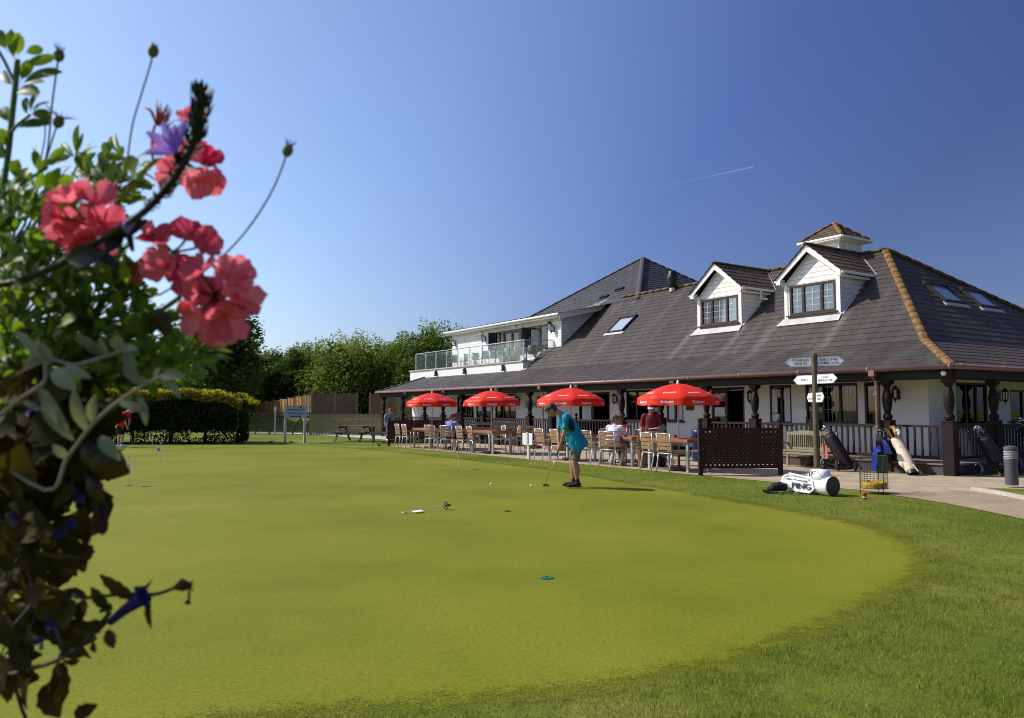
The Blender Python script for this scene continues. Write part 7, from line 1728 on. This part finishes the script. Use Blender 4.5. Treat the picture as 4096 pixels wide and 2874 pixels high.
# ---- wiry stalks with daisy buds
dz = empty('daisy_plant', fp(-100, 1200, 1.0), 0, 'wiry stalks carrying small round seed heads and faded purple daisies', 'flowering plant'); DO = dz.location.copy()
def db(mb, name, m, parent=dz, smooth=True): mb.v = [tuple(V(p)-DO) for p in mb.v]; return mb.build(name, m, parent, smooth=smooth)
def stalk(P, Y, kind, r=.0011):
    s_ = MB(); stem(s_, P, r, Y); o = db(s_, 'stalk', STB if kind != 'green' else STG); h = fp(P[-1][0], P[-1][1], Y); d = (h-fp(P[-2][0], P[-2][1], Y)).normalized(); k = PX(Y)
    M = Matrix.Translation(h) @ d.to_track_quat('Z', 'Y').to_matrix().to_4x4(); q = MB(M)
    q.lathe([(4*k, -4*k), (15*k, 4*k), (21*k, 16*k), (22*k, 28*k), (17*k, 42*k), (9*k, 48*k)], n=12); db(q, 'bud', BUDG, o)
    q = MB(M)
    for i in range(12 if kind != 'petals' else 16):
        a = 2*math.pi*i/12+fr.uniform(-.2, .2); L = (16 if kind == 'round' else 30 if kind == 'tuft' else 44)*k*fr.uniform(.7, 1.2); sp_ = (.3 if kind == 'round' else .5 if kind == 'tuft' else 1.2); e = (math.cos(a)*(8*k+L*sp_), math.sin(a)*(8*k+L*sp_), 44*k+L*(1-sp_*.4)); q.tube([(math.cos(a)*8*k, math.sin(a)*8*k, 42*k), e], [2.6*k, .8*k], 4)
    db(q, 'florets', {'round': BUDG, 'tuft': mat('faded_violet', (.16, .12, .14), .8, .3, 50), 'petals': PRM, 'green': PRM}[kind], o)
stalk([(430, 900), (500, 680), (530, 500), (565, 380), (600, 265), (608, 228)], .93, 'round'); stalk([(640, 1180), (820, 1072), (905, 1012), (1000, 905), (1080, 780), (1125, 680), (1143, 625)], .90, 'tuft')
stalk([(120, 900), (150, 760), (190, 600), (207, 430), (220, 330), (232, 245)], .95, 'tuft', .0012); stalk([(60, 1000), (140, 780), (185, 640), (215, 540), (226, 510)], .93, 'petals'); stalk([(100, 900), (150, 700), (178, 560), (180, 500)], .97, 'round', .0009)
s_ = MB()
for a in ((430, 900), (640, 1180), (120, 900), (60, 1000), (100, 900)): stem(s_, [DO, fp(a[0]*.5-60, a[1]*.5+600, 1.0), fp(a[0], a[1], .94)], .0013, .9)
db(s_, 'lower_stalks', STB)

# ---- tall leafy shoot at the left edge
sh = empty('leafy_shoot', fp(-60, 1300, .95), 0, 'tall green shoot with spoon shaped leaves at the top left corner', 'plant'); SO = sh.location.copy()
def sb2(mb, name, m, parent=sh, smooth=True): mb.v = [tuple(V(p)-SO) for p in mb.v]; return mb.build(name, m, parent, smooth=smooth)
s_ = MB(); stem(s_, [SO, (-20, 1000, .93), (0, 830, .92), (30, 640, .92), (50, 450, .92), (62, 340, .92), (70, 240, .92)], .0035, .92, .3); stem(s_, [(62, 340, .92), (20, 250, .92), (-15, 190, .92)], .002, .92, .3); stem(s_, [(30, 640, .92), (-30, 500, .92)], .0022, .9, .3); stem(s_, [(10, 780, .92), (80, 740, .91), (190, 670, .91)], .002, .9, .3); stem(s_, [(40, 540, .92), (70, 500, .91), (120, 460, .91)], .002, .9, .3); sb2(s_, 'stem', STG)
q = MB()
for b, t, w_ in (((70, 230), (72, 130), 44), ((60, 250), (45, 118), 40), ((95, 215), (172, 195), 40), ((80, 330), (130, 240), 44), ((75, 345), (250, 290), 62), ((70, 370), (180, 330), 70), ((100, 260), (225, 225), 40), ((30, 210), (-10, 120), 50), ((60, 350), (10, 290), 44), ((60, 370), (160, 375), 60),
                ((120, 460), (160, 365), 40), ((120, 455), (200, 410), 40), ((120, 460), (205, 450), 36), ((110, 470), (105, 390), 30), ((60, 515), (190, 500), 56), ((50, 500), (10, 430), 50), ((45, 530), (-20, 560), 70), ((30, 640), (-30, 600), 60),
                ((190, 670), (285, 625), 40), ((180, 675), (260, 590), 36), ((150, 690), (200, 640), 34), ((60, 720), (75, 640), 54), ((90, 735), (115, 670), 40), ((50, 750), (115, 720), 44), ((140, 720), (300, 710), 44), ((20, 800), (90, 850), 50), ((15, 820), (-20, 740), 50), ((150, 600), (135, 590), 30), ((150, 690), (138, 600), 34), ((20, 850), (60, 930), 50), ((-10, 900), (60, 860), 50)):
    leaf(q, fp(b[0], b[1], .92), fp(t[0], t[1], .92+fr.uniform(-.02, .02)), w_*PX(.92), shape='spoon', tone=.45)
sb2(q, 'leaves', LG)

# ---- bushy mass of bedding leaves, and bronze leaves hanging below
bd = empty('bedding_plant', fp(-150, 1500, 1.05), 0, 'bushy green bedding plant filling the left edge behind the pink flowers', 'plant'); BO = bd.location.copy()
def blob(parent, O, blobs, m, name, tone, lmin, lmax, ratio, shape, serr=0, dr=.0, Y0=.86, Y1=1.12, up=-.6, stm=None):
    q = MB(); s_ = MB()
    for cx_, cy_, rx, ry, n in blobs:
        hub_ = fp(cx_-rx*.3, cy_+ry*.4, (Y0+Y1)/2+.03); s_.tube([O, hub_], .0016, 5, col=.3)
        for _ in range(n):
            a = fr.uniform(0, 6.3); rr = math.sqrt(fr.random()); x, y = cx_+rx*rr*math.cos(a), cy_+ry*rr*math.sin(a); Yd = fr.uniform(Y0, Y1)
            L = fr.uniform(lmin, lmax); an = math.atan2(y-cy_+up*ry, x-cx_+.4*rx)+fr.gauss(0, .7); b = fp(x, y, Yd); t = fp(x+L*math.cos(an), y+L*math.sin(an), Yd+fr.gauss(0, .02))
            leaf(q, b, t, (t-b).length*ratio*fr.uniform(.8, 1.25), (fr.gauss(0, .7), -1, fr.gauss(.3, .7)), .25, dr*fr.random(), shape, tone, serr)
            if _ % 3 == 0: s_.tube([hub_, b], .0011, 5, col=.4)
    for mb, nm, mm in ((q, name, m), (s_, 'twigs', stm or STG)):
        mb.v = [tuple(V(p)-O) for p in mb.v]; mb.build(nm, mm, parent, smooth=True)
blob(bd, BO, [(60, 960, 120, 230, 170), (190, 830, 120, 100, 70), (390, 690, 90, 70, 44), (470, 760, 90, 90, 46), (290, 1060, 200, 150, 170), (110, 1230, 170, 200, 230), (400, 1230, 180, 160, 170), (540, 1330, 140, 110, 80), (280, 1450, 260, 120, 190), (500, 1480, 120, 60, 40), (60, 1480, 120, 160, 130)], LG, 'leaves', .5, 38, 90, .34, 'spoon')
blob(bd, BO, [(770, 1400, 90, 50, 46), (640, 1440, 100, 60, 36), (330, 640, 60, 50, 10), (500, 690, 60, 70, 16)], LG, 'feathery_leaves', .5, 60, 110, .22, 'lance')
br_ = empty('bronze_leaved_plant', fp(-160, 1900, 1.0), 0, 'dark bronze leaved plant hanging down the lower left edge', 'plant'); RO = br_.location.copy()
blob(br_, RO, [(120, 1700, 180, 180, 60), (110, 1980, 150, 150, 40), (60, 2250, 100, 150, 20)], LG, 'green_leaves', .1, 45, 90, .45, 'spoon', Y0=.95, Y1=1.05)
blob(br_, RO, [(90, 1660, 150, 130, 62), (250, 1640, 150, 110, 46), (50, 1850, 130, 150, 56), (230, 1870, 150, 120, 44), (350, 1960, 60, 90, 12), (90, 2070, 140, 140, 46), (240, 2170, 60, 90, 12), (30, 2330, 100, 160, 34), (160, 2380, 90, 110, 16), (240, 2500, 80, 60, 9), (10, 2600, 60, 120, 12)], LDk, 'leaves', .5, 70, 160, .55, 'round', .07, .15, .84, 1.05, .5, STD)
q = MB()
for b, t, w_ in (((350, 2180), (330, 2260), 80), ((240, 2650), (240, 2830), 70), ((250, 2640), (320, 2640), 40), ((130, 2700), (110, 2840), 90), ((180, 2740), (240, 2870), 90), ((20, 2800), (80, 2700), 80), ((300, 2870), (390, 2820), 60), ((60, 2560), (130, 2700), 80), ((100, 2500), (140, 2640), 70), ((370, 2080), (350, 2190), 70), ((300, 2050), (340, 2170), 70)):
    leaf(q, fp(b[0], b[1], .86), fp(t[0], t[1], .85), w_*PX(.86), shape='round', tone=.4, serr=.1, fold=.3)
stem_ = MB(); stem(stem_, [(20, 2450, .88), (70, 2780, .87), (160, 3000, .87)], .002, .87); stem(stem_, [(-20, 2000, .9), (150, 2400, .88), (60, 2600, .88)], .002, .87)
for mb, nm, mm in ((q, 'leaves', LDk), (stem_, 'stem', STD)): mb.v = [tuple(V(p)-RO) for p in mb.v]; mb.build(nm, mm, br_, smooth=True)
for i, (b, t, w_) in enumerate((((330, 1840), (500, 1850), 100), ((350, 1890), (410, 2010), 62), ((330, 1760), (400, 1880), 85))):
    q = MB(); q.tube([fp(*b, .85), fp((b[0]+t[0])/2, (b[1]+t[1])/2, .84), fp(t[0]-10, t[1]-4, .845), fp(*t, .85)], [.003, w_*PX(.85)*.5, w_*PX(.85)*.25, .001], 10); q.v = [tuple(V(p)-RO) for p in q.v]; q.build('seed_pod', mat('pod_brown', (.075, .05, .015), .5, .4, 30, trans=.2), br_, smooth=True)
q = MB(); q.tube([fp(395, 1990, .85), fp(400, 2060, .85), fp(395, 2110, .85), fp(420, 2130, .85)], [.006, .008, .010, .004], 7); q.v = [tuple(V(p)-RO) for p in q.v]; q.build('withered_flower', DEAD, br_, smooth=True)

# ---- silver leaved trailer
sv = empty('silver_leaved_plant', fp(-140, 1750, .85), 0, 'trailing plant with felted silver grey leaves on two pale branches', 'plant'); VO = sv.location.copy()
def vb(mb, name, m): mb.v = [tuple(V(p)-VO) for p in mb.v]; mb.build(name, m, sv, smooth=True)
s_ = MB(); stem(s_, [VO, (0, 1660, .78), (90, 1590, .77), (180, 1525, .765), (190, 1440, .76), (300, 1460, .76), (410, 1430, .75), (500, 1400, .75)], .0019, .77); stem(s_, [VO, (180, 1960, .80), (270, 1830, .79), (370, 1700, .78), (470, 1610, .775), (600, 1530, .77), (700, 1490, .77)], .0019, .77); vb(s_, 'branches', STS)
q = MB()
for b, t, w_, Y in (((195, 1450), (60, 1320), 50, .76), ((200, 1460), (160, 1370), 60, .76), ((215, 1480), (300, 1560), 90, .755), ((260, 1470), (360, 1510), 60, .755), ((410, 1420), (300, 1335), 46, .75), ((420, 1420), (330, 1375), 38, .75), ((480, 1400), (470, 1340), 80, .75), ((500, 1410), (540, 1480), 60, .75), ((480, 1400), (550, 1400), 60, .75), ((500, 1460), (555, 1540), 64, .755),
                    ((430, 1430), (400, 1350), 40, .75), ((640, 1510), (740, 1500), 60, .77), ((620, 1520), (640, 1470), 44, .77), ((560, 1590), (585, 1700), 44, .765), ((480, 1610), (590, 1650), 50, .765), ((660, 1510), (720, 1590), 40, .77), ((590, 1540), (520, 1500), 40, .77), ((370, 1690), (380, 1580), 60, .78), ((350, 1720), (290, 1560), 70, .78), ((400, 1750), (480, 1840), 70, .78), ((160, 1550), (280, 1740), 60, .765), ((170, 1620), (290, 1760), 70, .77), ((90, 1600), (160, 1640), 30, .77), ((270, 1830), (210, 1780), 50, .79), ((20, 1650), (-20, 1700), 60, .78), ((250, 1320), (210, 1350), 30, .76)):
    leaf(q, fp(b[0], b[1], Y), fp(t[0], t[1], Y-.006), w_*.78*PX(Y), (fr.uniform(-.3, .5), -1, fr.uniform(0, .8)), .3, .05, 'round', .5)
vb(q, 'leaves', LSI)

# ---- trailing blue lobelia at the bottom
lb = empty('blue_lobelia', fp(-100, 2600, .9), 0, 'trailing stem with serrated dark leaves and a deep blue tubular flower low at left', 'flowering plant'); LO = lb.location.copy()
def lbb(mb, name, m, parent=lb): mb.v = [tuple(V(p)-LO) for p in mb.v]; return mb.build(name, m, parent, smooth=True)
s_ = MB(); stem(s_, [LO, (0, 2700, .86), (140, 2670, .85), (230, 2640, .84), (330, 2580, .84), (400, 2500, .84), (440, 2450, .84)], .0026, .84); stem(s_, [(200, 2350, .85), (320, 2390, .845), (420, 2385, .84), (520, 2375, .84), (620, 2378, .84), (700, 2352, .84)], .0019, .84); stem(s_, [(230, 2640, .84), (250, 2580, .84), (200, 2480, .85)], .0016, .84); stem(s_, [(60, 2500, .86), (130, 2420, .86), (200, 2350, .85)], .002, .85); lbb(s_, 'stem', STD)
q = MB()
for b, t, w_ in (((550, 2405), (400, 2300), 50), ((430, 2440), (365, 2350), 46), ((600, 2375), (605, 2515), 34), ((540, 2400), (610, 2320), 16), ((430, 2450), (450, 2430), 50), ((410, 2500), (350, 2520), 60), ((430, 2520), (455, 2595), 46), ((370, 2570), (385, 2610), 30), ((400, 2440), (450, 2440), 44), ((300, 2600), (320, 2540), 50), ((240, 2640), (240, 2700), 40), ((300, 2400), (250, 2520), 120), ((260, 2380), (160, 2480), 130), ((200, 2350), (100, 2420), 110), ((330, 2400), (330, 2480), 80), ((120, 2200), (360, 2230), 20)):
    leaf(q, fp(b[0], b[1], .845), fp(t[0], t[1], .835), w_*PX(.84), shape='lance', tone=.55, serr=.12, ns=9)
lbb(q, 'leaves', LDk)
q = MB(); q.tube([fp(440, 2490, .84), fp(500, 2440, .835), fp(560, 2400, .83), fp(580, 2380, .83)], [.004, .0055, .0075, .009], 10, col=.4); o = lbb(q, 'flower', BLM)
q = MB()
for tx_, ty in ((545, 2330), (580, 2335), (600, 2360), (600, 2430), (590, 2330)): petal(q, fp(570, 2385, .83), fp(tx_, ty, .825)-fp(570, 2385, .83), (0, -1, .2), 55*PX(.83), 30*PX(.83), .6)
lbb(q, 'petals', BLM, o)
q = MB(); q.tube([fp(700, 2352, .84), fp(730, 2340, .84), fp(760, 2345, .84)], [.003, .007, .004], 8)
for a in (-.5, .1, .6): e = fp(775, 2345-40*a, .84); q.tube([fp(755, 2345, .84), e], [.002, .0004], 5)
o = lbb(q, 'bud', mat('maroon_calyx', (.10, .025, .012), .6, .3, 30, trans=.2)); q = MB(); q.tube([fp(758, 2360, .84), fp(755, 2400, .84), fp(750, 2415, .84)], [.0012, .0015, .004], 6); lbb(q, 'withered_style', DEAD, o)
for c in ((210, 2500), (170, 2570), (250, 2130), (60, 2080), (320, 1990), (90, 1900), (290, 2090)):
    q = MB(); b = fp(*c, .84)
    for i in range(5): a = fr.uniform(0, 6.3); petal(q, b, (math.cos(a), -.3, math.sin(a)), (0, -1, 0), 30*PX(.84), 20*PX(.84), .5)
    lbb(q, 'flower', BLM)
# ---- the basket itself, just beyond the left edge of the picture
hb = empty('hanging_basket', (-1.30, 1.02, 1.06), 0, 'moss lined wire hanging basket holding the foreground flowers', 'hanging basket')
q = MB(); q.lathe([(.03, -.18), (.15, -.15), (.24, -.06), (.27, .04), (.26, .05), (.0, .03)], n=24, cap=False); q.build('moss_lining', mat('brown_moss', (.07, .055, .025), .95, .4, 40, bumpy=.8), hb, smooth=True)
q = MB()
for z, r_ in ((.05, .275), (-.05, .255), (-.13, .19)): q.tube([(r_*math.cos(2*math.pi*j/30), r_*math.sin(2*math.pi*j/30), z) for j in range(31)], .003, 5)
for i in range(10): a = 2*math.pi*i/10; q.tube([(.275*math.cos(a), .275*math.sin(a), .05), (.255*math.cos(a), .255*math.sin(a), -.05), (.19*math.cos(a), .19*math.sin(a), -.13), (.03*math.cos(a), .03*math.sin(a), -.185)], .002, 4)
for i in range(3): a = 2.1*i; q.tube([(.27*math.cos(a), .27*math.sin(a), .05), (0, 0, 1.35)], .0025, 4)
q.build('wire_frame', BLACKM, hb)
# stand for the basket
bs = empty('basket_stand', (-1.62, 1.02, 0), 0, 'black metal stand carrying the hanging basket', 'stand'); q = MB(); q.tube([(0, 0, 0), (0, 0, 2.35), (.08, 0, 2.48), (.32, 0, 2.46)], .018, 8); q.build('pole', BLACKM, bs); q = MB(); q.lathe([(.2, 0), (.2, .02), (.03, .05)], n=16); q.build('foot', BLACKM, bs)
